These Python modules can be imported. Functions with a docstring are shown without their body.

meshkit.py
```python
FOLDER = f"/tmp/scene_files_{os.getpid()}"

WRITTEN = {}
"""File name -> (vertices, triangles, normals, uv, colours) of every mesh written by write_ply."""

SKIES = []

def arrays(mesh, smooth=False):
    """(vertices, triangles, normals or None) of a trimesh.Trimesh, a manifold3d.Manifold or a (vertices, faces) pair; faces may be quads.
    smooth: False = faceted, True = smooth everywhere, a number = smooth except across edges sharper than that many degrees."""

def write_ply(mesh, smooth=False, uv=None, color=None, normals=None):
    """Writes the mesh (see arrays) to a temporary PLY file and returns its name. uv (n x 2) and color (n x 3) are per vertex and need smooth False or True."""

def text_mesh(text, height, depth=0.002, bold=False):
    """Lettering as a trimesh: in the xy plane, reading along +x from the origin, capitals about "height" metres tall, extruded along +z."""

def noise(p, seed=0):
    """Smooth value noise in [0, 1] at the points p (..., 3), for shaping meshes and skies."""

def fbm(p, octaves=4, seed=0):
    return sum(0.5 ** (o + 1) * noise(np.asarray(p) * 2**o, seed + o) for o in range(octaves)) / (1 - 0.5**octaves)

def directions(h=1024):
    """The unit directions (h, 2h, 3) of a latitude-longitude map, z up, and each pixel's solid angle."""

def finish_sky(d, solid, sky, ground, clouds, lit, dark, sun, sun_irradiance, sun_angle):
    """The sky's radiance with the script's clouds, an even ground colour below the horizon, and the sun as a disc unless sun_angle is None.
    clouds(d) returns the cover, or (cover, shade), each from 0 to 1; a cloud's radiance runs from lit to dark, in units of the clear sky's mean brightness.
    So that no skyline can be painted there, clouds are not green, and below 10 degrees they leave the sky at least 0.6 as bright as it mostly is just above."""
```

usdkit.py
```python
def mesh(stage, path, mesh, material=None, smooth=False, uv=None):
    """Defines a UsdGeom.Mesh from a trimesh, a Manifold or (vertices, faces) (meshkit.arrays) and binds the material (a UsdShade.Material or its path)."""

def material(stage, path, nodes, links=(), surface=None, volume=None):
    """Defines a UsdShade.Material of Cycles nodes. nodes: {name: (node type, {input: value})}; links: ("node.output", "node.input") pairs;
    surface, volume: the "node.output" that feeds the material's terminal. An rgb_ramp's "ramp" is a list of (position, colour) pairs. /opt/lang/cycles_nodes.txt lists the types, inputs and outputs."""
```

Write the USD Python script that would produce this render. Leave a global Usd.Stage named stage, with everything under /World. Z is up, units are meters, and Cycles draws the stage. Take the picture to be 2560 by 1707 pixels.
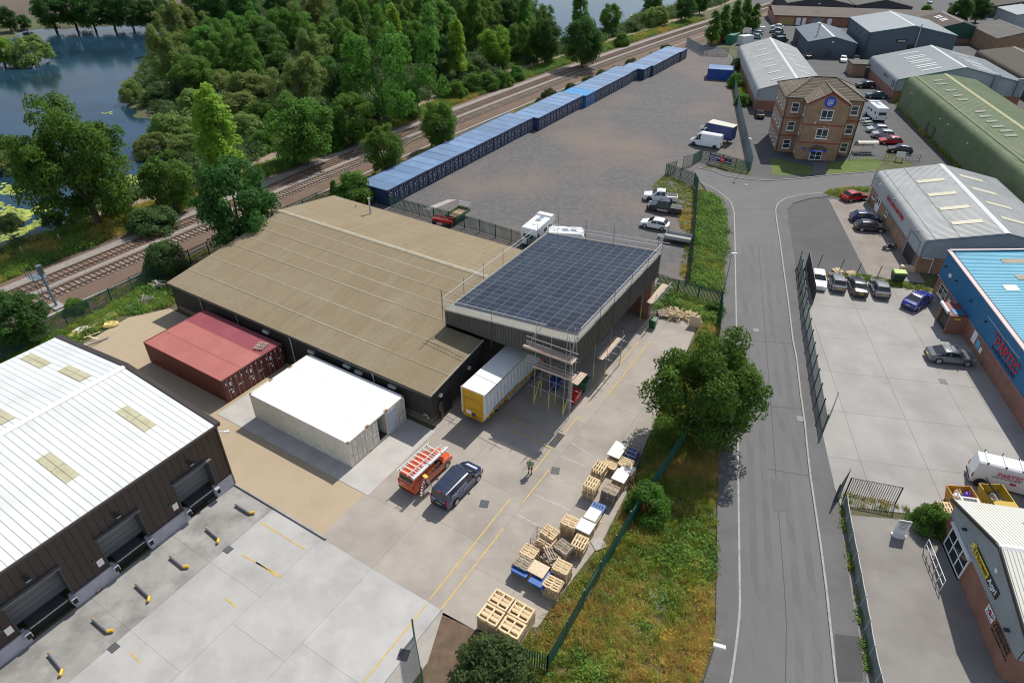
import math, random
import numpy as np
import trimesh, usdkit, meshkit
from pxr import Usd, UsdGeom, UsdLux, UsdShade, Gf, Sdf, Vt
from shapely.geometry import Polygon, Point, LineString, MultiPolygon
from shapely import prepared

stage = Usd.Stage.CreateInMemory()
UsdGeom.SetStageUpAxis(stage, UsdGeom.Tokens.z)
UsdGeom.SetStageMetersPerUnit(stage, 1.0)
WORLD = UsdGeom.Xform.Define(stage, '/World')
stage.SetDefaultPrim(WORLD.GetPrim())

# ------------------------------------------------------------------ camera, sky, sun, exposure
FOC, PITCH, ROLL, CAMH = 1655.1, 0.611688, 0.0050107, 41.767
_cp, _sp, _c, _s = math.cos(PITCH), math.sin(PITCH), math.cos(ROLL), math.sin(ROLL)
FW = np.array([0, _cp, -_sp]); UP0 = np.array([0, _sp, _cp]); RT0 = np.array([1.0, 0, 0])
CR, CU = _c * RT0 + _s * UP0, -_s * RT0 + _c * UP0
EXPOSURE = 0.55
SUN_AZ, SUN_EL, SUN_I, SKY_I = math.radians(33.0), math.radians(51.5), 0.74, 0.078

cam = UsdGeom.Camera.Define(stage, '/World/camera')
cam.CreateHorizontalApertureAttr(36.0); cam.CreateVerticalApertureAttr(36.0 * 682 / 1024)
cam.CreateFocalLengthAttr(36.0 * FOC / 2560); cam.CreateClippingRangeAttr(Gf.Vec2f(0.5, 5000))
cam.CreateExposureAttr(EXPOSURE)
cam.AddTransformOp().Set(Gf.Matrix4d(*CR, 0, *CU, 0, *(-FW), 0, 0, 0, CAMH, 1))

dome = UsdLux.DomeLight.Define(stage, '/World/sky_light'); dome.CreateIntensityAttr(1.0)
skym = usdkit.material(stage, '/World/Looks/sky_material', {
    'sky': ('sky_texture', {'sky_type': 'single_scattering', 'sun_disc': False, 'sun_elevation': SUN_EL, 'sun_rotation': SUN_AZ,
                            'air_density': 1.0, 'aerosol_density': 1.2, 'ozone_density': 1.0}),
    'tc': ('texture_coordinate', {}),
    'n': ('noise_texture', {'scale': 2.6, 'detail': 6.0, 'roughness': 0.55}),
    'r': ('rgb_ramp', {'ramp': [(0.0, (0, 0, 0)), (0.46, (0, 0, 0)), (0.62, (.75, .75, .75)), (1.0, (.9, .9, .9))]}),
    'm': ('mix_color', {'blend_type': 'mix', 'b': (5.2, 5.3, 5.5)}),
    'bg': ('background_shader', {'strength': SKY_I})},
    [('tc.generated', 'n.vector'), ('n.fac', 'r.fac'), ('r.color', 'm.fac'), ('sky.color', 'm.a'), ('m.result', 'bg.color')], surface='bg.background')
UsdShade.MaterialBindingAPI.Apply(dome.GetPrim()).Bind(skym)
sun = UsdLux.DistantLight.Define(stage, '/World/sun_light')
sun.CreateIntensityAttr(SUN_I); sun.CreateAngleAttr(0.53); sun.CreateNormalizeAttr(True); sun.CreateColorAttr(Gf.Vec3f(1.0, 0.955, 0.88))
_d = np.array([math.sin(SUN_AZ) * math.cos(SUN_EL), math.cos(SUN_AZ) * math.cos(SUN_EL), math.sin(SUN_EL)])
_x = np.cross([0, 0, 1], _d); _x /= np.linalg.norm(_x); _y = np.cross(_d, _x)
sun.AddTransformOp().Set(Gf.Matrix4d(*_x, 0, *_y, 0, *_d, 0, 0, 0, 0, 1))

# ------------------------------------------------------------------ where things stand: sight lines of the photograph met with a height
def src(px, py, z=0.0):
    a, b = px - 1280.0, py - 853.5
    u, v = _c * a + _s * b, -_s * a + _c * b
    d = FW * FOC + RT0 * u - UP0 * v
    return np.array([0, 0, CAMH]) + d * ((z - CAMH) / d[2])
def g(x, y, z=0.0): return src(x / .91875, y / .91875, z)          # 2352 px wide view of the photograph
def k(t, x, y, z=0.0):                                              # its sixteen enlarged tiles
    r, c = divmod(t - 1, 4)
    return src(640 * c + x / 3.672, (0, 427, 854, 1280)[r] + y / 3.672, z)
def xy(p): return (float(p[0]), float(p[1]))
YU = math.radians(58.2); EU = np.array([math.cos(YU), math.sin(YU), 0]); EV = np.array([-math.sin(YU), math.cos(YU), 0])
def L(u, v, z=0.0): return EU * u + EV * v + np.array([0, 0, z])     # grid of the left half of the estate
def toL(p): return float(p[0] * EU[0] + p[1] * EU[1]), float(p[0] * EV[0] + p[1] * EV[1])
YR = math.radians(79.5); EP = np.array([math.cos(YR), math.sin(YR), 0]); EQ = np.array([math.sin(YR), -math.cos(YR), 0])
def R(p, q, z=0.0): return EP * p + EQ * q + np.array([0, 0, z])     # grid of the right half
def toR(p): return float(p[0] * EP[0] + p[1] * EP[1]), float(p[0] * EQ[0] + p[1] * EQ[1])
def heading(a, b): return math.atan2(b[1] - a[1], b[0] - a[0])

# ------------------------------------------------------------------ mesh building
class MB:
    def __init__(s): s.v, s.f, s.n = [], [], 0
    def add(s, v, f):
        v = np.asarray(v, float); f = np.asarray(f, int)
        if f.shape[1] == 4: f = np.vstack([f[:, [0, 1, 2]], f[:, [0, 2, 3]]])
        s.v.append(v); s.f.append(f + s.n); s.n += len(v); return s
    def hexa(s, p): return s.add(p, [[0, 3, 2, 1], [4, 5, 6, 7], [0, 1, 5, 4], [1, 2, 6, 5], [2, 3, 7, 6], [3, 0, 4, 7]])
    def box(s, x0, y0, z0, x1, y1, z1):
        x0, x1 = min(x0, x1), max(x0, x1); y0, y1 = min(y0, y1), max(y0, y1); z0, z1 = min(z0, z1), max(z0, z1)
        return s.hexa([(x0, y0, z0), (x1, y0, z0), (x1, y1, z0), (x0, y1, z0), (x0, y0, z1), (x1, y0, z1), (x1, y1, z1), (x0, y1, z1)])
    def cbox(s, x0, y0, z0, x1, y1, z1, c=.03):                      # chamfered along its four top edges and its four uprights
        r = []
        for z, e in ((z0, 0), (z1 - c, 0), (z1, c)):
            a0, a1, b0, b1 = x0 + e, x1 - e, y0 + e, y1 - e
            r.append([(a0 + c, b0, z), (a1 - c, b0, z), (a1, b0 + c, z), (a1, b1 - c, z), (a1 - c, b1, z), (a0 + c, b1, z), (a0, b1 - c, z), (a0, b0 + c, z)])
        return s.loft(r)
    def bar(s, a, b, w, h=None, up=(0, 0, 1)):
        a, b = np.asarray(a, float), np.asarray(b, float); h = h or w
        d = b - a; d /= np.linalg.norm(d) + 1e-9
        up = np.asarray(up, float)
        if abs(d @ up) > .98: up = np.array([1.0, 0, 0])
        x = np.cross(d, up); x /= np.linalg.norm(x); y = np.cross(x, d)
        x, y = x * w / 2, y * h / 2
        return s.hexa([a - x - y, a + x - y, b + x - y, b - x - y, a - x + y, a + x + y, b + x + y, b - x + y])
    def tube(s, a, b, r, n=6, r2=None):
        a, b = np.asarray(a, float), np.asarray(b, float); r2 = r if r2 is None else r2
        d = b - a; d /= np.linalg.norm(d) + 1e-9
        x = np.cross(d, [0, 0, 1.0] if abs(d[2]) < .95 else [1.0, 0, 0]); x /= np.linalg.norm(x); y = np.cross(d, x)
        t = np.arange(n) * 2 * np.pi / n
        o = np.cos(t)[:, None] * x + np.sin(t)[:, None] * y
        return s.loft([a + o * r, b + o * r2])
    def path(s, pts, r, n=6):
        for i in range(len(pts) - 1): s.tube(pts[i], pts[i + 1], r, n)
        return s
    def loft(s, rings, cap=True, closed=True):
        rings = [np.asarray(r, float) for r in rings]; n = len(rings[0]); m = len(rings); f = []
        for i in range(m - 1):
            for j in range(n if closed else n - 1):
                a, b = i * n + j, i * n + (j + 1) % n
                f += [[a, b, b + n], [a, b + n, a + n]]
        if cap:
            for j in range(1, n - 1):
                f.append([0, j + 1, j]); o = (m - 1) * n; f.append([o, o + j, o + j + 1])
        return s.add(np.vstack(rings), f)
    def quad(s, a, b, c, d): return s.add([a, b, c, d], [[0, 1, 2], [0, 2, 3]])
    def grid(s, P):                                                  # P (n, m, 3)
        n, m = P.shape[:2]; i, j = np.meshgrid(np.arange(n - 1), np.arange(m - 1), indexing='ij'); a = (i * m + j).ravel()
        return s.add(P.reshape(-1, 3), np.stack([a, a + m, a + m + 1, a + 1], 1))
    def prism(s, poly, z0, z1):
        p = poly if isinstance(poly, (Polygon, MultiPolygon)) else Polygon(poly)
        for q in getattr(p, 'geoms', [p]):
            if q.area < 1e-6: continue
            m = trimesh.creation.extrude_polygon(q, z1 - z0, engine='earcut'); s.add(np.array(m.vertices) + [0, 0, z0], m.faces)
        return s
    def flat(s, poly, z=0.0):
        p = poly if isinstance(poly, (Polygon, MultiPolygon)) else Polygon(poly)
        for q in getattr(p, 'geoms', [p]):
            if q.is_empty or q.area < 1e-6: continue
            v, f = trimesh.creation.triangulate_polygon(q, engine='earcut')
            v = np.c_[v, np.full(len(v), z)]; f = np.array(f)
            c = np.cross(v[f[:, 1]] - v[f[:, 0]], v[f[:, 2]] - v[f[:, 0]])[:, 2] < 0
            f[c] = f[c][:, ::-1]; s.add(v, f)
        return s
    def mesh(s, m, T=None):
        v = np.array(m.vertices)
        if T is not None: v = v @ np.asarray(T)[:3, :3].T + np.asarray(T)[:3, 3]
        return s.add(v, m.faces)
    def wheel(s, c, r, w, n=18):                                     # axis along y
        t = np.arange(n) * 2 * np.pi / n; o = np.c_[np.cos(t), np.zeros(n), np.sin(t)]; c = np.asarray(c, float)
        return s.loft([c + o * r * .8 + [0, -w / 2, 0], c + o * r * .97 + [0, -w / 2, 0], c + o * r + [0, -w * .35, 0], c + o * r + [0, w * .35, 0], c + o * r * .97 + [0, w / 2, 0], c + o * r * .8 + [0, w / 2, 0]])
    def move(s, M):                                                  # M: function on (n,3)
        s.v = [M(v) for v in s.v]; return s
    def data(s): return np.vstack(s.v), np.vstack(s.f)
def frame(o, yaw):
    c, n = math.cos(yaw), math.sin(yaw); o = np.asarray(o, float)
    return lambda v: np.c_[v[:, 0] * c - v[:, 1] * n + o[0], v[:, 0] * n + v[:, 1] * c + o[1], v[:, 2] + (o[2] if len(o) > 2 else 0)]

# ------------------------------------------------------------------ objects
_used = {}
def fresh(parent, name):
    q = _used.get((parent, name), 0); _used[(parent, name)] = q + 1
    return f'{parent}/{name}' if q == 0 else f'{parent}/{name}_{q:03d}'
def tag(prim, label=None, cat=None, group=None, kind=None):
    for a, b in (('label', label), ('category', cat), ('group', group), ('kind', kind)):
        if b: prim.SetCustomDataByKey(a, b)
    return prim
def thing(name, label, cat, loc=(0, 0, 0), yaw=0.0, group=None, kind=None, scale=None, tilt=None):
    x = UsdGeom.Xform.Define(stage, fresh('/World', name))
    x.AddTranslateOp().Set(Gf.Vec3d(*map(float, (*loc, 0)[:3]))); x.AddRotateZOp().Set(math.degrees(yaw))
    if tilt: x.AddRotateXOp().Set(tilt)
    if scale is not None: x.AddScaleOp().Set(Gf.Vec3f(*(scale if np.ndim(scale) else (scale,) * 3)))
    tag(x.GetPrim(), label, cat, group, kind)
    return str(x.GetPath())
def part(parent, name, mb, mat, label=None, smooth=False, kind=None):
    p = fresh(parent, name)
    m = usdkit.mesh(stage, p, mb.data() if isinstance(mb, MB) else mb, mat, smooth=smooth)
    if label or kind: tag(m.GetPrim(), label, None, None, kind)
    return p
def solo(name, mb, mat, label, cat=None, group=None, kind=None, smooth=False):
    p = part('/World', name, mb, mat, None, smooth); tag(stage.GetPrimAtPath(p), label, cat, group, kind); return p
def dup(root, loc, yaw=0.0, label=None, group=None, scale=None, tilt=None):
    was = stage.GetPrimAtPath(root); cd = was.GetCustomData(); name = root.split('/')[2]
    if name[-4:-3] == '_' and name[-3:].isdigit(): name = name[:-4]
    q = thing(name, label or cd.get('label'), cd.get('category'), loc, yaw, group or cd.get('group'), None, scale, tilt)
    p = stage.GetPrimAtPath(q); p.GetReferences().AddInternalReference(root); p.SetInstanceable(True); return q
def structure(name, mb, mat, label, smooth=False): return solo(name, mb, mat, label, None, None, 'structure', smooth)

# ------------------------------------------------------------------ materials
_mats = {}
def mix3(a, b, t): return tuple(x + (y - x) * t for x, y in zip(a, b))
def M(name, col, rough=.75, var=.15, scale=1.2, bump=0.0, bscale=30.0, metal=0.0, spec=.5, dirt=None, dscale=.25, damt=.5, local=False, rnd=0.0, coat=0.0, stretch=None, island=0.0):
    """Plain surface: base colour broken up by two noises, optional patches of a second colour, optional fine relief."""
    if name in _mats: return _mats[name]
    lo, hi = tuple(max(0, x * (1 - var)) for x in col), tuple(min(1, x * (1 + var)) for x in col)
    n = {'tc': ('texture_coordinate', {}), 'geo': ('geometry', {}), 'map': ('mapping', {'scale': stretch or (1, 1, 1)}),
         'n1': ('noise_texture', {'scale': scale, 'detail': 7.0, 'roughness': .62}),
         'r1': ('rgb_ramp', {'ramp': [(0.0, lo), (.3, lo), (.7, hi), (1.0, hi)]}),
         'p': ('principled_bsdf', {'roughness': rough, 'metallic': metal, 'specular_ior_level': spec, 'coat_weight': coat, 'coat_roughness': .05})}
    l = [(('tc.object' if local else 'geo.position'), 'map.vector'), ('map.vector', 'n1.vector'), ('n1.fac', 'r1.fac')]
    out = 'r1.color'
    if dirt:
        n['n2'] = ('noise_texture', {'scale': dscale, 'detail': 5.0, 'roughness': .6})
        n['r2'] = ('rgb_ramp', {'ramp': [(0.0, (0, 0, 0)), (.45, (0, 0, 0)), (.68, (damt,) * 3), (1.0, (damt,) * 3)]})
        n['m2'] = ('mix_color', {'blend_type': 'mix', 'b': dirt})
        l += [('map.vector', 'n2.vector'), ('n2.fac', 'r2.fac'), ('r2.color', 'm2.fac'), (out, 'm2.a')]; out = 'm2.result'
    if rnd or island:
        n['oi'] = ('object_info', {}); n['mr'] = ('map_range', {'to_min': 1 - (rnd or island), 'to_max': 1 + (rnd or island)}); n['hv'] = ('hsv', {})
        l += [('geo.random_per_island' if island else 'oi.random', 'mr.value'), ('mr.result', 'hv.value'), (out, 'hv.color')]; out = 'hv.color'
    l.append((out, 'p.base_color'))
    if bump:
        n['nb'] = ('noise_texture', {'scale': bscale, 'detail': 4.0}); n['b'] = ('bump', {'strength': bump, 'distance': .02})
        l += [('map.vector', 'nb.vector'), ('nb.fac', 'b.height'), ('b.normal', 'p.normal')]
    _mats[name] = usdkit.material(stage, f'/World/Looks/{name}', n, l, surface='p.BSDF'); return _mats[name]
def leafmat(name, col, dark, rnd=.25, trans=.5, gain=2.7):
    col, dark = tuple(x * gain * w for x, w in zip(col, (1.12, 1.0, .8))), tuple(x * gain * w for x, w in zip(dark, (1.12, 1.0, .8)))
    n = {'geo': ('geometry', {}), 'oi': ('object_info', {}), 'n1': ('noise_texture', {'scale': .55, 'detail': 3.0}),
         'r1': ('rgb_ramp', {'ramp': [(.0, dark), (.35, dark), (.65, col), (1.0, col)]}),
         'a': ('math', {'math_type': 'add'}), 'mr': ('map_range', {'from_min': 0.0, 'from_max': 2.0, 'to_min': 1 - rnd, 'to_max': 1 + rnd}),
         'mh': ('map_range', {'to_min': .485, 'to_max': .515}), 'hv': ('hsv', {}),
         'd': ('principled_bsdf', {'roughness': .55, 'specular_ior_level': .25}), 't': ('translucent_bsdf', {}), 'm': ('mix_closure', {'fac': trans})}
    l = [('geo.position', 'n1.vector'), ('n1.fac', 'r1.fac'), ('geo.random_per_island', 'a.value1'), ('oi.random', 'a.value2'), ('a.value', 'mr.value'), ('oi.random', 'mh.value'),
         ('mr.result', 'hv.value'), ('mh.result', 'hv.hue'), ('r1.color', 'hv.color'), ('hv.color', 'd.base_color'), ('hv.color', 't.color'), ('d.BSDF', 'm.closure1'), ('t.BSDF', 'm.closure2')]
    _mats[name] = usdkit.material(stage, f'/World/Looks/{name}', n, l, surface='m.closure'); return _mats[name]
WHITE = M('white_paint', (.78, .78, .76), .5, .05)
BLACK = M('black_paint', (.015, .015, .016), .5, .1)
STEEL = M('galvanised_steel', (.42, .43, .44), .42, .15, 6, metal=.75)
DKSTEEL = M('dark_steel', (.05, .055, .06), .5, .15, 4)
GLASS = M('dark_glass', (.012, .016, .018), .06, .05, spec=.8)
RUBBER = M('tyre_rubber', (.018, .018, .018), .8, .1)
WOOD = WOOD_ = M('weathered_wood', (.36, .30, .24), .85, .25, 5, rnd=.2)
PALEWOOD = M('fresh_pine', (.66, .51, .31), .8, .14, 6, rnd=.14, local=True)
GREENFENCE = M('green_fence_paint', (.016, .085, .062), .45, .15, 3)
GREYFENCE = M('galvanised_fence', (.16, .21, .23), .5, .15, 3)
YELLOWPAINT = M('yellow_paint', (.72, .46, .04), .55, .12, 4)
YELLOWLINE = M('worn_yellow_line', (.62, .42, .09), .8, .1, 3, dirt=(.33, .31, .27), dscale=2.2, damt=.8)
WHITELINE = M('worn_white_line', (.55, .55, .53), .8, .1, 3, dirt=(.28, .28, .27), dscale=2.5, damt=.8)
BRICK = None
def brickmat(name, c1, c2, mortar, s=1.0):
    n = {'tc': ('texture_coordinate', {}), 'geo': ('geometry', {}), 'map': ('mapping', {'scale': (1, 1, 1)}),
         'sx': ('separate_xyz', {}), 'add': ('math', {'math_type': 'add'}), 'cx': ('combine_xyz', {}),
         'b': ('brick_texture', {'color1': c1, 'color2': c2, 'mortar': mortar, 'scale': s, 'mortar_size': .008, 'mortar_smooth': .3, 'brick_width': .225, 'row_height': .075}),
         'n1': ('noise_texture', {'scale': .8, 'detail': 6.0}), 'r1': ('rgb_ramp', {'ramp': [(0, (.78, .78, .78)), (.3, (.78, .78, .78)), (.7, (1.12, 1.12, 1.12)), (1, (1.12, 1.12, 1.12))]}),
         'm': ('mix_color', {'blend_type': 'multiply', 'fac': 1.0, 'use_clamp': False}), 'bp': ('bump', {'strength': .5, 'distance': .01}), 'p': ('principled_bsdf', {'roughness': .9})}
    l = [('tc.object', 'sx.vector'), ('sx.x', 'add.value1'), ('sx.y', 'add.value2'), ('add.value', 'cx.x'), ('sx.z', 'cx.y'), ('cx.vector', 'b.vector'), ('geo.position', 'n1.vector'), ('n1.fac', 'r1.fac'),
         ('b.color', 'm.a'), ('r1.color', 'm.b'), ('m.result', 'p.base_color')]
    _mats[name] = usdkit.material(stage, f'/World/Looks/{name}', n, l, surface='p.BSDF'); return _mats[name]
BRICK_RED = brickmat('red_brick', (.24, .085, .05), (.30, .11, .065), (.30, .25, .2))
BRICK_BROWN = brickmat('brown_brick', (.27, .145, .075), (.34, .19, .10), (.33, .28, .22))
# ------------------------------------------------------------------ ground, water, roads
rng = np.random.default_rng(7)
def gp(pts, z=0.0): return [xy(g(*p, z)) for p in pts]
def kp(pts, z=0.0): return [xy(k(*p, z)) for p in pts]
WZ = -0.55
LAKE1 = Polygon(gp([(-900, 330), (-700, 140), (-300, 150), (0, 150), (20, 92), (62, 67), (230, 61), (345, 54), (425, 58), (405, 90), (330, 150), (280, 195), (285, 232), (310, 262), (380, 285), (440, 320), (420, 365), (345, 398), (300, 430), (225, 470), (150, 500), (105, 532), (40, 552), (0, 566), (-300, 640), (-900, 700)], WZ)).buffer(0)
LAKE2 = Polygon(gp([(1195, -25), (1400, -30), (1600, -18), (1580, 6), (1548, 28), (1490, 30), (1440, 66), (1400, 74), (1330, 95), (1290, 115), (1240, 90)], WZ)).buffer(0)
POND = Polygon(gp([(535, 30), (600, 28), (610, 44), (540, 50)], WZ)).buffer(0)
WATER = LAKE1.union(LAKE2).union(POND)
def railv(u): return 0.0 if u < 60 else 3.27e-4 * (u - 60) ** 2
def rail(u, v): return L(u, v - railv(u))

xs = np.unique(np.r_[-1600, -1100, -800, np.arange(-600, 601, 4.0), 800, 1100, 1600]); ys = np.unique(np.r_[-600, -300, -150, np.arange(-60, 620, 4.0), 800, 1100, 1600])
X, Y = np.meshgrid(xs, ys, indexing='ij')
pw = prepared.prep(WATER); inner = prepared.prep(WATER.buffer(-1.5)); deep = prepared.prep(WATER.buffer(-5))
Z = np.zeros_like(X)
near = WATER.bounds
for i in range(len(xs)):
    if not near[0] < xs[i] < near[2]: continue
    for j in range(len(ys)):
        if not near[1] < ys[j] < near[3]: continue
        q = Point(xs[i], ys[j])
        if pw.contains(q): Z[i, j] = -2.2 if deep.contains(q) else (-1.2 if inner.contains(q) else -.75)
far = np.clip((np.hypot(X, Y - 100) - 420) / 800, 0, 1)
Z = Z + far * 14 * meshkit.fbm(np.stack([X / 260, Y / 260, X * 0], -1), 3, 4)
GROUND = M('rough_ground', (.085, .095, .035), .95, .35, .35, bump=.4, bscale=6, dirt=(.13, .105, .07), dscale=.12, damt=.7)
structure('ground', MB().grid(np.stack([X, Y, Z - .02], -1)), GROUND, 'rough green and brown ground under the whole estate and woods', smooth=True)
WATERM = usdkit.material(stage, '/World/Looks/lake_water', {
    'geo': ('geometry', {}), 'map': ('mapping', {'scale': (1, 1, 1)}), 'n': ('noise_texture', {'scale': 1.6, 'detail': 4.0, 'roughness': .6}),
    'n2': ('noise_texture', {'scale': .05, 'detail': 3.0}), 'r': ('rgb_ramp', {'ramp': [(0, (.008, .022, .036)), (.35, (.010, .03, .05)), (.7, (.022, .062, .105)), (1, (.022, .062, .105))]}),
    'b': ('bump', {'strength': .12, 'distance': .06}), 'p': ('principled_bsdf', {'roughness': .1, 'ior': 1.33})},
    [('geo.position', 'n.vector'), ('geo.position', 'n2.vector'), ('n2.fac', 'r.fac'), ('r.color', 'p.base_color'), ('n.fac', 'b.height'), ('b.normal', 'p.normal')], surface='p.BSDF')
structure('lake', MB().flat(LAKE1.buffer(2.5), WZ), WATERM, 'rippled blue lake on the left beyond the railway')
structure('lake', MB().flat(LAKE2.buffer(2.5), WZ), WATERM, 'grey blue lake at the top beyond the wood')
structure('pond', MB().flat(POND.buffer(2), WZ), WATERM, 'sliver of water among the far trees')
FIELD = M('ploughed_field', (.115, .088, .066), .95, .18, .05, bump=.3, bscale=2, stretch=(1, .25, 1))
structure('field', MB().flat(Polygon(gp([(-700, 60), (-200, 42), (0, 40), (95, 43), (200, 30), (345, 22), (445, 27), (560, 8), (620, -30), (300, -120), (-300, -150), (-900, -60)])), .05), FIELD, 'bare brown ploughed field beyond the lake')

# railway bed
def ribbon(us, v0, v1, z0, z1=None, f=rail):
    a = np.array([f(u, v0) + [0, 0, z0] for u in us]); b = np.array([f(u, v1) + [0, 0, z0 if z1 is None else z1] for u in us])
    return a, b
US = np.r_[np.arange(-40, 60, 20), np.arange(60, 460, 8)]
mb = MB()
rows = [(76.6, .03), (79.6, .06), (80.6, .22), (90.6, .26), (91.9, .02)]
mb.grid(np.array([[rail(u, v) + [0, 0, z] for v, z in rows] for u in US])[:, ::-1])
BALLAST = M('track_ballast', (.165, .11, .08), .95, .3, 5, bump=1.0, bscale=14, dirt=(.13, .085, .058), dscale=.3, damt=.6)
structure('railway_ballast', mb, BALLAST, 'stone ballast bed of the two railway tracks')
mb = MB(); mb.grid(np.array([[rail(u, v) + [0, 0, .275] for v in (88.75, 90.3)] for u in US])[:, ::-1])
PALESTONE = M('pale_ballast', (.29, .26, .235), .95, .3, 3, bump=1.0, bscale=9, dirt=(.22, .19, .16), dscale=.5)
structure('ballast_shoulder', mb, PALESTONE, 'pale grey stone shoulder along the far side of the railway')
mb = MB(); mb.grid(np.array([[rail(u, v) + [0, 0, .27] for v in (85.05, 86.0)] for u in US])[:, ::-1])
structure('ballast_strip', mb, PALESTONE, 'pale stone strip between the two railway tracks')
PATHM = M('trodden_path', (.30, .235, .165), .95, .2, .8, bump=.4, bscale=5, dirt=(.14, .13, .07), dscale=.4)
PATHPTS = [g(-120, 640), g(0, 597), g(95, 567), g(140, 542), g(225, 495), g(300, 470), g(420, 435), g(520, 405), g(588, 378), g(628, 358), g(780, 300), g(952, 243), g(988, 229), g(1090, 192), g(1196, 155), g(1259, 141), g(1360, 108), g(1459, 75), g(1551, 47), g(1640, 18), g(1740, -20)]
def strip(pts, w, z):
    p = np.array(pts)[:, :2]; t = np.gradient(p, axis=0); t /= np.linalg.norm(t, axis=1)[:, None]; n = np.c_[-t[:, 1], t[:, 0]] * w / 2
    return np.stack([np.c_[p - n, np.full(len(p), z)], np.c_[p + n, np.full(len(p), z)]], 1)
structure('path', MB().grid(strip(PATHPTS, 2.6, .02)), PATHM, 'brown earth footpath between the railway and the lake')

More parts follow.
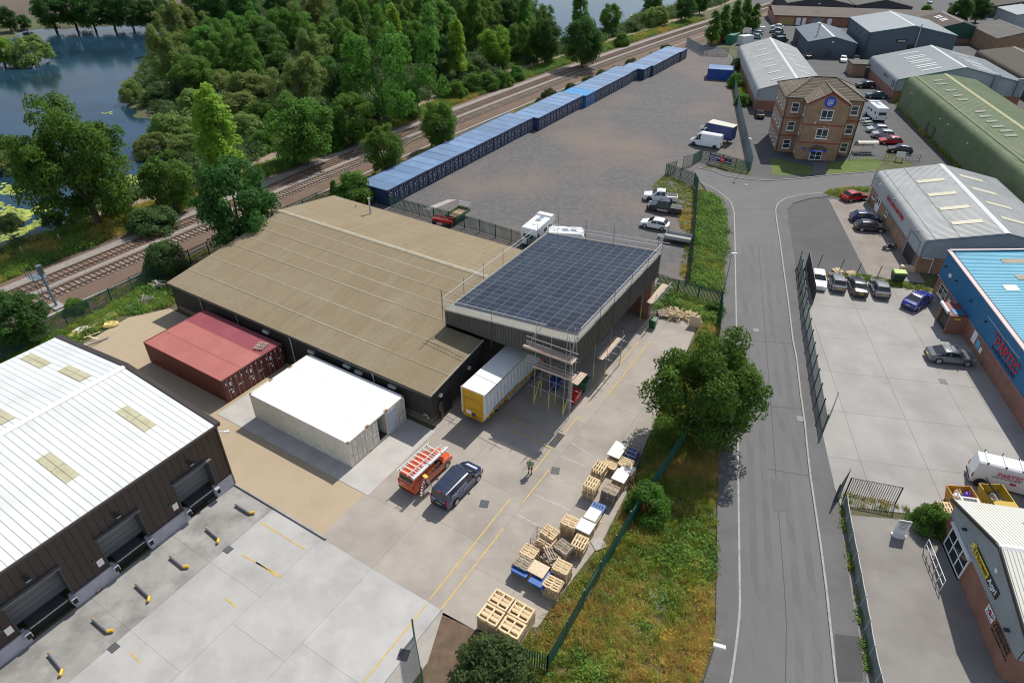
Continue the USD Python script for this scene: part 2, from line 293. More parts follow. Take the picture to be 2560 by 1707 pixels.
# storage yard of dark stone
STORE = Polygon([xy(L(61.9, 66)), xy(L(68, 76.2)), xy(L(206, 71)), xy(g(1640, 95)), xy(g(1692, 140)), xy(g(1686, 200)), xy(g(1722, 372)), xy(g(1660, 372)), xy(g(1590, 392)), xy(g(1601, 432)), xy(g(1581, 646)), xy(g(1508, 636)), xy(L(64, 20)), xy(L(64, 35))]).buffer(0)
cA_, cB_ = g(1430, 400), g(1330, 520)
def yardmat():
    n = {'geo': ('geometry', {}), 'n1': ('noise_texture', {'scale': 1.1, 'detail': 8.0, 'roughness': .65}), 'r1': ('rgb_ramp', {'ramp': [(0, (.100, .097, .098)), (.35, (.100, .097, .098)), (.65, (.148, .143, .142)), (1, (.148, .143, .142))]}),
         'n2': ('noise_texture', {'scale': .045, 'detail': 4.0}), 'r2': ('rgb_ramp', {'ramp': [(0, (0, 0, 0)), (.44, (0, 0, 0)), (.66, (.8, .8, .8)), (1, (.8, .8, .8))]}), 'm2': ('mix_color', {'b': (.205, .160, .130)}),
         'nb': ('noise_texture', {'scale': 9.0, 'detail': 4.0}), 'bp': ('bump', {'strength': .6, 'distance': .03}), 'p': ('principled_bsdf', {'roughness': .95})}
    l = [('geo.position', 'n1.vector'), ('n1.fac', 'r1.fac'), ('geo.position', 'n2.vector'), ('n2.fac', 'r2.fac'), ('r2.color', 'm2.fac'), ('r1.color', 'm2.a'), ('geo.position', 'nb.vector'), ('nb.fac', 'bp.height'), ('bp.normal', 'p.normal')]; out = 'm2.result'
    for i, (c, sc, amt, col, th) in enumerate(((cA_, .03, .22, (.19, .175, .162), .46), (cB_, .035, .22, (.185, .165, .15), .48), (cA_, .04, .3, (.09, .087, .088), .46))):
        n.update({f'mp{i}': ('mapping', {'location': tuple(float(-q) for q in c[:2]) + (0.0,)}), f'w{i}': ('wave_texture', {'wave_type': 'rings', 'rings_direction': 'z', 'scale': sc, 'distortion': 14.0, 'detail': 4.0, 'detail_scale': .6, 'phase': 1.3 * i}), f'k{i}': ('noise_texture', {'scale': .06 + .02 * i, 'detail': 5.0, 'roughness': .7}),
                  f'wr{i}': ('rgb_ramp', {'ramp': [(0, (0, 0, 0)), (.72, (0, 0, 0)), (.97, (1, 1, 1)), (1, (1, 1, 1))]}), f'kr{i}': ('rgb_ramp', {'ramp': [(0, (0, 0, 0)), (th, (0, 0, 0)), (th + .22, (amt,) * 3), (1, (amt,) * 3)]}), f'x{i}': ('mix_color', {'blend_type': 'multiply', 'fac': 1.0}), f'mm{i}': ('mix_color', {'b': col})})
        l += [('geo.position', f'mp{i}.vector'), (f'mp{i}.vector', f'w{i}.vector'), ('geo.position', f'k{i}.vector'), (f'w{i}.fac', f'wr{i}.fac'), (f'k{i}.fac', f'kr{i}.fac'), (f'wr{i}.color', f'x{i}.a'), (f'kr{i}.color', f'x{i}.b'), (f'x{i}.result', f'mm{i}.fac'), (out, f'mm{i}.a')]; out = f'mm{i}.result'
    return usdkit.material(stage, '/World/Looks/storage_yard_stone', n, l + [(out, 'p.base_color')], surface='p.BSDF')
STONEM = yardmat()
structure('storage_yard', MB().flat(STORE, .012), STONEM, 'dark crushed stone yard in front of the blue containers')
CONC_OLD = M('old_slab', (.40, .37, .335), .9, .12, .8, bump=.25, bscale=14, dirt=(.26, .24, .215), dscale=.3, damt=.45, rnd=.05)
CONC = M('pale_concrete', (.45, .44, .42), .88, .07, .5, bump=.2, bscale=16, dirt=(.27, .262, .25), dscale=.22, damt=.55, rnd=.035)
CONC_DK = M('stained_concrete', (.33, .32, .30), .9, .18, .5, bump=.3, bscale=14, dirt=(.17, .165, .155), dscale=.45, damt=.8, rnd=.03)
CONC_TAN = M('tan_yard_concrete', (.375, .335, .29), .9, .09, .5, bump=.25, bscale=16, dirt=(.235, .21, .185), dscale=.2, damt=.6, rnd=.04)
CONC_WHITE = M('new_concrete', (.47, .45, .42), .88, .06, .8, bump=.2, bscale=14, dirt=(.34, .325, .30), dscale=.5, damt=.5, rnd=.03)
# slabs in the storage yard and behind the shed
mb = MB(); mb.flat(Polygon(kp([(6, 1600, 365), (6, 1840, 265), (6, 1760, 265), (6, 1540, 350)])), .02)
structure('concrete_strip', mb, CONC_OLD, 'narrow strip of bare concrete in the storage yard by the green trailer')
BEHIND = Polygon([xy(L(62.3, 36)), xy(L(62.3, 52)), xy(L(67.5, 52)), xy(L(67.5, 36))])
structure('concrete_apron', MB().flat(BEHIND, .03), CONC_WHITE, 'pale concrete apron behind the brown shed')

# front yard: slabs
YARD = thing('concrete_yard', 'concrete yard of large slabs in front of the warehouses', None, kind='structure')
EDGE = Polygon([xy(g(1011, 1409)), xy(g(1090, 1446)), xy(g(1235, 1440)), xy(g(1330, 1310)), xy(g(1385, 1240)), xy(g(1440, 1130)), xy(g(1478, 1030)), xy(g(1512, 950)), xy(g(1560, 850)), xy(g(1602, 748)), xy(g(1525, 690)), xy(L(64, 17.5)), xy(L(64, 34)), xy(L(35.2, 34)), xy(L(35.2, 30)), xy(L(20.4, 30)), xy(L(20.4, 18.25))])
def slabs(us, vs, mat, clip=None, z=.03, gap=.006):
    for i in range(len(us) - 1):
        for j in range(len(vs) - 1):
            p = Polygon([xy(L(us[i] + gap, vs[j] + gap)), xy(L(us[i + 1] - gap, vs[j] + gap)), xy(L(us[i + 1] - gap, vs[j + 1] - gap)), xy(L(us[i] + gap, vs[j + 1] - gap))])
            if clip is not None: p = p.intersection(clip)
            if p.area > .05: part(YARD, 'slab', MB().prism(p, -.1, z + .002 * ((i * 7 + j * 3) % 3)), mat)
slabs([-14, -6, 1, 8, 14.4, 20.4], [35.2, 40], CONC_DK)
slabs([-14, -6, 1, 8, 14.4, 20.4], [29.8, 35.2], CONC)
slabs([-14, -8, -2, 5, 12, 20.4], [24.7, 29.8], CONC)
slabs([-14, -7, 0, 7, 13.5, 20.4], [18.3, 24.7], CONC)
slabs([20.4, 25.6, 31, 36.5, 42, 47.5, 53, 58.5, 64], [24.7, 30.2, 34], CONC_TAN, EDGE)
slabs([20.4, 26.5, 32, 37.3, 42.8, 48, 53.5, 59, 66], [18.4, 24.7], CONC_TAN, EDGE)
slabs([19, 24.5, 30, 35.5, 41, 46.5, 52, 57.5, 66], [8, 14.8, 18.4], CONC_TAN, EDGE)
structure('yard_entrance', MB().flat(Polygon([xy(L(-14, 18.28)), xy(L(20.3, 18.28)), xy(L(20.3, 16.8)), xy(L(-14, 16.8))]), .024), CONC_OLD, 'concrete edging strip by the yard gate')
# gravel strip and container slab
GRAVEL = M('tan_gravel', (.43, .345, .235), .95, .22, 16.0, bump=.8, bscale=30, dirt=(.37, .29, .195), dscale=.35, damt=.5)
structure('gravel', MB().flat(Polygon([xy(L(20.55, 29.6)), xy(L(25.9, 29.6)), xy(L(34.6, 46)), xy(L(34.8, 69)), xy(L(31, 71.3)), xy(L(18, 69.5)), xy(L(18, 40.2)), xy(L(20.55, 40.2))]), .02), GRAVEL, 'tan gravel between the brown warehouse and the shed')
SL = thing('container_slab', 'pale concrete slab under the white containers', None, kind='structure')
for i, (a, b) in enumerate([(29.7, 36), (36, 42.3), (42.3, 48.6)]): part(SL, 'slab', MB().prism([xy(L(25.5, a + .01)), xy(L(34.6, a + .01)), xy(L(34.6, b - .01)), xy(L(25.5, b - .01))], -.1, .05), CONC_WHITE)
KERB = M('kerb_stone', (.36, .35, .33), .85, .12, 2, dirt=(.2, .19, .17), dscale=1.5)
mb = MB(); mb.bar(L(20.48, 29.4, .08), L(20.48, 40, .08), .14, .18)
structure('kerb', mb, KERB, 'concrete kerb between the gravel and the loading yard')
SOIL = M('bare_soil', (.145, .095, .065), .95, .3, 1.2, bump=.7, bscale=8, dirt=(.10, .09, .04), dscale=.5)
structure('soil_patch', MB().flat(Polygon([xy(L(20.3, 18.1)), xy(L(20.6, 9.9)), xy(L(15, 9)), xy(L(12, 13)), xy(L(15.6, 16.3))]), .03), SOIL, 'bare brown soil by the yard gate')

# roads
LK = gp([(1590, 400), (1609, 420), (1641, 435), (1664, 452), (1679, 466), (1686, 490), (1688, 567), (1689, 643), (1691, 743), (1694, 985), (1696, 1177), (1698, 1326), (1699, 1401), (1691, 1476), (1678, 1568), (1640, 1720)])
RK = gp([(2014, 425), (1960, 432), (1889, 444), (1839, 449), (1804, 457), (1786, 469), (1781, 482), (1783, 505), (1791, 555), (1801, 630), (1810, 692), (1821, 785), (1829, 822), (1839, 910), (1848, 972), (1854, 1035), (1861, 1097), (1873, 1177), (1884, 1251), (1897, 1351), (1909, 1464), (1920, 1568), (1945, 1720)])
TK = gp([(1598, 386), (1631, 391), (1664, 405), (1719, 413), (1764, 416), (1836, 411), (1904, 403), (2014, 394)])
ASPH = M('road_asphalt', (.155, .153, .152), .9, .07, .25, bump=.35, bscale=22, dirt=(.115, .114, .114), dscale=.1, damt=.6)
ASPH_DK = M('dark_asphalt', (.095, .095, .097), .9, .12, .4, bump=.35, bscale=22, dirt=(.075, .075, .077), dscale=.15, damt=.7)
PAVE = M('pavement_asphalt', (.125, .122, .122), .9, .1, .5, bump=.35, bscale=22, dirt=(.165, .16, .155), dscale=.3, damt=.5)
ROAD = Polygon(TK + RK + LK[::-1]).buffer(0)
structure('road', MB().flat(ROAD, .02), ASPH, 'grey asphalt road running up from the bottom to the junction')
FORE = Polygon(gp([(1700, 120), (1690, 200), (1722, 372), (1727, 413), (1764, 415), (1836, 410), (1904, 402), (2014, 393), (2040, 330), (2220, 480), (2352, 640), (2600, 700), (2800, 300), (2352, -20), (1760, -25), (1650, 60)])).buffer(0)
structure('estate_asphalt', MB().flat(FORE, .008), ASPH_DK, 'dark asphalt of the upper estate yards and lanes')
def kerbs(line, z=.0, flip=1):
    p = np.array([(*q, 0.0) for q in line]); st = []
    ls = LineString([q[:2] for q in p]); n = int(ls.length / .915)
    mb = MB(); 
    for i in range(n):
        a, b = ls.interpolate(i * .915 + .008), ls.interpolate((i + 1) * .915 - .008)
        mb.bar((a.x, a.y, .065), (b.x, b.y, .065), .15, .13)
    return mb
structure('road_kerb', kerbs(LK[1:]), KERB, 'pale kerb stones along the left edge of the road')
structure('road_kerb', kerbs(RK[2:]), KERB, 'pale kerb stones along the right edge of the road')
structure('road_kerb', kerbs(TK), KERB, 'pale kerb stones along the far side of the junction')
LP = gp([(1627, 446), (1650, 462), (1661, 480), (1669, 532), (1664, 600), (1659, 667), (1653, 743), (1650, 900), (1649, 1085), (1647, 1177), (1645, 1326), (1644, 1420), (1636, 1490), (1612, 1568), (1560, 1720)])
PL = Polygon(LK[1:] + LP[::-1]).buffer(0).difference(LineString(LK).buffer(.08))
structure('pavement', MB().prism(PL, -.1, .12), PAVE, 'dark asphalt pavement between the grass verge and the road')
RP = gp([(1905, 452), (1856, 458), (1822, 468), (1808, 482), (1811, 510), (1820, 570), (1830, 625), (1847, 733), (1857, 785), (1862, 830), (1888, 995), (1914, 1110), (1927, 1177), (1944, 1296), (1959, 1389), (1977, 1489), (1988, 1568), (2030, 1720)])
PR = Polygon(RK[2:] + RP[::-1]).buffer(0).difference(LineString(RK).buffer(.08))
structure('pavement', MB().prism(PR, -.1, .12), PAVE, 'asphalt pavement along the right side of the road past the open gates')
TP = Polygon(TK[1:5] + gp([(1764, 412), (1720, 405), (1662, 396), (1640, 386)])).buffer(0).difference(LineString(TK).buffer(.08))
structure('pavement', MB().prism(TP, -.1, .12), PAVE, 'short pavement under the storage sign')
# right hand yards
YR1 = Polygon(gp([(1842, 622), (1847, 733), (1857, 785), (1888, 995), (1914, 1110), (1930, 1160), (2090, 1180), (2240, 1190), (2352, 1240), (2500, 1200), (2352, 990), (2150, 674), (2077, 662), (1960, 642)])).buffer(0)
CONC_Y = M('right_yard_concrete', (.36, .345, .325), .9, .08, .35, bump=.25, bscale=16, dirt=(.24, .23, .215), dscale=.14, damt=.6, rnd=.03)
Y2 = thing('car_park', 'pale concrete car park in front of the blue and brick unit', None, kind='structure')
for i, (a, b) in enumerate([(30, 40), (40, 46.5), (46.5, 53), (53, 59.5), (59.5, 66), (66, 73), (73, 86)]):
    for c, d in ((17, 22.5), (22.5, 28), (28, 33.5), (33.5, 39.8)):
        p = Polygon([xy(R(a + .012, c + .012)), xy(R(b - .012, c + .012)), xy(R(b - .012, d - .012)), xy(R(a + .012, d - .012))]).intersection(YR1)
        if p.area > .1: part(Y2, 'slab', MB().prism(p, -.1, .024 + .002 * ((i + int(c)) % 3)), CONC_Y)
YR2 = Polygon(gp([(1905, 452), (1856, 458), (1822, 468), (1808, 482), (1811, 510), (1820, 570), (1830, 618), (2010, 640), (2010, 620), (1935, 460)])).buffer(0)
structure('forecourt', MB().flat(YR2, .028), ASPH_DK, 'dark asphalt forecourt between the road and the grey unit')
PADM = M('parking_concrete', (.27, .235, .205), .9, .12, .5, bump=.25, bscale=14, dirt=(.17, .15, .135), dscale=.4)
PK = thing('parking_strip', 'brown concrete parking strip along the grey unit', None, kind='structure')
pa, pb = [toR(g(*q)) for q in ((1935, 460), (2010, 640))]
for i in range(5):
    a = pb[0] + (pa[0] - pb[0]) * i / 5 + .01; b = pb[0] + (pa[0] - pb[0]) * (i + 1) / 5 - .01
    part(PK, 'slab', MB().prism([xy(R(a, 31.3)), xy(R(b, 31.3)), xy(R(b, 38)), xy(R(a, 38))], -.1, .034 + .002 * (i % 2)), PADM)
LANE = Polygon(gp([(1927, 1180), (1944, 1296), (1959, 1389), (1977, 1489), (2000, 1620), (2420, 1640), (2300, 1450), (2170, 1250), (2090, 1195)])).buffer(0)
YR3M = M('side_yard_asphalt', (.25, .235, .215), .92, .1, .4, bump=.3, bscale=20, dirt=(.185, .17, .155), dscale=.25, damt=.7)
structure('side_yard', MB().flat(LANE, .01), YR3M, 'worn grey asphalt in front of the grey and brick shop unit')
# office lawn and path
GRASSM = M('short_lawn', (.10, .15, .03), .95, .2, .6, bump=.5, bscale=10, dirt=(.15, .15, .05), dscale=.2)
structure('lawn', MB().flat(Polygon(gp([(1768, 362), (1775, 403), (1866, 401), (1866, 384)])), .02), GRASSM, 'small lawn on the left of the office path')
structure('lawn', MB().flat(Polygon(gp([(1898, 376), (1900, 400), (2010, 392), (2030, 372), (1995, 360)])), .02), GRASSM, 'sunlit lawn on the right of the office path')
structure('office_path', MB().flat(Polygon(gp([(1868, 374), (1866, 401), (1900, 399), (1897, 374)])), .024), PAVE, 'dark path leading to the office door')

TAR = M('tar_joint', (.06, .06, .06), .8, .2, 3)
for a, b in (((12, 0, 1170), (12, 392, 1235)), ((12, -420, 560), (12, 318, 618)), ((7, 2080, 360), (7, 2330, 350)), ((8, 0, 330), (8, 75, 345)), ((12, -350, -20), (12, 235, 20))): structure('road_joint', MB().grid(strip([k(*a), k(*b)], .07, .026)), TAR, 'dark joint across the road surface')
mid = lambda f, n=26: [np.array([LK[i][0] * (1 - f) + RK[j][0] * f, LK[i][1] * (1 - f) + RK[j][1] * f, 0]) for i, j in ((6, 8), (7, 9), (8, 11), (9, 13), (10, 17), (11, 19), (12, 20), (14, 21))]
structure('road_joint', MB().grid(strip(mid(.52), .05, .027)), TAR, 'dark centre joint running along the road')
TYRE = M('tyre_darkened_asphalt', (.132, .130, .130), .88, .1, 1.2, bump=.3, bscale=22, dirt=(.155, .153, .152), dscale=.6, damt=.95, stretch=(1, .12, 1))
for f in (.18, .36, .66, .84): structure('wheel_track', MB().grid(strip(mid(f), .55, .0235)), TYRE, 'slightly darker wheel track along the road')
structure('pavement_patch', MB().flat(Polygon(kp([(16, 607, 1125), (16, 835, 1150), (16, 868, 1560), (16, 625, 1560)])), .126), M('new_tarmac', (.075, .074, .075), .9, .1, 1), 'newer dark patch in the right pavement')
structure('road_patch', MB().flat(Polygon(kp([(12, 20, 1260), (12, 150, 1275), (12, 200, 1560), (12, 50, 1560)])), .0285), M('road_repair', (.135, .133, .131), .9, .1, 1.0, bump=.3, bscale=20), 'square edged repair patch in the road')
# ------------------------------------------------------------------ buildings
def profile_sheet(prof, y0, y1, pitch, depth):
    """Sheet ribbed up a profile of (x, z) points and repeated along y; ribs stand proud of the profile's left-hand side."""
    p = np.array(prof, float); t = np.gradient(p, axis=0); t /= np.linalg.norm(t, axis=1)[:, None]; nrm = np.c_[-t[:, 1], t[:, 0]]
    n = max(1, int(round((y1 - y0) / pitch))); s = (y1 - y0) / n; ys, off = [], []
    for i in range(n):
        for a, o in ((0, 0), (.5, 0), (.6, 1), (.9, 1)): ys.append(y0 + (i + a) * s); off.append(o)
    ys.append(y1); off.append(0)
    P = np.array([[(q[0] + m[0] * depth * o, y, q[1] + m[1] * depth * o) for q, m in zip(p, nrm)] for y, o in zip(ys, off)])
    return MB().grid(P)
def corr_wall(a, b, zb, zt, pitch=.25, depth=.035):
    """Vertically ribbed wall from a to b (2-D), ribs proud of its right-hand side; zt a height or a function of the distance along it."""
    a, b = np.array(a, float)[:2], np.array(b, float)[:2]; Ln = np.linalg.norm(b - a); d = (b - a) / Ln; nr = np.array([d[1], -d[0]])
    f = zt if callable(zt) else (lambda s: zt); n = max(1, int(round(Ln / pitch))); w = Ln / n; P = []
    for i in range(n):
        for q, o in ((0, 0), (.45, 0), (.55, 1), (.9, 1)):
            s = (i + q) * w; e = a + d * s + nr * depth * o; P.append([(e[0], e[1], zb), (e[0], e[1], f(s))])
    e = a + d * Ln; P.append([(e[0], e[1], zb), (e[0], e[1], f(Ln))])
    return MB().grid(np.array(P))
def lettering(parent, name, text, h, o, xd, ud, mat, bold=True, depth=.012, label=None, width=None):
    m = meshkit.text_mesh(text, h, depth, bold=bold); v = np.array(m.vertices)
    if width: v[:, 0] *= width / (v[:, 0].max() - v[:, 0].min())
    xd, ud = np.asarray(xd, float), np.asarray(ud, float); nd = np.cross(xd, ud); o = np.asarray(o, float)
    w = o + v[:, :1] * xd + v[:, 1:2] * ud + v[:, 2:] * nd
    return part(parent, name, MB().add(w, m.faces), mat, label)
def disc(o, xd, ud, r, th=.02, n=28):
    o, xd, ud = map(lambda q: np.asarray(q, float), (o, xd, ud)); nd = np.cross(xd, ud); t = np.arange(n) * 2 * np.pi / n
    ring = np.cos(t)[:, None] * xd * r + np.sin(t)[:, None] * ud * r + o
    return MB().loft([ring, ring + nd * th])
def plate(o, xd, ud, w, h, th=.02):
    o, xd, ud = map(lambda q: np.asarray(q, float), (o, xd, ud)); nd = np.cross(xd, ud)
    return MB().hexa([o, o + xd * w, o + xd * w + nd * th, o + nd * th, o + ud * h, o + xd * w + ud * h, o + xd * w + ud * h + nd * th, o + ud * h + nd * th])
def window(parent, o, xd, ud, w, h, mull=((.5,), (.3,)), fr=.07, mat=None, glass=None, sill=True, name='window'):
    """Framed window as a part with pane, sill sub-parts; o is its lower left corner on the wall face."""
    o, xd, ud = map(lambda q: np.asarray(q, float), (o, xd, ud)); nd = np.cross(xd, ud)
    mb = MB(); P = lambda x, z, n=0.0: o + xd * x + ud * z + nd * n
    def rect(x0, x1, z0, z1): mb.hexa([P(x0, z0, -.02), P(x1, z0, -.02), P(x1, z0, .035), P(x0, z0, .035), P(x0, z1, -.02), P(x1, z1, -.02), P(x1, z1, .035), P(x0, z1, .035)])
    rect(0, w, 0, fr); rect(0, w, h - fr, h); rect(0, fr, fr + .001, h - fr - .001); rect(w - fr, w, fr + .001, h - fr - .001)
    for m in mull[0]: rect(w * m - fr * .4, w * m + fr * .4, fr + .001, h - fr - .001)
    for m in mull[1]: rect(fr + .001, w - fr - .001, h * m - fr * .35, h * m + fr * .35)
    f = part(parent, name, mb, mat or WHITE)
    part(f, 'pane', plate(P(fr * .8, fr * .8, .004), xd, ud, w - fr * 1.6, h - fr * 1.6, .006), glass or GLASS)
    if sill: part(f, 'sill', plate(P(-.08, -.1, 0), xd, ud, w + .16, .09, .14), mat or WHITE)
    return f
X3, Y3, Z3 = np.array([1.0, 0, 0]), np.array([0, 1.0, 0]), np.array([0, 0, 1.0])
def rframe(p, q): return R(p, q), YR - math.pi / 2                   # local x to the right, local y away
def skylights(root, lst, mat, name='skylight'):
    for a, b, c, d in lst: part(root, name, MB().add([a, b, c, d, np.array(a) + [0, 0, .05], np.array(b) + [0, 0, .05], np.array(c) + [0, 0, .05], np.array(d) + [0, 0, .05]], [[0, 3, 2, 1], [4, 5, 6, 7], [0, 1, 5, 4], [1, 2, 6, 5], [2, 3, 7, 6], [3, 0, 4, 7]]), mat)

def gable_shed(name, label, loc, yaw, W, Ln, ze, zr, wallm, roofm, trimm, ridgex=None, zeR=None, base=0.0, basem=None, curve=0.0, pitch=.33, depth=.04, capm=None, wallpitch=.25, group=None, basew=0.0):
    """Ridge along local y; x from 0 to W. Low brick base with cladding above, roof sheets, ridge cap and barge boards."""
    root = thing(name, label, 'building', loc, yaw, group)
    rx = W / 2 if ridgex is None else ridgex; zeR = ze if zeR is None else zeR
    top = lambda x: ze + (zr - ze) * x / rx if x <= rx else zr + (zeR - zr) * (x - rx) / (W - rx)
    if base:
        mb = MB(); e = .06 + basew
        mb.box(e, e, -.1, W - e, e + .22, base); mb.box(e, Ln - e - .22, -.1, W - e, Ln - e, base); mb.box(e, e + .221, -.1, e + .22, Ln - e - .221, base); mb.box(W - e - .22, e + .221, -.1, W - e, Ln - e - .221, base)
        part(root, 'brick_base', mb, basem or BRICK_RED)
    if curve:
        sl = math.atan2(zr - ze, rx); arc = [(-.02, base), (-.02, ze - curve * .75)] + [(curve * (1 - math.cos(t)) - .02, ze - curve * .75 + curve * math.sin(t) * (.85)) for t in np.linspace(.25, math.pi / 2 - sl, 6)]
        m = [(W - x, z) for x, z in arc][::-1] if zeR == ze else [(W + .15, zeR), (W + .16, zeR - .2)]
        left = arc + [(rx, zr)]; right = [(rx, zr)] + m
    else:
        left = [(-.18, ze - .18 * (zr - ze) / rx), (rx, zr)]; right = [(rx, zr), (W + .18, zeR - .18 * (zr - zeR) / (W - rx))]
        part(root, 'side_wall', corr_wall((.02, Ln), (.02, 0), base, ze - .03, wallpitch), wallm)
    part(root, 'side_wall', corr_wall((W - .02, 0), (W - .02, Ln), base, zeR - .05, wallpitch), wallm) if not (curve and zeR == ze) else None
    part(root, 'gable_wall', corr_wall((.02, .03), (W - .02, .03), base, lambda s: top(s) - .06, wallpitch), wallm)
    part(root, 'gable_wall', corr_wall((W - .02, Ln - .03), (.02, Ln - .03), base, lambda s: top(W - s) - .06, wallpitch), wallm)
    part(root, 'roof', profile_sheet(left, -.12, Ln + .12, pitch, depth), roofm); part(root, 'roof', profile_sheet(right, -.12, Ln + .12, pitch, depth), roofm)
    mb = MB(); mb.grid(np.array([[(rx + dx, y, zr + dz) for dx, dz in ((-.38, -.38 * (zr - ze) / rx + .05), (-.12, .06), (.12, .06), (.38, -.38 * (zr - zeR) / (W - rx) + .05))] for y in (-.16, Ln + .16)])[::-1])
    part(root, 'ridge_cap', mb, capm or trimm)
    for y in (-.13, Ln + .13):
        for pts in (left, right):
            mb = MB()
            for i in range(len(pts) - 1):
                a, b = pts[i], pts[i + 1]; mb.bar((a[0], y, a[1] - .05), (b[0], y, b[1] - .05), .06, .2)
            part(root, 'barge_board', mb, trimm)
    return root, top

# --- white roofed warehouse with three loading docks (grid L: local x = u, y = v)
BROWN_CLAD = M('dark_brown_cladding', (.032, .021, .017), .42, .12, 1.0, rnd=.12)
WHITE_ROOF = M('off_white_roof_sheet', (.74, .76, .75), .45, .04, .4, dirt=(.60, .60, .56), dscale=.35, damt=.5, rnd=.025)
SEAM = M('roof_seam', (.11, .11, .11), .7, .1)
ROOFLIGHT = M('aged_rooflight', (.52, .49, .33), .5, .1, 2, dirt=(.40, .36, .20), dscale=1.2, damt=.7)
DOORGREY = M('grey_roller_door', (.16, .165, .17), .5, .06, .5)
LILAC = M('painted_dock_wall', (.43, .42, .47), .7, .06, 1, dirt=(.28, .27, .28), dscale=.8)
WH = thing('warehouse', 'white roofed warehouse with dark brown cladding and three grey loading dock doors', 'building', L(0, 0), YU)
u0, u1, vf, vr, vb, ze, zr = -14.0, 20.7, 40.0, 50.9, 61.8, 6.9, 8.05
mb = MB(); mb.grid(np.array([[(u, v, z) for v, z in ((vf - .25, ze - .05), (vr, zr - .05), (vb + .25, ze - .05))] for u in (u0, u1)])[::-1])
part(WH, 'roof_deck', mb, SEAM)
n = int((u1 - .35 - u0) / .5); w = (u1 - .35 - u0) / n
for i in range(n):
    a, b = u0 + i * w + .017, u0 + (i + 1) * w - .017
    for s, (va, vb_) in enumerate(((vf - .3, vr - .22), (vb + .3, vr + .22))):
        za, zb = ze - .02, zr - .02 - .22 * (zr - ze) / (vr - vf); e = .035
        mb = MB(); P = np.array([[(a, v, z - e), (a, v, z), (a + .03, v, z + .004), (b - .03, v, z + .004), (b, v, z), (b, v, z - e)] for v, z in ((va, za), (vb_, zb))]); mb.grid(P if s else P[::-1])
        part(WH, 'roof_sheet', mb, WHITE_ROOF)
mb = MB(); mb.grid(np.array([[(u, vr + d, zr + z) for d, z in ((-.3, -.01), (-.1, .07), (.1, .07), (.3, -.01))] for u in (u0, u1 - .1)])[::-1]); part(WH, 'ridge_cap', mb, M('ridge_white', (.8, .81, .8), .4, .03))
sl = (zr - ze) / (vr - vf)
def rz(v): return (ze + (v - vf) * sl if v < vr else ze + (vb - v) * sl) + .004
for t, x, y, far in ((9, 305, 150, 1), (9, 670, 325, 1), (9, 1255, 690, 0), (9, 545, 1135, 0), (9, -20, 700, 1)):
    u, v = toL(k(t, x, y, 7.5)); i = round((u - u0) / w)
    for j in (0, 1):
        for h in ((-1.75, -.03), (.03, 1.75)):
            a, b = u0 + (i + j - 1) * w + .022, u0 + (i + j) * w - .022; q = [(a, v + h[0], rz(v + h[0])), (b, v + h[0], rz(v + h[0])), (b, v + h[1], rz(v + h[1])), (a, v + h[1], rz(v + h[1]))]
            skylights(WH, [q], ROOFLIGHT, 'rooflight')
VERGE = M('brown_trim', (.055, .042, .036), .45, .1)
mb = MB()
for va, za, vb_, zb in ((vf - .35, ze - .03, vr, zr), (vr, zr, vb + .35, ze - .03)): mb.bar((u1 - .12, va, za - .05), (u1 - .12, vb_, zb - .05), .42, .28)
part(WH, 'verge', mb, VERGE)
mb = MB(); mb.bar((u0, vf - .36, ze - .12), (u1, vf - .36, ze - .12), .16, .16); part(WH, 'gutter', mb, VERGE)
DOCKS = [(15.95, 19.1), (9.95, 13.1), (3.85, 7.35), (-2.3, .9), (-8.6, -5.4)]
segs = []; x = u1 - .06
for a, b in DOCKS: segs.append((b, x)); x = a
segs.append((u0, x))
for lo, hi in segs:
    m = max(1, round((hi - lo) / .55)); s = (hi - lo) / m
    for i in range(m): part(WH, 'wall_panel', MB().box(lo + i * s + .012, vf, 1.22, lo + (i + 1) * s - .012, vf + .08, ze - .1), BROWN_CLAD)
for a, b in DOCKS:
    m = max(1, round((b - a) / .55)); s = (b - a) / m
    for i in range(m): part(WH, 'wall_panel', MB().box(a + i * s + .012, vf, 4.12, a + (i + 1) * s - .012, vf + .08, ze - .1), BROWN_CLAD)
part(WH, 'inner_wall', MB().box(u0, vf + .085, 1.0, u1 - .08, vf + .12, ze - .12).box(u1 - .16, vf + .121, 0, u1 - .1, vb, ze - .1), SEAM) if False else None
for lo, hi in segs: part(WH, 'wall_liner', MB().box(lo, vf + .085, 1.2, hi, vf + .14, ze - .15), SEAM)
for a, b in DOCKS: part(WH, 'wall_liner', MB().box(a + .002, vf + .085, 4.1, b - .002, vf + .14, ze - .15), SEAM)
part(WH, 'gable_wall', corr_wall((u1 - .08, vf), (u1 - .08, vb), .02, lambda s: rz(vf + s) - .12, .5, .03), BROWN_CLAD)
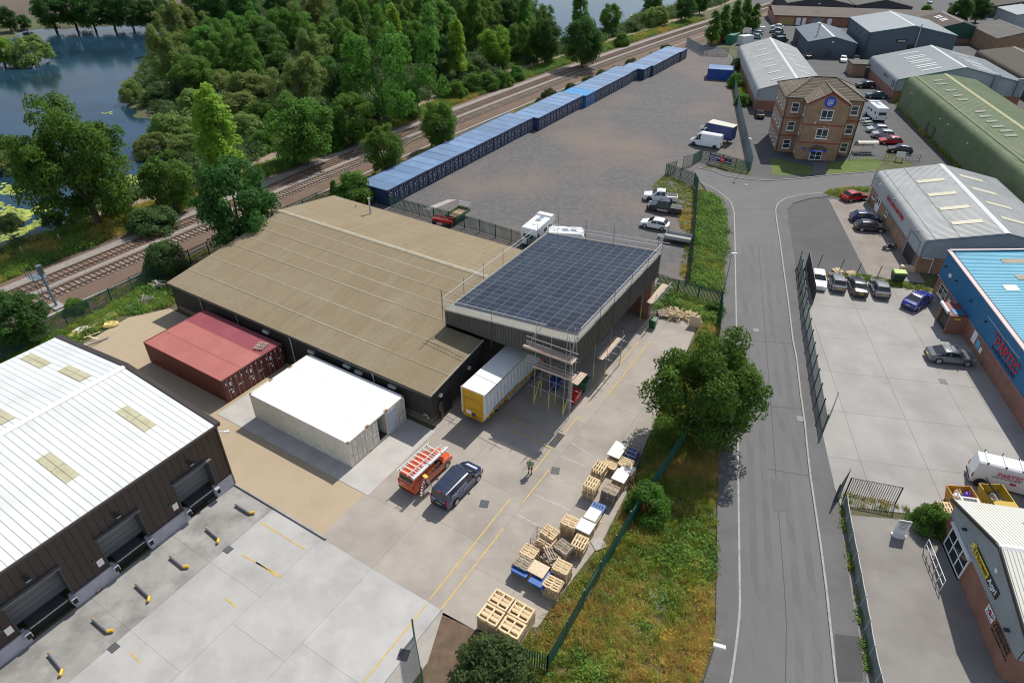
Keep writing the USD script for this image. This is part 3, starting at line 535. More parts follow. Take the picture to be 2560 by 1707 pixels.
for i, (a, b) in enumerate(DOCKS):
    d = part(WH, 'dock_door', MB().box(a + .05, vf + .9, 1.2, b - .05, vf + .95, 4.1), DOORGREY)
    for z in np.arange(1.7, 4.0, .48): part(d, 'door_joint', MB().box(a + .06, vf + .888, z, b - .06, vf + .899, z + .025), DKSTEEL)
    part(WH, 'door_frame', MB().box(a - .02, vf - .03, 1.2, a + .06, vf + .9, 4.1).box(b - .06, vf - .03, 1.2, b + .02, vf + .9, 4.1).box(a - .02, vf - .032, 4.1, b + .02, vf + .9, 4.17), DKSTEEL)
    part(WH, 'door_hood', MB().bar((a - .1, vf - .16, 4.2), (b + .1, vf - .16, 4.2), .3, .03), STEEL)
    lip = part(WH, 'dock_leveller', MB().box(a + .55, vf - .02, 1.08, b - .55, vf + .88, 1.2), DKSTEEL)
    part(lip, 'edge', MB().box(a + .5, vf - .1, 1.1, b - .5, vf - .021, 1.19), STEEL)
    part(WH, 'dock_pit', MB().box(a + .3, vf + .3, -.05, b - .3, vf + .34, 1.07), BLACK)
    for x in (a + .02, b - .42): 
        bf = part(WH, 'dock_buffer', MB().cbox(x, vf - .42, .72, x + .4, vf + .0, 1.2, .03), LILAC); part(bf, 'rubber_face', MB().box(x + .06, vf - .47, .76, x + .34, vf - .421, 1.14), RUBBER)
for lo, hi in [(a, b) for a, b in segs]:
    part(WH, 'dock_wall', MB().box(lo - .3, vf - .12, -.1, min(hi + .3, u1 - .1), vf + .3, 1.215), LILAC)
LAMPM = M('lamp_glass', (.6, .62, .62), .3, .05)
for u in (17.69, 11.74, 5.65, -.5):
    f = part(WH, 'flood_lamp', MB().box(u - .18, vf - .36, 4.95, u + .18, vf - .1, 5.03).bar((u, vf, 5.06), (u, vf - .3, 5.02), .04), DKSTEEL); part(f, 'lens', MB().box(u - .15, vf - .365, 4.9, u + .15, vf - .28, 4.948), LAMPM)
RED = M('sign_red', (.45, .02, .05), .5, .05)
for u in (15.54, 9.55, 3.46):
    sg = part(WH, 'wall_sign', plate((u - .2, vf, 1.78), X3, Z3, .42, .62, .02), WHITE); 
    part(sg, 'red_edge', plate((u - .22, vf - .003, 1.76), X3, Z3, .46, .66, .012), RED)
    part(sg, 'signal_lamp', MB().box(u - .42, vf - .1, 2.45, u - .3, vf - .001, 2.62), M('green_signal', (.02, .14, .05), .4, .05))
cctv = part(WH, 'camera_bracket', MB().bar((u1, vf + .3, 5.7), (u1 + .4, vf - .1, 5.6), .05), WHITE); part(cctv, 'camera_body', MB().bar((u1 + .3, vf - .05, 5.55), (u1 + .62, vf - .25, 5.45), .16), WHITE)
pp = part(WH, 'downpipe', MB().tube((u1 - .2, vf - .1, 6.8), (u1 - .2, vf - .1, .05), .05), VERGE)

# --- brown shed
ROOF_BROWN = M('brown_fibre_cement', (.235, .185, .108), .9, .14, .55, dirt=(.35, .295, .20), dscale=.22, damt=.5, stretch=(1.0, 1.0, 1))
# streaks that run down the slope: stretched noise turned with the grid
def roofmat(name, base, streak, pale):
    n = {'tc': ('texture_coordinate', {}), 'map': ('mapping', {'scale': (.06, 1.1, .5)}), 'n1': ('noise_texture', {'scale': 1.0, 'detail': 6.0, 'roughness': .65}),
         'r1': ('rgb_ramp', {'ramp': [(0, streak), (.36, streak), (.6, base), (1, base)]}), 'n2': ('noise_texture', {'scale': .16, 'detail': 6.0, 'roughness': .6}),
         'r2': ('rgb_ramp', {'ramp': [(0, (0, 0, 0)), (.5, (0, 0, 0)), (.72, (.6, .6, .6)), (1, (.7, .7, .7))]}), 'm': ('mix_color', {'b': pale}), 'n3': ('noise_texture', {'scale': 3.0, 'detail': 6.0}), 'r3': ('rgb_ramp', {'ramp': [(0, (.93, .93, .93)), (.3, (.93, .93, .93)), (.7, (1.05, 1.05, 1.05)), (1, (1.05, 1.05, 1.05))]}),
         'm3': ('mix_color', {'blend_type': 'multiply', 'fac': 1.0, 'use_clamp': False}), 'p': ('principled_bsdf', {'roughness': .9})}
    return usdkit.material(stage, f'/World/Looks/{name}', n, [('tc.object', 'map.vector'), ('map.vector', 'n1.vector'), ('n1.fac', 'r1.fac'), ('tc.object', 'n2.vector'), ('n2.fac', 'r2.fac'), ('r2.color', 'm.fac'), ('r1.color', 'm.a'), ('tc.object', 'n3.vector'), ('n3.fac', 'r3.fac'), ('m.result', 'm3.a'), ('r3.color', 'm3.b'), ('m3.result', 'p.base_color')], surface='p.BSDF')
ROOF_BROWN = roofmat('weathered_brown_roof', (.285, .23, .145), (.255, .20, .120), (.325, .28, .20))
SHED_CLAD = M('dark_olive_cladding', (.034, .033, .028), .6, .15, 1.2)
FIBRE_PALE = M('pale_lap', (.40, .36, .27), .9, .2, 3, dirt=(.26, .22, .13), dscale=1.5)
BLOCKWALL = brickmat('shed_base_brick', (.16, .10, .065), (.2, .13, .085), (.2, .18, .15))
SH = thing('brown_shed', 'wide low shed with weathered brown corrugated roof', 'building', L(0, 0), YU)
def corr_slope(ua, za, ub, zb, v0, v1, pitch=.177, depth=.05):
    n = int(round((v1 - v0) / pitch)); s = (v1 - v0) / n; vs, off = [], []
    for i in range(n):
        for a, o in ((0, 0.), (.22, .5), (.5, 1.), (.78, .5)): vs.append(v0 + (i + a) * s); off.append(o)
    vs.append(v1); off.append(0.)
    return MB().grid(np.array([[(ua, v, za + o * depth), (ub, v, zb + o * depth)] for v, o in zip(vs, off)]))
uE, zE, uM, zM, uR, zR, uF, zF = 34.9, 3.72, 44.0, 4.92, 52.3, 6.0, 62.0, 4.6
def srz(u): return np.interp(u, [uE, uM, uR, uF], [zE, zM, uR and zR, zF])
rows = list(np.linspace(uE, uM, 4)) + list(np.linspace(uM, uR, 5))[1:]
for i in range(len(rows) - 1):
    a, b = rows[i], rows[i + 1]; vlo = 30.15 if b < 43.5 else 34.75
    ov = .14 if i else .0
    part(SH, 'roof_sheet', corr_slope(a - ov, srz(a) - ov * .126 + .012 * (i % 2), b, srz(b) + .012 * (i % 2), vlo, 68.1 if b < 46 else 68.1), ROOF_BROWN)
    if i == 2: part(SH, 'roof_sheet', corr_slope(a - ov, srz(a) - ov * .126, 43.36, srz(43.36), 30.15, 34.7), ROOF_BROWN)
rows2 = list(np.linspace(uR, uF, 6))
for i in range(5):
    a, b = rows2[i], rows2[i + 1]; part(SH, 'roof_sheet', corr_slope(a, srz(a) + .012 * (i % 2), b + (.14 if i < 4 else .1), srz(b) + .012 * (i % 2) - .01, 34.75, 68.5), ROOF_BROWN)
for r in rows[1:-1] + rows2[1:-1]: part(SH, 'lap_joint', corr_slope(r - .1, srz(r - .1) + .022, r + .05, srz(r + .05) + .022, 30.2 if r < 43.5 else 34.8, 68), FIBRE_PALE)
mb = MB(); mb.grid(np.array([[(uR + d, v, zR + z) for d, z in ((-.32, .02), (-.1, .1), (.1, .1), (.32, .02))] for v in (34.7, 68.4)])[::-1]); part(SH, 'ridge_cap', mb, FIBRE_PALE)
part(SH, 'wall', corr_wall((35.2, 68.0), (35.2, 30.45), .75, lambda s: 3.62, .2, .04), SHED_CLAD)
part(SH, 'wall', corr_wall((35.2, 30.45), (43.4, 30.45), .75, lambda s: srz(35.2 + s) - .08, .2, .04), SHED_CLAD)
part(SH, 'wall', corr_wall((61.8, 68.2), (35.2, 68.0), .05, lambda s: srz(61.8 - s) - .08, .2, .04), SHED_CLAD)
part(SH, 'wall', corr_wall((61.8, 34.6), (61.8, 68.2), .05, 4.55, .2, .04), SHED_CLAD)
part(SH, 'base_wall', MB().box(35.3, 30.55, -.1, 35.55, 67.9, .76).box(35.551, 30.55, -.1, 37.1, 30.8, .76).box(38.2, 30.55, -.1, 43.3, 30.8, .76), BLOCKWALL)
part(SH, 'gutter', MB().bar((34.86, 30.1, 3.62), (34.86, 68.1, 3.62), .16, .14), M('black_gutter', (.03, .03, .03), .4, .1))
part(SH, 'verge', MB().bar((34.9, 30.16, 3.76), (43.4, 30.16, 4.9), .1, .14), FIBRE_PALE)
BOXM = M('pale_vent', (.5, .5, .49), .5, .08)
for v, z in ((45.39, 2.72), (40.55, 2.9), (39.03, 2.75), (34.87, 2.8), (52, 2.75)): part(SH, 'wall_vent', MB().cbox(34.9, v - .42, z - .16, 35.18, v + .42, z + .16, .02), BOXM)
for v in (37.15, 48.3, 56.5, 62.5): part(SH, 'downpipe', MB().path([(34.86, v, 3.55), (35.02, v, 3.1), (35.05, v, .1)], .06), BOXM if v < 50 else STEEL)
part(SH, 'flue', MB().tube((59.6, 59.2, 4.8), (59.6, 59.2, 7.1), .13, 10).tube((59.6, 59.2, 7.1), (59.6, 59.2, 7.22), .2, 10), STEEL)
part(SH, 'vent_pipe', MB().tube((60.3, 62.5, 4.6), (60.3, 62.5, 5.3), .08, 8), STEEL)
dr = part(SH, 'door', MB().box(0, 0, 0, .05, 1.05, 2.05).move(lambda v: v @ np.array([[math.cos(-1.9), math.sin(-1.9), 0], [-math.sin(-1.9), math.cos(-1.9), 0], [0, 0, 1]]).T * 1 + [37.12, 30.4, .1]), SHED_CLAD)
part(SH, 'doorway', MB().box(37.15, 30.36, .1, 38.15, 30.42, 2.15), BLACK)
part(SH, 'notice', MB().box(36.3, 30.36, .9, 36.75, 30.4, 1.7), BOXM)
for u, z in ((36.4, 2.9), (41.0, 3.1)): part(SH, 'wall_lamp', MB().cbox(u - .16, 30.1, z - .2, u + .16, 30.4, z + .12, .05), BOXM)
for v, z in ((31.2, .95), (30.9, 1.0), (30.75, .75)): part(SH, 'wall_valve', MB().box(35.02, v, z, 35.18, v + .12, z + .14), BOXM)

# --- solar canopy
CAN_CLAD = M('canopy_cladding', (.082, .078, .066), .6, .14, 1.2, dirt=(.05, .048, .04), dscale=1.0)
CANTRIM = M('canopy_trim', (.30, .285, .24), .6, .08)
CA = thing('canopy', 'tall open sided loading canopy with ribbed grey brown cladding beside the shed', 'building', L(0, 0), YU)
cu0, cu1, cv0, cv1 = 43.4, 63.6, 20.4, 34.7
def cz(v): return 8.3 - (v - cv0) * .098
part(CA, 'roof', MB().grid(np.array([[(u, v, cz(v) + o * .04) for v in (cv0 - .1, cv1 + .05)] for i in range(int((cu1 - cu0) / .333) + 1) for u, o in ((cu0 + i * .333, 0), (cu0 + i * .333 + .15, 0), (cu0 + i * .333 + .18, 1), (cu0 + i * .333 + .3, 1))])), CANTRIM)
part(CA, 'wall', corr_wall((cu0, cv1), (cu0, cv0), 5.25, lambda s: cz(cv1 - s) - .02, .3, .06), CAN_CLAD)
part(CA, 'wall', corr_wall((cu0, cv0), (cu1, cv0), 5.25, cz(cv0) - .02, .3, .06), CAN_CLAD)
part(CA, 'wall', corr_wall((cu1, cv0), (cu1, cv1), 5.25, lambda s: cz(cv0 + s) - .02, .3, .06), CAN_CLAD)
part(CA, 'wall', corr_wall((cu1, cv1), (cu0, cv1), 3.5, cz(cv1) - .02, .3, .06), CAN_CLAD)
part(CA, 'fascia', MB().bar((cu0 - .06, cv1, cz(cv1)), (cu0 - .06, cv0 - .1, cz(cv0)), .12, .16).bar((cu0, cv0 - .12, cz(cv0)), (cu1, cv0 - .12, cz(cv0)), .12, .16).bar((cu1 + .07, cv0, cz(cv0)), (cu1 + .07, cv1, cz(cv1)), .12, .16), CANTRIM)
COL = M('grey_column', (.25, .25, .24), .6, .1)
for u in (43.65, 63.3): part(CA, 'column', MB().box(u - .15, cv0 + .1, 0, u + .15, cv0 + .4, 8.1), COL)
for u in (50.3, 56.9): part(CA, 'column', MB().box(u - .15, 28.2, 0, u + .15, 28.5, 7.4), COL)
for u in np.linspace(44.2, 63.0, 8): part(CA, 'rafter', MB().bar((u, cv0 + .1, cz(cv0) - .3), (u, cv1 - .1, cz(cv1) - .3), .14, .3), DKSTEEL)
part(CA, 'back_wall', MB().box(63.2, 21.61, 0, 63.45, cv1, 5.3).box(62.6, 20.5, 0, 63.45, 21.6, 5.2), BRICK_RED)
part(CA, 'side_wall', MB().box(43.5, 34.3, 0, 63.1, 34.5, 4.6), SHED_CLAD)

SOLAR = usdkit.material(stage, '/World/Looks/solar_cell_glass', {
    'tc': ('texture_coordinate', {}), 'map': ('mapping', {'scale': (1, 1, 1)}), 'oi': ('object_info', {}), 'br': ('brick_texture', {'offset': 0.0, 'color1': (.016, .022, .036), 'color2': (.013, .018, .030), 'mortar': (.09, .11, .14), 'scale': 1.0, 'mortar_size': .009, 'mortar_smooth': .2, 'brick_width': .8572, 'row_height': .189}),
    'mr': ('map_range', {'to_min': .75, 'to_max': 1.3}), 'hv': ('hsv', {}), 'p': ('principled_bsdf', {'roughness': .16, 'specular_ior_level': .5})},
    [('tc.object', 'br.vector'), ('oi.random', 'mr.value'), ('mr.result', 'hv.value'), ('br.color', 'hv.color'), ('hv.color', 'p.base_color')], surface='p.BSDF')
ALU = M('panel_frame', (.42, .43, .45), .35, .05, metal=.4)
SA = thing('solar_array', 'dark solar panels in rows covering the canopy roof', 'solar panels', L(0, 0), YU)
nu, nv = 11, 12; pu, pv = 18.85 / nu, 13.6 / nv
for j in range(nv):
    for i in range(nu):
        a, b = 44.55 + i * pu + .008, 44.55 + (i + 1) * pu - .008; c, d = 20.78 + j * pv + .008, 20.78 + (j + 1) * pv - .008; h, t = .13, .014
        q = lambda u, v, z: (u, v, cz(v) + z)
        pn = part(SA, 'solar_panel', MB().hexa([q(a, c, h - .04), q(b, c, h - .04), q(b, d, h - .04), q(a, d, h - .04), q(a, c, h - .004), q(b, c, h - .004), q(b, d, h - .004), q(a, d, h - .004)]), ALU)
        m = (a + b) / 2
        part(pn, 'cell_glass', MB().quad(q(a + t, c + t, h), q(m - .013, c + t, h), q(m - .013, d - t, h), q(a + t, d - t, h)).quad(q(m + .013, c + t, h), q(b - t, c + t, h), q(b - t, d - t, h), q(m + .013, d - t, h)), SOLAR)
# ------------------------------------------------------------------ buildings on the right of the road (grid R)
GREY_CLAD = M('grey_cladding', (.33, .36, .37), .5, .05, .6, dirt=(.26, .285, .29), dscale=.4)
GREY_ROOF = M('grey_roof_sheet', (.44, .45, .44), .6, .07, .4, dirt=(.33, .34, .33), dscale=.25, damt=.6)
GREYTRIM = M('grey_trim', (.20, .23, .25), .5, .06)
CREAMLIGHT = M('cream_rooflight', (.50, .47, .33), .5, .08, 2)
PALELIGHT = M('pale_rooflight', (.62, .64, .60), .5, .06, 2)
# grey unit with red lettering
loc, yaw = rframe(83.9, 37.4)
E_, topE = gable_shed('grey_unit', 'grey ribbed unit with curved eaves, brick base and red lettering beside the forecourt', loc, yaw, 17.4, 24.1, 4.62, 6.35, GREY_CLAD, GREY_ROOF, GREYTRIM, base=2.2, basem=BRICK_BROWN, curve=.75, capm=M('pale_ridge', (.55, .57, .58), .5, .05))
sl = (6.35 - 4.62) / 8.7
def eq(x0, x1, y0, y1, slope=sl, z0=4.62): return [(x0, y0, z0 + slope * x0 + .02), (x1, y0, z0 + slope * x1 + .02), (x1, y1, z0 + slope * x1 + .02), (x0, y1, z0 + slope * x0 + .02)]
skylights(E_, [eq(3.9, 7.3, y, y + .95) for y in (3.4, 8.0, 12.8, 17.8)], CREAMLIGHT, 'rooflight')
skylights(E_, [[(17.4 - b[0], b[1], b[2]) for b in eq(3.9, 7.3, y, y + .95)] for y in (5, 10, 15, 20)], CREAMLIGHT, 'rooflight')
part(E_, 'lap_joint', MB().bar((3.7, -.1, 4.62 + sl * 3.7 + .045), (3.7, 24.2, 4.62 + sl * 3.7 + .045), .05, .02).bar((1.0, -.1, 4.62 + sl + .045), (1.0, 24.2, 4.62 + sl + .045), .05, .02), GREYTRIM)
YL = -Y3                                                            # the front wall faces -x: text reads along -y
lettering(E_, 'lettering', 'EXCELSIOR MOTORS', .55, (-.09, 100.4 - 83.9, 3.3), YL, Z3, M('red_letters', (.50, .012, .02), .45, .05), width=8.0, depth=.03)
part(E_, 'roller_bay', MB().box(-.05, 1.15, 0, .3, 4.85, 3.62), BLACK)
part(E_, 'bay_frame', MB().box(-.10, 1.05, .0, .02, 1.15, 3.72).box(-.10, 4.85, 0, .02, 5.15, 3.72).box(-.11, 1.05, 3.62, .02, 5.15, 3.74), GREYTRIM)
part(E_, 'half_door', MB().box(-.07, 1.2, 2.1, -.051, 4.8, 3.6), GREY_CLAD)
window(E_, (.05, 15.5, 1.2), YL, Z3, 1.0, .95, ((), (.6,)))
window(E_, (.05, 22.6, 1.1), YL, Z3, 1.2, 1.1, ((), (.6,)))
dd = part(E_, 'door', plate((.05, 20.3, .05), YL, Z3, 1.8, 2.05, .06), WHITE); part(dd, 'pane', plate((-.012, 20.15, 1.1), YL, Z3, .55, .8, .01), GLASS); part(dd, 'pane', plate((-.012, 19.25, 1.1), YL, Z3, .55, .8, .01), GLASS)
for y, z in ((22.5, 4.15), (13.5, 4.35), (3.0, 4.4)): part(E_, 'wall_lamp', MB().box(-.35, y - .14, z, -.02, y + .14, z + .1), DKSTEEL)
part(E_, 'alarm_box', MB().cbox(-.2, 20.6, 3.6, .0, 20.85, 3.95, .03), WHITE)
part(E_, 'downpipe', MB().path([(.3, -.08, 2.15), (1.7, -.08, 2.1), (1.75, -.08, .05)], .055).tube((-.08, 24.0, 2.4), (-.08, 24.0, .05), .05), WHITE)
part(E_, 'side_eave', MB().bar((-.05, -.05, 2.22), (-.05, 24.1, 2.22), .06, .08), GREYTRIM)

# blue and brick unit
BLUE_CLAD = M('blue_cladding', (.022, .155, .305), .5, .08, .6)
BLUE_ROOF = M('faded_blue_roof', (.085, .40, .55), .55, .08, .5, dirt=(.15, .46, .56), dscale=.3, damt=.5)
PINKTRIM = M('pink_white_trim', (.60, .47, .46), .6, .05)
RUSTLIGHT = M('brown_rooflight', (.25, .20, .13), .6, .2, 3)
Fp0, Fq0 = 79.2, 38.3
loc, yaw = rframe(52.0 - 14, Fq0)
F_ = thing('blue_unit', 'red brick unit with bright blue cladding and blue roof beside the car park', 'building', loc, yaw)
FL = Fp0 - 38.0
part(F_, 'brick_wall', MB().box(0, 0, -.1, .25, FL, 2.2).box(.251, FL - .25, -.1, 22, FL, 2.2), BRICK_RED)
part(F_, 'cladding', corr_wall((-.06, FL + .05), (-.06, 0), 2.2, 5.45, .2, .035), BLUE_CLAD); part(F_, 'cladding', corr_wall((22, FL + .06), (-.06, FL + .06), 2.2, lambda s: 5.6 + (22 - s) * 0.11 if 22 - s < 11 else 6.81 - (11 - s) * .11, .2, .035), BLUE_CLAD)
part(F_, 'clad_edge', MB().bar((-.1, -.1, 2.2), (-.1, FL + .1, 2.2), .1, .08), M('pink_edge', (.42, .2, .22), .6, .05))
part(F_, 'parapet', MB().box(-.2, -.1, 5.45, .22, FL + .2, 5.56), PINKTRIM); part(F_, 'gutter', MB().box(.225, -.1, 5.3, .5, FL + .1, 5.42), SEAM)
part(F_, 'parapet', MB().bar((.0, FL + .1, 5.58), (11, FL + .1, 6.82), .26, .12), PINKTRIM); part(F_, 'parapet', MB().bar((11, FL + .1, 6.82), (22, FL + .1, 5.6), .26, .12), PINKTRIM)
part(F_, 'roof', profile_sheet([(.5, 5.42), (11, 6.62)], -.1, FL, .33, .05), BLUE_ROOF); part(F_, 'roof', profile_sheet([(11, 6.62), (22, 5.4)], -.1, FL, .33, .05), BLUE_ROOF)
fz = lambda x: 5.42 + (x - .5) * 1.2 / 10.5 + .03
for x0, x1, y in ((4.6, 8.6, FL - 2.5), (4.6, 8.6, FL - 6.3), (4.6, 8.6, FL - 10.8), (4.6, 8.6, FL - 15.5)): skylights(F_, [[(x0, y - .5, fz(x0)), (x1, y - .5, fz(x1)), (x1, y + .5, fz(x1)), (x0, y + .5, fz(x0))]], RUSTLIGHT, 'rooflight')
skylights(F_, [[(2.6, FL - 9.2, fz(2.6)), (3.9, FL - 9.2, fz(3.9)), (3.9, FL - 8.0, fz(3.9)), (2.6, FL - 8.0, fz(2.6))]], PALELIGHT, 'rooflight')
fy = lambda p: p - 38.0
for p in (77.9, 73.4): window(F_, (0, fy(p), .55), YL, Z3, 2.1, 1.35, ((.5,), (.62,)))
for p, w, h, m in ((67.4, .9, 1.3, WHITE), (66.2, .8, .9, M('sky_blue_sign', (.12, .42, .62), .5, .05)), (65.2, .55, .6, WHITE), (75.0, .7, .7, WHITE), (75.1, .6, .35, M('green_notice', (.05, .22, .14), .5, .05))): part(F_, 'notice', plate((-.02 if h > .4 else -.021, fy(p), .75 if h > .4 else 1.5), YL, Z3, w, h, .015), m)
rl = M('red_letters', (.5, .012, .02), .45); lettering(F_, 'lettering', 'PARTIC', 1.0, (-.14, fy(63.2), 3.1), YL, Z3, rl, width=5.2, depth=.03)
lettering(F_, 'lettering', 'PLASTIC & TOOLING', .32, (-.14, fy(63.4), 2.55), YL, Z3, BLACK, width=5.4, depth=.02)
t = np.linspace(2.1, 4.6, 24); part(F_, 'swoosh', MB().path([(-.15, fy(62.6) - 1.4 * math.cos(a), 3.6 + .95 * math.sin(a)) for a in np.linspace(.5, 2.5, 12)] , .035, 5), rl)
part(F_, 'swoosh', MB().path([(-.15, fy(63.2) + .25 + .6 * math.cos(a), 3.4 + .7 * math.sin(a)) for a in np.linspace(.6, 3.9 - 1.2, 9)], .035, 5), rl)
for p in (78.2, 74.7, 70.2, 66.0): part(F_, 'wall_lamp', MB().box(-.4, fy(p) - .12, 3.9, -.1, fy(p) + .12, 4.0), DKSTEEL)
part(F_, 'alarm_box', MB().cbox(-.28, fy(76.6), 3.5, -.1, fy(76.2), 3.9, .03), WHITE)
part(F_, 'light_rail', MB().path([(-.55, fy(65.5), 4.9), (-.55, fy(58), 4.9)], .02, 5).path([(-.55, fy(64), 4.9), (-.1, fy(64), 4.8)], .015, 4).path([(-.55, fy(62), 4.9), (-.1, fy(62), 4.8)], .015, 4), STEEL)
po = part(F_, 'porch', MB().box(-1.9, fy(69.6), 0, -.01, fy(69.35), 2.3), BRICK_RED); part(po, 'side_wall', MB().box(-1.9, fy(72.2), 0, -.01, fy(71.95), 2.3), BRICK_RED)
part(po, 'roof', MB().box(-2.0, fy(72.3), 2.3, -.12, fy(69.3), 2.38), M('porch_red', (.22, .055, .05), .6, .1)); part(po, 'glazed_roof', plate((-1.55, fy(69.6), 2.4), X3, Y3, 1.2, 1.2, .05), BLUE_CLAD); part(po, 'white_hood', MB().tube((-2.0, fy(72.2), 2.42), (-2.0, fy(69.9), 2.42), .18, 8), WHITE)
part(po, 'yellow_notice', plate((-1.4, fy(69.34) - .012, 1.85), X3, Z3, .6, .25, .01), YELLOWPAINT)
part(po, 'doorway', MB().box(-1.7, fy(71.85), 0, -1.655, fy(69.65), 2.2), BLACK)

# shop unit bottom right: gable end to the road
WHITE_SHEET = M('cream_roof_sheet', (.68, .67, .60), .55, .06, .4, dirt=(.55, .53, .45), dscale=.4)
loc, yaw = rframe(27.6, 26.7)
G_ = thing('shop_unit', 'brick and grey clad shop unit with a pale roof and a black and yellow sign', 'building', loc, yaw)
GL = [(0.0, 4.4), (5.7, 5.92), (11.75, 3.62)]                      # (y, z) of the gable
gt = lambda y: np.interp(y, [q[0] for q in GL], [q[1] for q in GL])
part(G_, 'brick_wall', MB().box(0, 0, -.1, .25, 11.6, 2.36).box(.251, 0, -.1, 16, .25, 2.36).box(.251, 11.35, -.1, 16, 11.6, 2.36), brickmat('orange_brick', (.27, .105, .065), (.31, .125, .08), (.3, .2, .15)))
part(G_, 'cladding', corr_wall((-.05, 11.65), (-.05, -.02), 2.36, lambda s: gt(11.65 - s) - .06, .17, .03), GREY_CLAD)
part(G_, 'cladding', corr_wall((0, -.04), (16, -.04), 2.36, 4.38, .17, .03), GREY_CLAD); part(G_, 'cladding', corr_wall((16, 11.68), (0, 11.68), 2.36, 3.6, .17, .03), GREY_CLAD)
def cross_sheet(ya, za, yb, zb, x0, x1, pitch, depth):
    n = int((x1 - x0) / pitch); P = []
    for i in range(n):
        for q, o in ((0, 0), (.5, 0), (.6, 1), (.9, 1)): P.append([(x0 + (i + q) * pitch, ya, za + o * depth), (x0 + (i + q) * pitch, yb, zb + o * depth)])
    return MB().grid(np.array(P))
part(G_, 'roof', cross_sheet(-.25, 4.36, 5.7, 5.95, -.25, 16, .25, .05), WHITE_SHEET); part(G_, 'roof', cross_sheet(5.7, 5.95, 12.0, 3.55, -.25, 16, .25, .05).move(lambda v: v), WHITE_SHEET)
mb = MB(); part(G_, 'barge_board', MB().bar((-.28, -.3, 4.28), (-.28, 5.7, 5.9), .1, .26), BLACK); part(G_, 'barge_board', MB().bar((-.28, 5.71, 5.9), (-.28, 12.05, 3.5), .1, .26), BLACK)
mb = MB(); mb.grid(np.array([[(x, 5.7 + d, 5.95 + z) for d, z in ((-.35, -.14), (0, .08), (.35, -.06))] for x in (-.35, 16)])); part(G_, 'ridge_cap', mb, WHITE)
skylights(G_, [[(x, y, gt(y) + .05), (x + 1.2, y, gt(y) + .05), (x + 1.2, y2, gt(y2) + .05), (x, y2, gt(y2) + .05)] for x, y, y2 in ((3.2, 7.0, 9.6), (7.5, 7.0, 9.6))], RUSTLIGHT, 'rooflight')
dr = window(G_, (-.02, 38.35 - 27.6, .02), YL, Z3, 3.25, 2.2, ((.33, .66), (.48,)), .14, name='shop_front')
part(G_, 'door_hood', MB().tube((-.12, 7.4, 2.28), (-.12, 10.85, 2.28), .16, 8), WHITE)
gy = lambda p: p - 27.6
YEL = M('sign_yellow', (.72, .52, .0), .45, .04); WLET = M('white_letters', (.8, .8, .8), .5, .03)
sg = part(G_, 'sign', plate((-.11, gy(35.05), 3.02), YL, Z3, 3.7, .66, .05), BLACK)
part(sg, 'yellow_panel', plate((-.165, gy(35.0), 3.07), YL, Z3, 2.15, .56, .01), YEL)
lettering(sg, 'lettering', 'Pioneer', .36, (-.18, gy(34.88), 3.2), YL, Z3, BLACK, width=1.9); lettering(sg, 'lettering', 'Agri', .38, (-.166, gy(32.7), 3.2), YL, Z3, WLET, width=1.15)
for i, (y, z, a) in enumerate(((35.5, 3.5, .5), (35.25, 3.62, -.3), (35.55, 3.22, .9), (35.28, 3.15, -.8), (35.38, 3.38, .1))): part(sg, 'leaf_emblem', disc((-.12, gy(y), z), YL * math.cos(a) + Z3 * math.sin(a), (Z3 * math.cos(a) - YL * math.sin(a)) * .5, .17, .05, 12), YEL if i % 2 else M('gold', (.8, .62, .12), .5))
sp = part(G_, 'sign_board', plate((-.03, gy(31.65), 1.45), YL, Z3, 1.05, .72, .02), WHITE); lettering(sp, 'lettering', 'VAP', .32, (-.052, gy(31.56), 1.72), YL, Z3, BLACK, width=.88); part(sp, 'red_mark', plate((-.066, gy(31.26), 1.7), YL, Z3, .22, .36, .004), RED); part(sp, 'small_print', plate((-.051, gy(31.55), 1.53), YL, Z3, .85, .06, .004), DKSTEEL)
for i, (t_, w) in enumerate((('AGRICULTURAL', 2.2), ('& INDUSTRIAL', 2.2), ('REPLACEMENT PARTS', 2.3))): lettering(G_, 'lettering', t_, .26 if i < 2 else .15, (-.02, gy(30.45), 1.9 - i * .34), YL, Z3, BLACK, width=w)
for p, z in ((36.9, 3.3), (29.2, 2.9)): part(G_, 'wall_lamp', MB().box(-.4, gy(p) - .12, z, -.08, gy(p) + .12, z + .1), DKSTEEL)
part(G_, 'alarm_box', disc((-.08, gy(32.6), 4.4), YL, Z3, .16, .08), WHITE)

# three storey brick office
loc, yaw = rframe(128.6, 25.9)
OF = thing('office_block', 'three storey brown brick office with a tiled hip roof and blue entrance canopy', 'building', loc, yaw)
part(OF, 'wall', MB().box(0, 0, -.1, 13.0, 10.4, 9.95), BRICK_BROWN)
mb = MB().prism([(3.05, -3.4), (9.9, -3.4), (9.9, .01), (3.05, .01)], -.1, 9.95)
mb.add([(3.05, -3.4, 9.95), (9.9, -3.4, 9.95), (6.5, -3.4, 11.8), (3.05, 2, 9.95), (9.9, 2, 9.95), (6.5, 2, 11.8)], [[0, 1, 2], [3, 5, 4], [0, 2, 5], [0, 5, 3], [1, 4, 5], [1, 5, 2]])
part(OF, 'bay', mb, BRICK_BROWN)
BAND = M('red_band_brick', (.26, .07, .045), .9, .15, 3)
for z in (2.95, 6.1):
    part(OF, 'brick_band', MB().box(-.02, -.02, z, 3.04, .03, z + .28).box(9.91, -.02, z, 13.02, .03, z + .28).box(3.03, -3.42, z, 9.92, -3.38, z + .28).box(-.025, .031, z, .03, 10.4, z + .28), BAND)
part(OF, 'brick_band', MB().bar((3.0, -3.41, 9.7), (6.5, -3.41, 11.6), .03, .3).bar((6.5, -3.41, 11.6), (9.95, -3.41, 9.7), .03, .3), BAND)
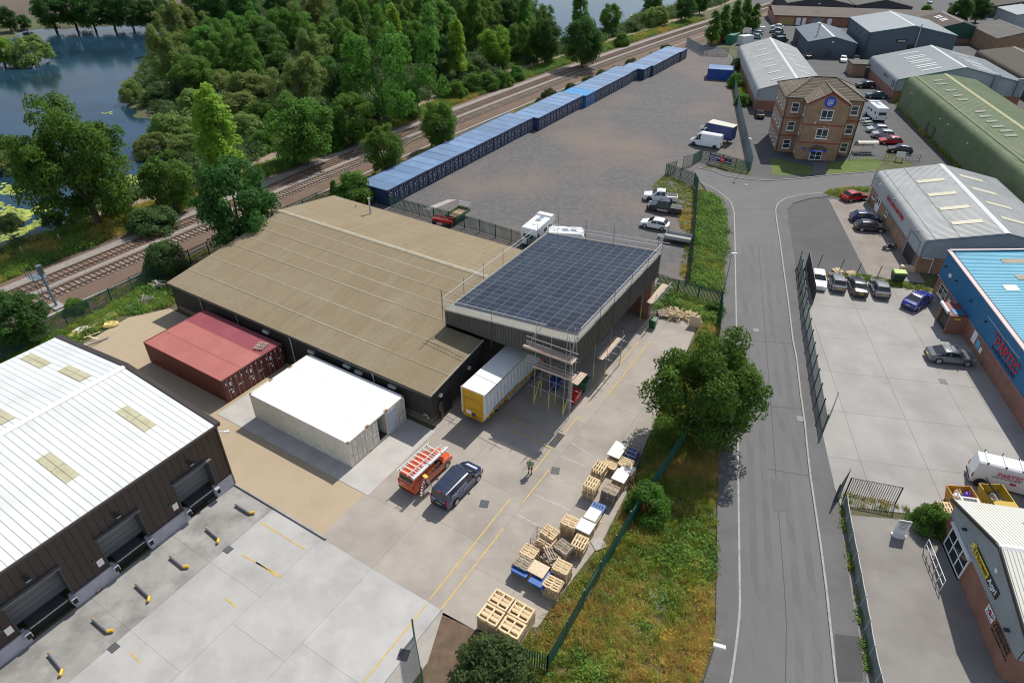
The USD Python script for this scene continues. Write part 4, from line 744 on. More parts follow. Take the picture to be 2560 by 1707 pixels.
TILE = M('roof_tile', (.145, .118, .088), .9, .25, 2.5, dirt=(.22, .19, .13), dscale=.6, damt=.5, rnd=.2)
HIPC = M('hip_tile', (.10, .085, .07), .9, .2, 3)
o, zt, zb = .35, 12.35, 9.9
ex0, ex1, ey0, ey1, rx0, rx1, ry = -o, 13.0 + o, -o, 10.4 + o, 4.9, 8.6, 5.2
def hip(x, y):                                                       # height of the hip roof
    return zb + (zt - zb) * max(0, min(1, (y - ey0) / (ry - ey0), (ey1 - y) / (ey1 - ry), (x - ex0) / (rx0 - ex0), (ex1 - x) / (ex1 - rx1)))
nrow = 15
def course(a0, a1, b0, b1):                                         # a0->a1 eave edge, b0->b1 ridge edge: one stepped tile course after another
    a0, a1, b0, b1 = map(lambda q: np.array(q, float), (a0, a1, b0, b1))
    for i in range(nrow):
        s, e = i / nrow, (i + 1) / nrow; p, q = a0 + (b0 - a0) * s, a1 + (b1 - a1) * s; r, t = a0 + (b0 - a0) * e, a1 + (b1 - a1) * e; up = np.array([0, 0, .045])
        part(OF, 'tile_course', MB().add([p, q, p + up, q + up, r, t], [[0, 1, 3], [0, 3, 2], [2, 3, 5], [2, 5, 4]]), TILE)
course((ex0, ey0, zb), (ex1, ey0, zb), (rx0, ry, zt), (rx1, ry, zt)); course((ex1, ey1, zb), (ex0, ey1, zb), (rx1, ry, zt), (rx0, ry, zt))
course((ex0, ey1, zb), (ex0, ey0, zb), (rx0, ry, zt), (rx0, ry + .01, zt)); course((ex1, ey0, zb), (ex1, ey1, zb), (rx1, ry, zt), (rx1, ry + .01, zt))
nrow = 10
yv = 2.9                                                             # where the bay ridge meets the main slope
course((2.75, .2, 9.85), (2.75, -3.75, 9.85), (6.5, yv + .6, 12.0), (6.5, -3.75, 12.0)); course((10.2, -3.75, 9.85), (10.2, .2, 9.85), (6.5, -3.75, 12.0), (6.5, yv + .6, 12.0))
mb = MB()
for a, b in (((ex0, ey0, zb), (rx0, ry, zt)), ((ex0, ey1, zb), (rx0, ry, zt)), ((ex1, ey0, zb), (rx1, ry, zt)), ((ex1, ey1, zb), (rx1, ry, zt)), ((rx0, ry, zt), (rx1, ry, zt)), ((6.5, -3.75, 12.0), (6.5, yv + .6, 12.0))): mb.bar(np.array(a) + [0, 0, .06], np.array(b) + [0, 0, .06], .22, .1)
part(OF, 'ridge_tiles', mb, HIPC)
part(OF, 'gutter', MB().box(ex0 - .05, ey0 - .05, 9.8, 2.7, ey0 + .08, 9.92).box(10.25, ey0 - .05, 9.8, ex1 + .05, ey0 + .08, 9.92).box(ex0 - .05, ey0 + .081, 9.8, ex0 + .08, ey1, 9.92), HIPC)
part(OF, 'downpipe', MB().tube((.12, -.08, 9.8), (.12, -.08, .05), .06), BLACK); part(OF, 'downpipe', MB().tube((12.9, -.08, 9.8), (12.9, -.08, .05), .06), BLACK)
WG = M('office_glass', (.02, .032, .036), .05, .3, 1.5, spec=.8)
for z in (7.3, 4.0, .72): window(OF, (1.05, 0, z), X3, Z3, 1.3, 1.65, ((), (.52,)), .11, glass=WG); window(OF, (11.1, 0, z), X3, Z3, 1.3, 1.65, ((), (.52,)), .11, glass=WG)
for z in (7.15, 3.9): window(OF, (5.5, -3.4, z), X3, Z3, 2.0, 1.75, ((.5,), (.25,)), .11, glass=WG)
for z in (7.4, 4.1, .8):
    for y in (1.2, 3.6, 6.0, 8.4): window(OF, (0, y + .9, z), YL, Z3, .9, 1.4, ((), (.5,)), .09, glass=WG)
    window(OF, (3.05, -1.2, z), YL, Z3, .9, 1.4, ((), (.5,)), .09, glass=WG)
window(OF, (5.35, -3.41, .02), X3, Z3, 2.1, 1.85, ((.5,), (.45,)), .12, glass=WG, sill=False, name='door')
CAN = M('blue_canopy', (.012, .06, .42), .5, .05)
mb = MB(); P = []
for y in (-3.42, -4.2): P.append([(6.45 + 1.4 * math.cos(a), y + (.5 if False else 0), 1.95 + .75 * math.sin(a)) for a in np.linspace(math.pi, 0, 13)])
mb.grid(np.array(P)); cp = part(OF, 'canopy', mb, M('canopy_lead', (.13, .14, .15), .6)); part(cp, 'fascia', MB().box(5.0, -4.25, 1.75, 7.9, -4.15, 2.1), CAN); lettering(cp, 'lettering', 'Funeralcare', .16, (5.6, -4.255, 1.86), X3, Z3, WLET, width=1.6)
lg = part(OF, 'round_sign', disc((6.5, -3.42, 10.2), X3, Z3, .95, .05), CAN)
for i, (t_, x) in enumerate((('C', 6.02), ('O', 6.5), ('O', 6.02), ('P', 6.5))): lettering(lg, 'lettering', t_, .36, (x, -3.475, 10.28 - .45 * (i // 2)), X3, Z3, WLET, width=.42, depth=.015)
lettering(lg, 'lettering', 'funeralcare', .09, (6.05, -3.475, 9.66), X3, Z3, WLET, width=.9)
part(OF, 'plaque', plate((3.9, -3.4, 1.75), X3, Z3, .5, .4, .02), CAN)
for x, y, z in ((2.5, -.1, 9.4), (4.9, -3.5, 6.5), (6.5, -3.5, 5.9)): part(OF, 'wall_lamp', MB().cbox(x - .1, y - .12, z, x + .1, y + .1, z + .22, .03), WHITE)

# long grey unit left of the office
loc, yaw = rframe(155.3, 24.9)
C_, _t = gable_shed('long_grey_unit', 'long grey roofed unit with curved eaves behind the office', loc, yaw, 15.2, 45.4, 4.6, 6.9, GREY_CLAD, GREY_ROOF, GREYTRIM, base=2.2, curve=.8, capm=M('pale_ridge', (.55, .57, .58)), pitch=.5)
s = 2.3 / 7.6
skylights(C_, [eq(3.0, 5.6, y, y + .55, s, 4.6) for y in np.linspace(4, 40, 7)] + [[(15.2 - b[0], b[1], b[2]) for b in eq(3.0, 5.6, y, y + .55, s, 4.6)] for y in np.linspace(5, 41, 7)], PALELIGHT, 'rooflight')
# slate blue units at the back
SLATE = M('slate_cladding', (.075, .10, .125), .5, .06, .6); SLATEROOF = M('slate_roof', (.16, .205, .25), .5, .06, .4); STEELROOF = M('light_steel_roof', (.36, .40, .42), .5, .05, .3)
loc, yaw = rframe(213.8, 45.2)
s1, _t = gable_shed('slate_unit', 'small slate blue shed with rooflights in front of the long brick row', loc, yaw, 13.0, 23, 4.0, 5.5, SLATE, SLATEROOF, M('slate_trim', (.12, .16, .2)), pitch=.5, capm=M('pale_ridge', (.55, .57, .58)))
s = 1.5 / 6.5; skylights(s1, [eq(2.2, 5.2, y, y + .6, s, 4.0) for y in (3.5, 6.5, 11, 15, 19)], M('brown_grey_light', (.2, .18, .15), .6), 'rooflight')
part(s1, 'flue', MB().tube((3.2, 6, 4.6), (3.2, 6, 7.4), .2, 8).tube((3.2, 6, 7.4), (3.2, 6, 7.9), .35, 8), STEEL)
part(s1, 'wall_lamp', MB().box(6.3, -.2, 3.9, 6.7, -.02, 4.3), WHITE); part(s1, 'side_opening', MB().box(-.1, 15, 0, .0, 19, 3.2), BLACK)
loc, yaw = rframe(212.0, 60.3)
s2, _t = gable_shed('tall_slate_unit', 'tall slate grey shed with a pale steel roof', loc, yaw, 22.0, 24.5, 7.25, 9.3, SLATE, STEELROOF, M('teal_trim', (.10, .22, .22)), ridgex=10.6, pitch=.5, capm=M('pale_ridge', (.55, .57, .58)))
sg = part(s2, 'sign', plate((7.2, -.06, 5.0), X3, Z3, 2.6, .8, .03), BLACK); lettering(sg, 'lettering', 'UNITED', .35, (7.5, -.095, 5.2), X3, Z3, WLET, width=2.0)
part(s2, 'door', MB().box(10.3, -.1, 0, 12.0, -.02, 4.6), BLACK); part(s2, 'flue', MB().tube((12.2, -.35, 3.5), (12.2, -.35, 9.9), .15, 8).bar((12.2, -.35, 3.5), (12.2, 0, 3.5), .12), STEEL)
part(s2, 'downpipe', MB().tube((.1, -.1, 7.2), (.1, -.1, .05), .09).tube((-.1, 1.2, 7.2), (-.1, 1.2, .05), .09), BLACK)
for y in (4, 9, 14): part(s2, 'wall_vent', MB().box(-.15, y, 5.4, -.02, y + .9, 6.0), BLACK)
# broad grey unit with curved eaves
loc, yaw = rframe(170.5, 57.0)
D_, _t = gable_shed('broad_grey_unit', 'broad grey unit with curved eaves, long rooflights and brick base', loc, yaw, 26.5, 23.8, 4.55, 7.7, GREY_CLAD, M('blue_grey_roof', (.33, .36, .37), .6, .06, .4, dirt=(.27, .30, .29), dscale=.2), M('teal_trim', (.1, .22, .22)), ridgex=13.2, zeR=4.9, base=2.0, curve=.8, pitch=.4, capm=M('pale_ridge', (.55, .57, .58)))
s = 3.15 / 13.2; skylights(D_, [eq(5.4, 9.6, y, y + .5, s, 4.55) for y in (3, 5.8, 7.4, 10.2, 11.8, 14.6, 16.2, 20)], PALELIGHT, 'rooflight')
zr_ = lambda x: 7.7 - (x - 13.2) * (2.8 / 13.3) + .03
skylights(D_, [[(17, y, zr_(17)), (21.2, y, zr_(21.2)), (21.2, y + .5, zr_(21.2)), (17, y + .5, zr_(17))] for y in (3, 5.8, 7.4, 10.2, 11.8, 14.6, 20)], PALELIGHT, 'rooflight')
lettering(D_, 'lettering', 'DIAL-A', .55, (-.1, 9.8, 3.3), YL, Z3, DKSTEEL, width=3.6); b_ = part(D_, 'round_sign', disc((-.1, 1.8, 3.2), YL, Z3, .75, .04), BLACK); lettering(b_, 'lettering', 'S', .7, (-.15, 2.05, 2.85), YL, Z3, WLET)
part(D_, 'extract_duct', MB().cbox(19.6, -.6, 2.5, 20.6, .1, 6.6, .05), GREYTRIM); part(D_, 'extract_duct', MB().cbox(24.6, -.6, 2.2, 25.6, .1, 5.9, .05), GREYTRIM)
# moss green unit
GREEN_CLAD = M('green_cladding', (.055, .095, .045), .65, .12, .5, dirt=(.075, .11, .06), dscale=.2)
GREEN_ROOF = M('green_roof', (.115, .165, .075), .75, .14, .4, dirt=(.17, .19, .115), dscale=.18, damt=.7, stretch=(1, 1, 1))
loc, yaw = rframe(100.5, 56.9)
K_, _t = gable_shed('green_unit', 'long moss green unit with a curved side along the lane', loc, yaw, 14.8, 64.2, 6.3, 7.35, GREEN_CLAD, GREEN_ROOF, M('green_trim', (.09, .13, .06)), base=0.0, curve=1.2, pitch=.5, capm=M('yellow_green_ridge', (.30, .30, .14), .7))
part(K_, 'eave_strip', MB().bar((1.6, 0, 6.72), (1.6, 64.2, 6.72), .12, .06), M('yellow_green_ridge', (.30, .30, .14)))
s = 1.05 / 7.4
skylights(K_, [eq(3.4 + dx, 5.2 + dx, y, y + 1.0, s, 6.32) for y, dx in ((22, 0), (24.5, .2), (27, -.1), (30, .1), (33, 0), (36, .3), (44, 0), (47, .2), (51, .1), (56, 0), (59, .2))], M('dull_rooflight', (.20, .215, .16), .7, .25, 2), 'rooflight')
for y, z in ((58, 4.5), (40, 4.3), (36, 4.4), (26, 4.2)): part(K_, 'wall_lamp', MB().cbox(-.3, y - .12, z, -.02, y + .12, z + .2, .04), WHITE)
for y in (44.5, 40.6): part(K_, 'door', MB().box(-.12, y, 0, -.03, y + 1.0, 2.4), DKSTEEL)
# darker green unit behind, back-right sheds and brick row
loc, yaw = rframe(168.0, 87.6)
gable_shed('dark_green_unit', 'dark green unit with a brown roof at the right edge beyond the broad grey unit', loc, yaw, 17, 42, 4.1, 5.4, GREEN_CLAD, M('dark_brown_roof', (.105, .09, .07), .85, .12, .4), M('green_trim', (.09, .13, .06)), curve=1.0, pitch=.5, capm=M('green_ridge', (.2, .21, .12), .7))
loc, yaw = rframe(243.0, 88.4)
s3, _t = gable_shed('dark_green_shed', 'small shed with a dark green gable and brown roof with four white rooflights', loc, yaw, 12.4, 19, 4.3, 6.1, M('bottle_green_cladding', (.012, .07, .04), .55, .08), M('brown_tile_roof', (.13, .095, .08), .85, .1, .5), GREYTRIM, base=1.4, pitch=.5)
s = 1.8 / 6.2; skylights(s3, [eq(2.6, 4.4, y, y + .9, s, 4.3) for y in (7, 9, 12, 14)], WHITE, 'rooflight')
loc, yaw = rframe(265.5, 43.0)
LB = thing('brick_row', 'long low brick row of workshops with a brown sheet roof', 'building', loc, yaw)
part(LB, 'wall', MB().box(0, 0, -.1, 58, 17, 2.9), BRICK_RED)
part(LB, 'roof', MB().hexa([(-.4, -.5, 2.85), (58, -.5, 2.85), (58, 11, 4.3), (-.4, 11, 4.3), (-.4, -.5, 2.95), (58, -.5, 2.95), (58, 11, 4.4), (-.4, 11, 4.4)]), M('brown_grey_roof', (.125, .105, .09), .9, .12, .3)); part(LB, 'roof', MB().hexa([(-.4, 11.01, 4.3), (58, 11.01, 4.3), (58, 17.4, 2.9), (-.4, 17.4, 2.9), (-.4, 11.01, 4.4), (58, 11.01, 4.4), (58, 17.4, 3.0), (-.4, 17.4, 3.0)]), M('brown_grey_roof', (.125, .105, .09)))
for x, w, m in ((1.5, 5, M('plywood', (.35, .22, .09), .8, .1)), (7.4, 1.4, WHITE), (9.4, 1.2, WHITE), (12.5, 3.8, GREYTRIM), (17.6, 1.4, WHITE), (24.5, 2.2, BLACK), (28.5, 4, BLACK), (36, 3, GREYTRIM)): part(LB, 'door', MB().box(x, -.08, 0, x + w, -.005, 2.3), m)
part(LB, 'sign', plate((24.4, -.1, 2.0), X3, Z3, 2.2, .7, .03), CAN)
DKROOF = M('old_grey_roof', (.17, .165, .15), .9, .15, .3); DARKBOARD = M('dark_boarding', (.055, .055, .06), .8, .1)
loc, yaw = rframe(283.5, 49.5); gable_shed('old_shed', 'old grey roofed shed at the top edge, left of a similar one', loc, yaw, 23, 34, 4.4, 6.6, DARKBOARD, DKROOF, DKROOF, pitch=.6)
loc, yaw = rframe(283.5, 73.2); gable_shed('old_shed', 'old shed at the top edge with a pale strip up its dark gable', loc, yaw, 19, 34, 4.4, 6.4, DARKBOARD, DKROOF, DKROOF, pitch=.6)
q = toR(g(2362, 135)); loc, yaw = rframe(q[0] + 2, q[1] - 9)
gable_shed('brown_brick_shed', 'brown brick gabled shed at the right edge above the dark green unit', loc, yaw, 14, 20, 4.6, 6.6, BRICK_BROWN, DKROOF, DKROOF, pitch=.6)
q = toR(g(2352, 75)); loc, yaw = rframe(q[0], q[1] - 4); gable_shed('pale_grey_shed', 'pale grey clad shed cut by the right edge', loc, yaw, 14, 16, 5.2, 6.4, GREY_CLAD, STEELROOF, GREYTRIM, pitch=.5)
q = toR(g(2330, 48)); loc, yaw = rframe(q[0] + 6, q[1] - 7); gable_shed('brown_roofed_shed', 'low shed with a wide brown roof near the top right corner', loc, yaw, 22, 18, 3.6, 5.6, DARKBOARD, M('dark_brown_roof', (.105, .09, .07)), DKROOF, pitch=.6)
q = toR(g(2290, 12)); loc, yaw = rframe(q[0] + 22, q[1] - 14)
TR = thing('brick_terrace', 'dark brick terrace in the top right corner with a yellow sign', 'building', loc, yaw)
part(TR, 'wall', MB().box(0, 0, -.1, 46, 9, 5.4), BRICK_RED); part(TR, 'roof', MB().hexa([(-.3, -.4, 5.3), (46.3, -.4, 5.3), (46.3, 4.5, 8.2), (-.3, 4.5, 8.2), (-.3, -.4, 5.42), (46.3, -.4, 5.42), (46.3, 4.5, 8.32), (-.3, 4.5, 8.32)]).hexa([(-.3, 4.51, 8.2), (46.3, 4.51, 8.2), (46.3, 9.4, 5.3), (-.3, 9.4, 5.3), (-.3, 4.51, 8.32), (46.3, 4.51, 8.32), (46.3, 9.4, 5.42), (-.3, 9.4, 5.42)]), DKROOF)
for i in range(9): 
    for z in (.8, 3.3): window(TR, (2 + i * 5, 0, z), X3, Z3, 1.5, 1.4, ((.5,), ()), .1)
part(TR, 'yellow_sign', plate((30, -.1, 2.6), X3, Z3, 1.6, 1.2, .04), YEL)
# brick substation
q = toR(g(1980, 176)); loc, yaw = rframe(q[0], q[1] - 3)
SB = thing('substation', 'small flat roofed brown brick hut in the estate yard', 'building', loc, yaw); part(SB, 'wall', MB().box(0, 0, -.1, 6.0, 5.2, 2.7), BRICK_BROWN); part(SB, 'roof', MB().cbox(-.2, -.2, 2.7, 6.2, 5.4, 3.0, .05), M('felt_roof', (.11, .11, .10), .9, .2, 2)); part(SB, 'door', MB().box(3.4, -.06, 0, 4.8, -.005, 2.1), DKSTEEL)
for x in (3.3, 4.0, 4.7): part(SB, 'louvre', MB().box(x, -.05, 2.2, x + .5, -.003, 2.5), WHITE)
# ------------------------------------------------------------------ vehicles
RIM = M('alloy_rim', (.42, .43, .44), .35, .1, metal=.6); RED_LENS = M('red_lens', (.30, .01, .012), .25, .05); CLEAR_LENS = M('clear_lens', (.55, .57, .58), .15, .05)
PLATE_Y = M('yellow_plate', (.62, .46, .03), .5, .05); PLATE_W = M('white_plate', (.7, .7, .68), .5, .05); TRIMBLK = M('plastic_trim', (.025, .026, .028), .6, .1)
def paint(name, c, rough=.28): return M('paint_' + name, c, rough, .02, .5, spec=.5, coat=.6)
PW, PSIL, PGREY, PBLK, PBLUE, PNAVY, PRED, PORG, PTEAL = (paint(*a) for a in (('white', (.76, .77, .77)), ('silver', (.33, .35, .37)), ('grey', (.13, .14, .15)), ('black', (.012, .013, .015)), ('blue', (.012, .035, .30)), ('navy', (.012, .022, .055)), ('red', (.38, .008, .014)), ('orange', (.62, .105, .03)), ('teal', (.16, .36, .36))))
TYPES = {   # length, width, (distance from nose, height of the top line), indices of windscreen base/top and rear glass top/base, belt height, wheel radius, axle positions
    'hatch': (4.15, 1.76, [(0, .55), (.06, .72), (.95, .95), (1.08, .98), (1.85, 1.40), (2.5, 1.47), (3.35, 1.42), (3.88, .98), (4.1, .90), (4.15, .55)], (3, 4, 6, 7), .90, .31, (.78, 3.35)),
    'saloon': (4.65, 1.80, [(0, .52), (.06, .68), (1.1, .90), (1.28, .93), (2.1, 1.34), (2.7, 1.40), (3.2, 1.36), (4.05, .98), (4.58, .92), (4.65, .55)], (3, 4, 6, 7), .87, .32, (.85, 3.65)),
    'suv': (4.45, 1.84, [(0, .65), (.07, .88), (1.0, 1.08), (1.15, 1.12), (1.9, 1.56), (2.6, 1.64), (3.6, 1.58), (4.15, 1.12), (4.4, 1.0), (4.45, .6)], (3, 4, 6, 7), 1.03, .36, (.86, 3.55)),
    'coupe_suv': (4.6, 1.84, [(0, .65), (.07, .86), (1.05, 1.04), (1.2, 1.08), (2.0, 1.50), (2.6, 1.57), (3.2, 1.50), (4.25, 1.08), (4.5, 1.0), (4.6, .6)], (3, 4, 6, 7), 1.0, .36, (.86, 3.65)),
    'van': (5.0, 1.95, [(0, .6), (.08, .88), (.85, 1.12), (1.0, 1.17), (1.75, 1.80), (2.05, 1.93), (4.85, 1.93), (4.96, 1.15), (5.0, 1.05), (5.0, .5)], (3, 4, 6, 7), 1.08, .34, (.9, 3.9)),
    'bigvan': (5.95, 2.05, [(0, .6), (.08, .95), (.65, 1.25), (.75, 1.3), (1.45, 2.1), (1.95, 2.5), (5.85, 2.5), (5.92, 1.3), (5.95, 1.1), (5.95, .5)], (3, 4, 6, 7), 1.2, .36, (.95, 4.95)),
    'pickup': (5.3, 1.86, [(0, .7), (.07, .98), (1.15, 1.13), (1.3, 1.17), (2.0, 1.70), (2.5, 1.80), (3.3, 1.76), (3.6, 1.12), (5.25, 1.08), (5.3, .65)], (3, 4, 6, 7), 1.08, .39, (.95, 4.1))}
def vehicle(name, label, cat, kind, col, wheels=None, side='R', at=None, yaw=None, group=None, scale=1.0, roofm=None, rails=False, hub=RIM, dark=True):
    """wheels: ground points of the two wheels on the camera's side (rear, front); or at and yaw."""
    Ln, Wd, prof, (w0, w1, r0, r1), belt, wr, ax = TYPES[kind]; Ln, Wd = Ln * scale, Wd * scale
    if wheels is not None:
        a, b = np.array(wheels[0])[:2], np.array(wheels[1])[:2]; yaw = heading(a, b); nrm = np.array([-math.sin(yaw), math.cos(yaw)]) * (1 if side == 'R' else -1)
        c = (a + b) / 2 + nrm * (Wd / 2 - .1); axc = Ln / 2 - (ax[0] + ax[1]) / 2 * scale; c = c - np.array([math.cos(yaw), math.sin(yaw)]) * axc; at = (c[0], c[1], 0)
    root = thing(name, label, cat, (at[0], at[1], .035), yaw, group)
    pr = [(Ln / 2 - x * scale, z * scale) for x, z in prof]; belt *= scale; wr *= scale; hw = Wd / 2
    def halfw(x): t = abs(x) / (Ln / 2); return hw * (1 - .13 * max(0, (t - .55) / .45) ** 2)
    tum = .10 if kind in ('van', 'bigvan') else .17
    def topw(x, z): return halfw(x) * (1 - tum * max(0, min(1, (z - belt) / (.5 * scale)))) - .04
    rings = []
    zb = .2 * scale
    def ring(x, z):
        w = halfw(x); b = min(belt, z - .06 * scale); tw = topw(x, z); zs = max(b + .01, z - .1 * scale)
        return [(x, -w * .9, zb), (x, -w, zb + .14), (x, -w, b), (x, -tw, zs), (x, -tw * .80, z), (x, tw * .80, z), (x, tw, zs), (x, w, b), (x, w, zb + .14), (x, w * .9, zb)]
    rings = [ring(x, z) for x, z in pr]
    part(root, 'body', MB().loft(rings[::-1]), col, smooth=25)
    def strip(i, j, lo, hi, off=.008):                               # glass across the top line between stations i and j
        a, b = np.array(rings[i]), np.array(rings[j]); f = lambda r, y: r[4] + (r[5] - r[4]) * y
        n = np.cross(b[4] - a[4], a[5] - a[4]); n /= np.linalg.norm(n); n = n if n[2] > 0 else -n
        A, B = lambda y: f(a, y) + (f(b, y) - f(a, y)) * lo + n * off, lambda y: f(a, y) + (f(b, y) - f(a, y)) * hi + n * off
        q = [A(-.06), A(1.06), B(1.05), B(-.05)]
        if np.cross(q[1] - q[0], q[2] - q[0]) @ n < 0: q = q[::-1]
        return MB().quad(*q)
    part(root, 'windscreen', strip(w0, w1, .04, .97), GLASS)
    if kind not in ('bigvan',): part(root, 'rear_window', strip(r0, r1, .06 if kind not in ('van',) else .1, .85 if kind != 'van' else .75), GLASS)
    def sideq(x0, x1, sgn):                                          # glass between the belt and the top, x0 > x1
        v = []
        for x in np.linspace(x0, x1, 5):
            z = float(np.interp(-x, [-p[0] for p in pr], [p[1] for p in pr])); w, tw = halfw(x), topw(x, z); zs = max(belt + .01, z - .1 * scale)
            h0, h1 = .06, min(.98, max(.08, 1.0))
            v.append([(x, sgn * (w + (tw - w) * h0 + .01), belt + (zs - belt) * h0), (x, sgn * (w + (tw - w) * h1 + .01), belt + (zs - belt) * h1)])
        P = np.array(v); return MB().grid(P if sgn > 0 else P[::-1])
    xa, xb = pr[w0][0] - .28 * scale, pr[r1][0] + .22 * scale
    if kind in ('van', 'bigvan'): spans = [(xa - .15 * scale, xa - 1.05 * scale)]
    elif kind == 'pickup': spans = [(xa - .1, xa - 1.0), (xa - 1.1, pr[r0][0] - .02)]
    else: m = (xa + xb) / 2; spans = [(xa, m + .05), (m - .05, xb)]
    for s in (-1, 1):
        for x0, x1 in spans: part(root, 'side_window', sideq(x0, x1, s), GLASS)
        part(root, 'mirror', MB().cbox(pr[w0][0] - .55 * scale, s * (hw + .02) - (.16 if s < 0 else 0), belt + .0, pr[w0][0] - .40 * scale, s * (hw + .02) + (.16 if s > 0 else 0), belt + .16, .03), col if not dark else TRIMBLK)
        part(root, 'headlight', MB().hexa([(pr[1][0] - .02, s * hw * .50, .60 * scale), (pr[1][0] - .02, s * hw * .84, .60 * scale), (pr[1][0] - .30, s * hw * .93, .66 * scale), (pr[1][0] - .3, s * hw * .55, .66 * scale), (pr[1][0] + .02, s * hw * .5, pr[1][1] - .02), (pr[1][0] + .0, s * hw * .84, pr[1][1] - .02), (pr[1][0] - .32, s * hw * .94, pr[1][1] + .04), (pr[1][0] - .32, s * hw * .55, pr[1][1] + .05)]), CLEAR_LENS)
        part(root, 'tail_light', MB().box(pr[-2][0] - .035 * scale, s * hw * .62, pr[-2][1] - .24 * scale, pr[-2][0] + .12, s * hw * .885, pr[-2][1] - .06 * scale) if kind not in ('van', 'bigvan') else MB().box(-Ln / 2 - .015, s * hw * .74, .8 * scale, -Ln / 2 + .1, s * hw * .88, 1.25 * scale), RED_LENS)
        for axl in ax:
            xw = Ln / 2 - axl * scale; y = s * (hw * .995 - .09)
            part(root, 'wheel_arch', disc((xw, s * (halfw(xw) + .004), wr), X3 * s, Z3, wr + .05, .001, 20) if s < 0 else disc((xw, halfw(xw) + .004, wr), -X3, Z3, wr + .05, .001, 20), TRIMBLK)
            wh = part(root, 'wheel', MB().wheel((xw, y, wr), wr, .22), RUBBER)
            part(wh, 'rim', disc((xw, y + s * .105, wr), X3 if s < 0 else -X3, Z3, wr * .68, .012, 14), hub)
    part(root, 'number_plate', MB().box(-Ln / 2 - .03, -.26, .62 * scale, -Ln / 2 + .06, .26, .73 * scale), PLATE_Y); part(root, 'number_plate', MB().box(Ln / 2 - .05, -.26, .42 * scale, Ln / 2 + .02, .26, .53 * scale), PLATE_W)
    part(root, 'bumper', MB().box(-Ln / 2 - .02, -hw * .86, .28, -Ln / 2 + .2, hw * .86, .46), TRIMBLK); part(root, 'grille', MB().box(Ln / 2 - .12, -hw * .55, .38, Ln / 2 + .012, hw * .55, .41 * scale), TRIMBLK)
    if roofm is not None:
        a, b = rings[w1], rings[r0]; part(root, 'sunroof', MB().quad(*[np.array(q) + [0, 0, .015] for q in ((pr[w1][0] - .25, -.45, pr[w1][1] + .025), (pr[w1][0] - .25, .45, pr[w1][1] + .025), (pr[5][0] - .3, .45, pr[5][1] - .01), (pr[5][0] - .3, -.45, pr[5][1] - .01))][::-1]), roofm)
    if rails:
        for s in (-1, 1): part(root, 'roof_rail', MB().path([(pr[w1][0] - .2, s * hw * .62, pr[w1][1] + .07), (pr[5][0], s * hw * .63, pr[5][1] + .05), (pr[r0][0] - .05, s * hw * .60, pr[r0][1] + .05)], .025, 5), STEEL)
    if kind == 'pickup': part(root, 'load_bed', MB().quad((-.02 - .55, -hw * .78, 1.135 * scale), (-.02 - .55, hw * .78, 1.135 * scale), (-Ln / 2 + .12, hw * .74, 1.105 * scale), (-Ln / 2 + .12, -hw * .74, 1.105 * scale)), BLACK)
    return root, dict(pr=pr, hw=hw, L=Ln, belt=belt)
def byrear(t, x, y, x2, y2, Ln): a = k(t, x, y); b = k(t, x2, y2); d = (b - a) / np.linalg.norm(b - a); c = a + d * Ln / 2; return (c[0], c[1], 0), heading(a, b)
def crop(ox, oy, s): return lambda x, y, z=0.0: src(ox + x / s, oy + y / s, z)

# the two vans by the white containers
c6 = crop(960, 1080, 7.468)
v1, q1 = vehicle('panel_van', 'orange panel van with ladders on its roof rack, rear towards the camera', 'van', 'van', PORG, (c6(728, 1085), c6(1178, 655)), 'R', dark=False)
for i, x in enumerate(np.linspace(1.2, -2.2, 8)): part(v1, 'roof_bar', MB().bar((x, -.82, 2.06), (x, .82, 2.06), .07, .04), WHITE)
for s in (-1, 1): part(v1, 'rack_rail', MB().tube((1.55, s * .84, 2.12), (-2.45, s * .84, 2.12), .035, 6), WHITE); [part(v1, 'rack_foot', MB().bar((x, s * .84, 1.9), (x, s * .84, 2.1), .06), BLACK) for x in (1.2, 0, -1.2, -2.2)]
LADM = M('aluminium', (.68, .68, .68), .4, .06, metal=.2)
la = thing('ladder', 'long aluminium ladder lying along the roof rack of the orange van', 'ladder', stage.GetPrimAtPath(v1).GetAttribute('xformOp:translate').Get(), math.radians(stage.GetPrimAtPath(v1).GetAttribute('xformOp:rotateZ').Get()))
for y in (-.74, -.28): part(la, 'rail', MB().bar((1.9, y, 2.2), (-2.5, y, 2.2), .05, .09), LADM)
for x in np.arange(-2.35, 1.8, .27): part(la, 'rung', MB().bar((x, -.715, 2.2), (x, -.305, 2.2), .035), LADM)
la2 = thing('pipe_box', 'white pipe carrier box strapped along the right side of the orange van roof', 'carrier', stage.GetPrimAtPath(v1).GetAttribute('xformOp:translate').Get(), math.radians(stage.GetPrimAtPath(v1).GetAttribute('xformOp:rotateZ').Get()))
part(la2, 'case', MB().cbox(-2.5, -.98, 2.08, 1.9, -.80, 2.26, .03), WHITE); part(la2, 'strap', MB().box(-.6, -.99, 2.07, -.54, -.79, 2.275), BLACK); part(la2, 'strap', MB().box(1.0, -.99, 2.07, 1.06, -.79, 2.275), BLACK)
PURP = M('purple_print', (.13, .11, .26), .5, .1); LORG = M('light_orange_print', (.75, .26, .12), .5, .05)
lettering(v1, 'lettering', 'P&P', .34, (-1.9, -.985, 1.25), X3, Z3, PURP, width=.85, depth=.004); lettering(v1, 'lettering', 'SOLAR', .36, (-.9, -.985, 1.3), X3, Z3, LORG, width=1.55, depth=.004); part(v1, 'print', plate((-.2, -.985, 1.02), X3, Z3, 1.0, .12, .004), PURP)
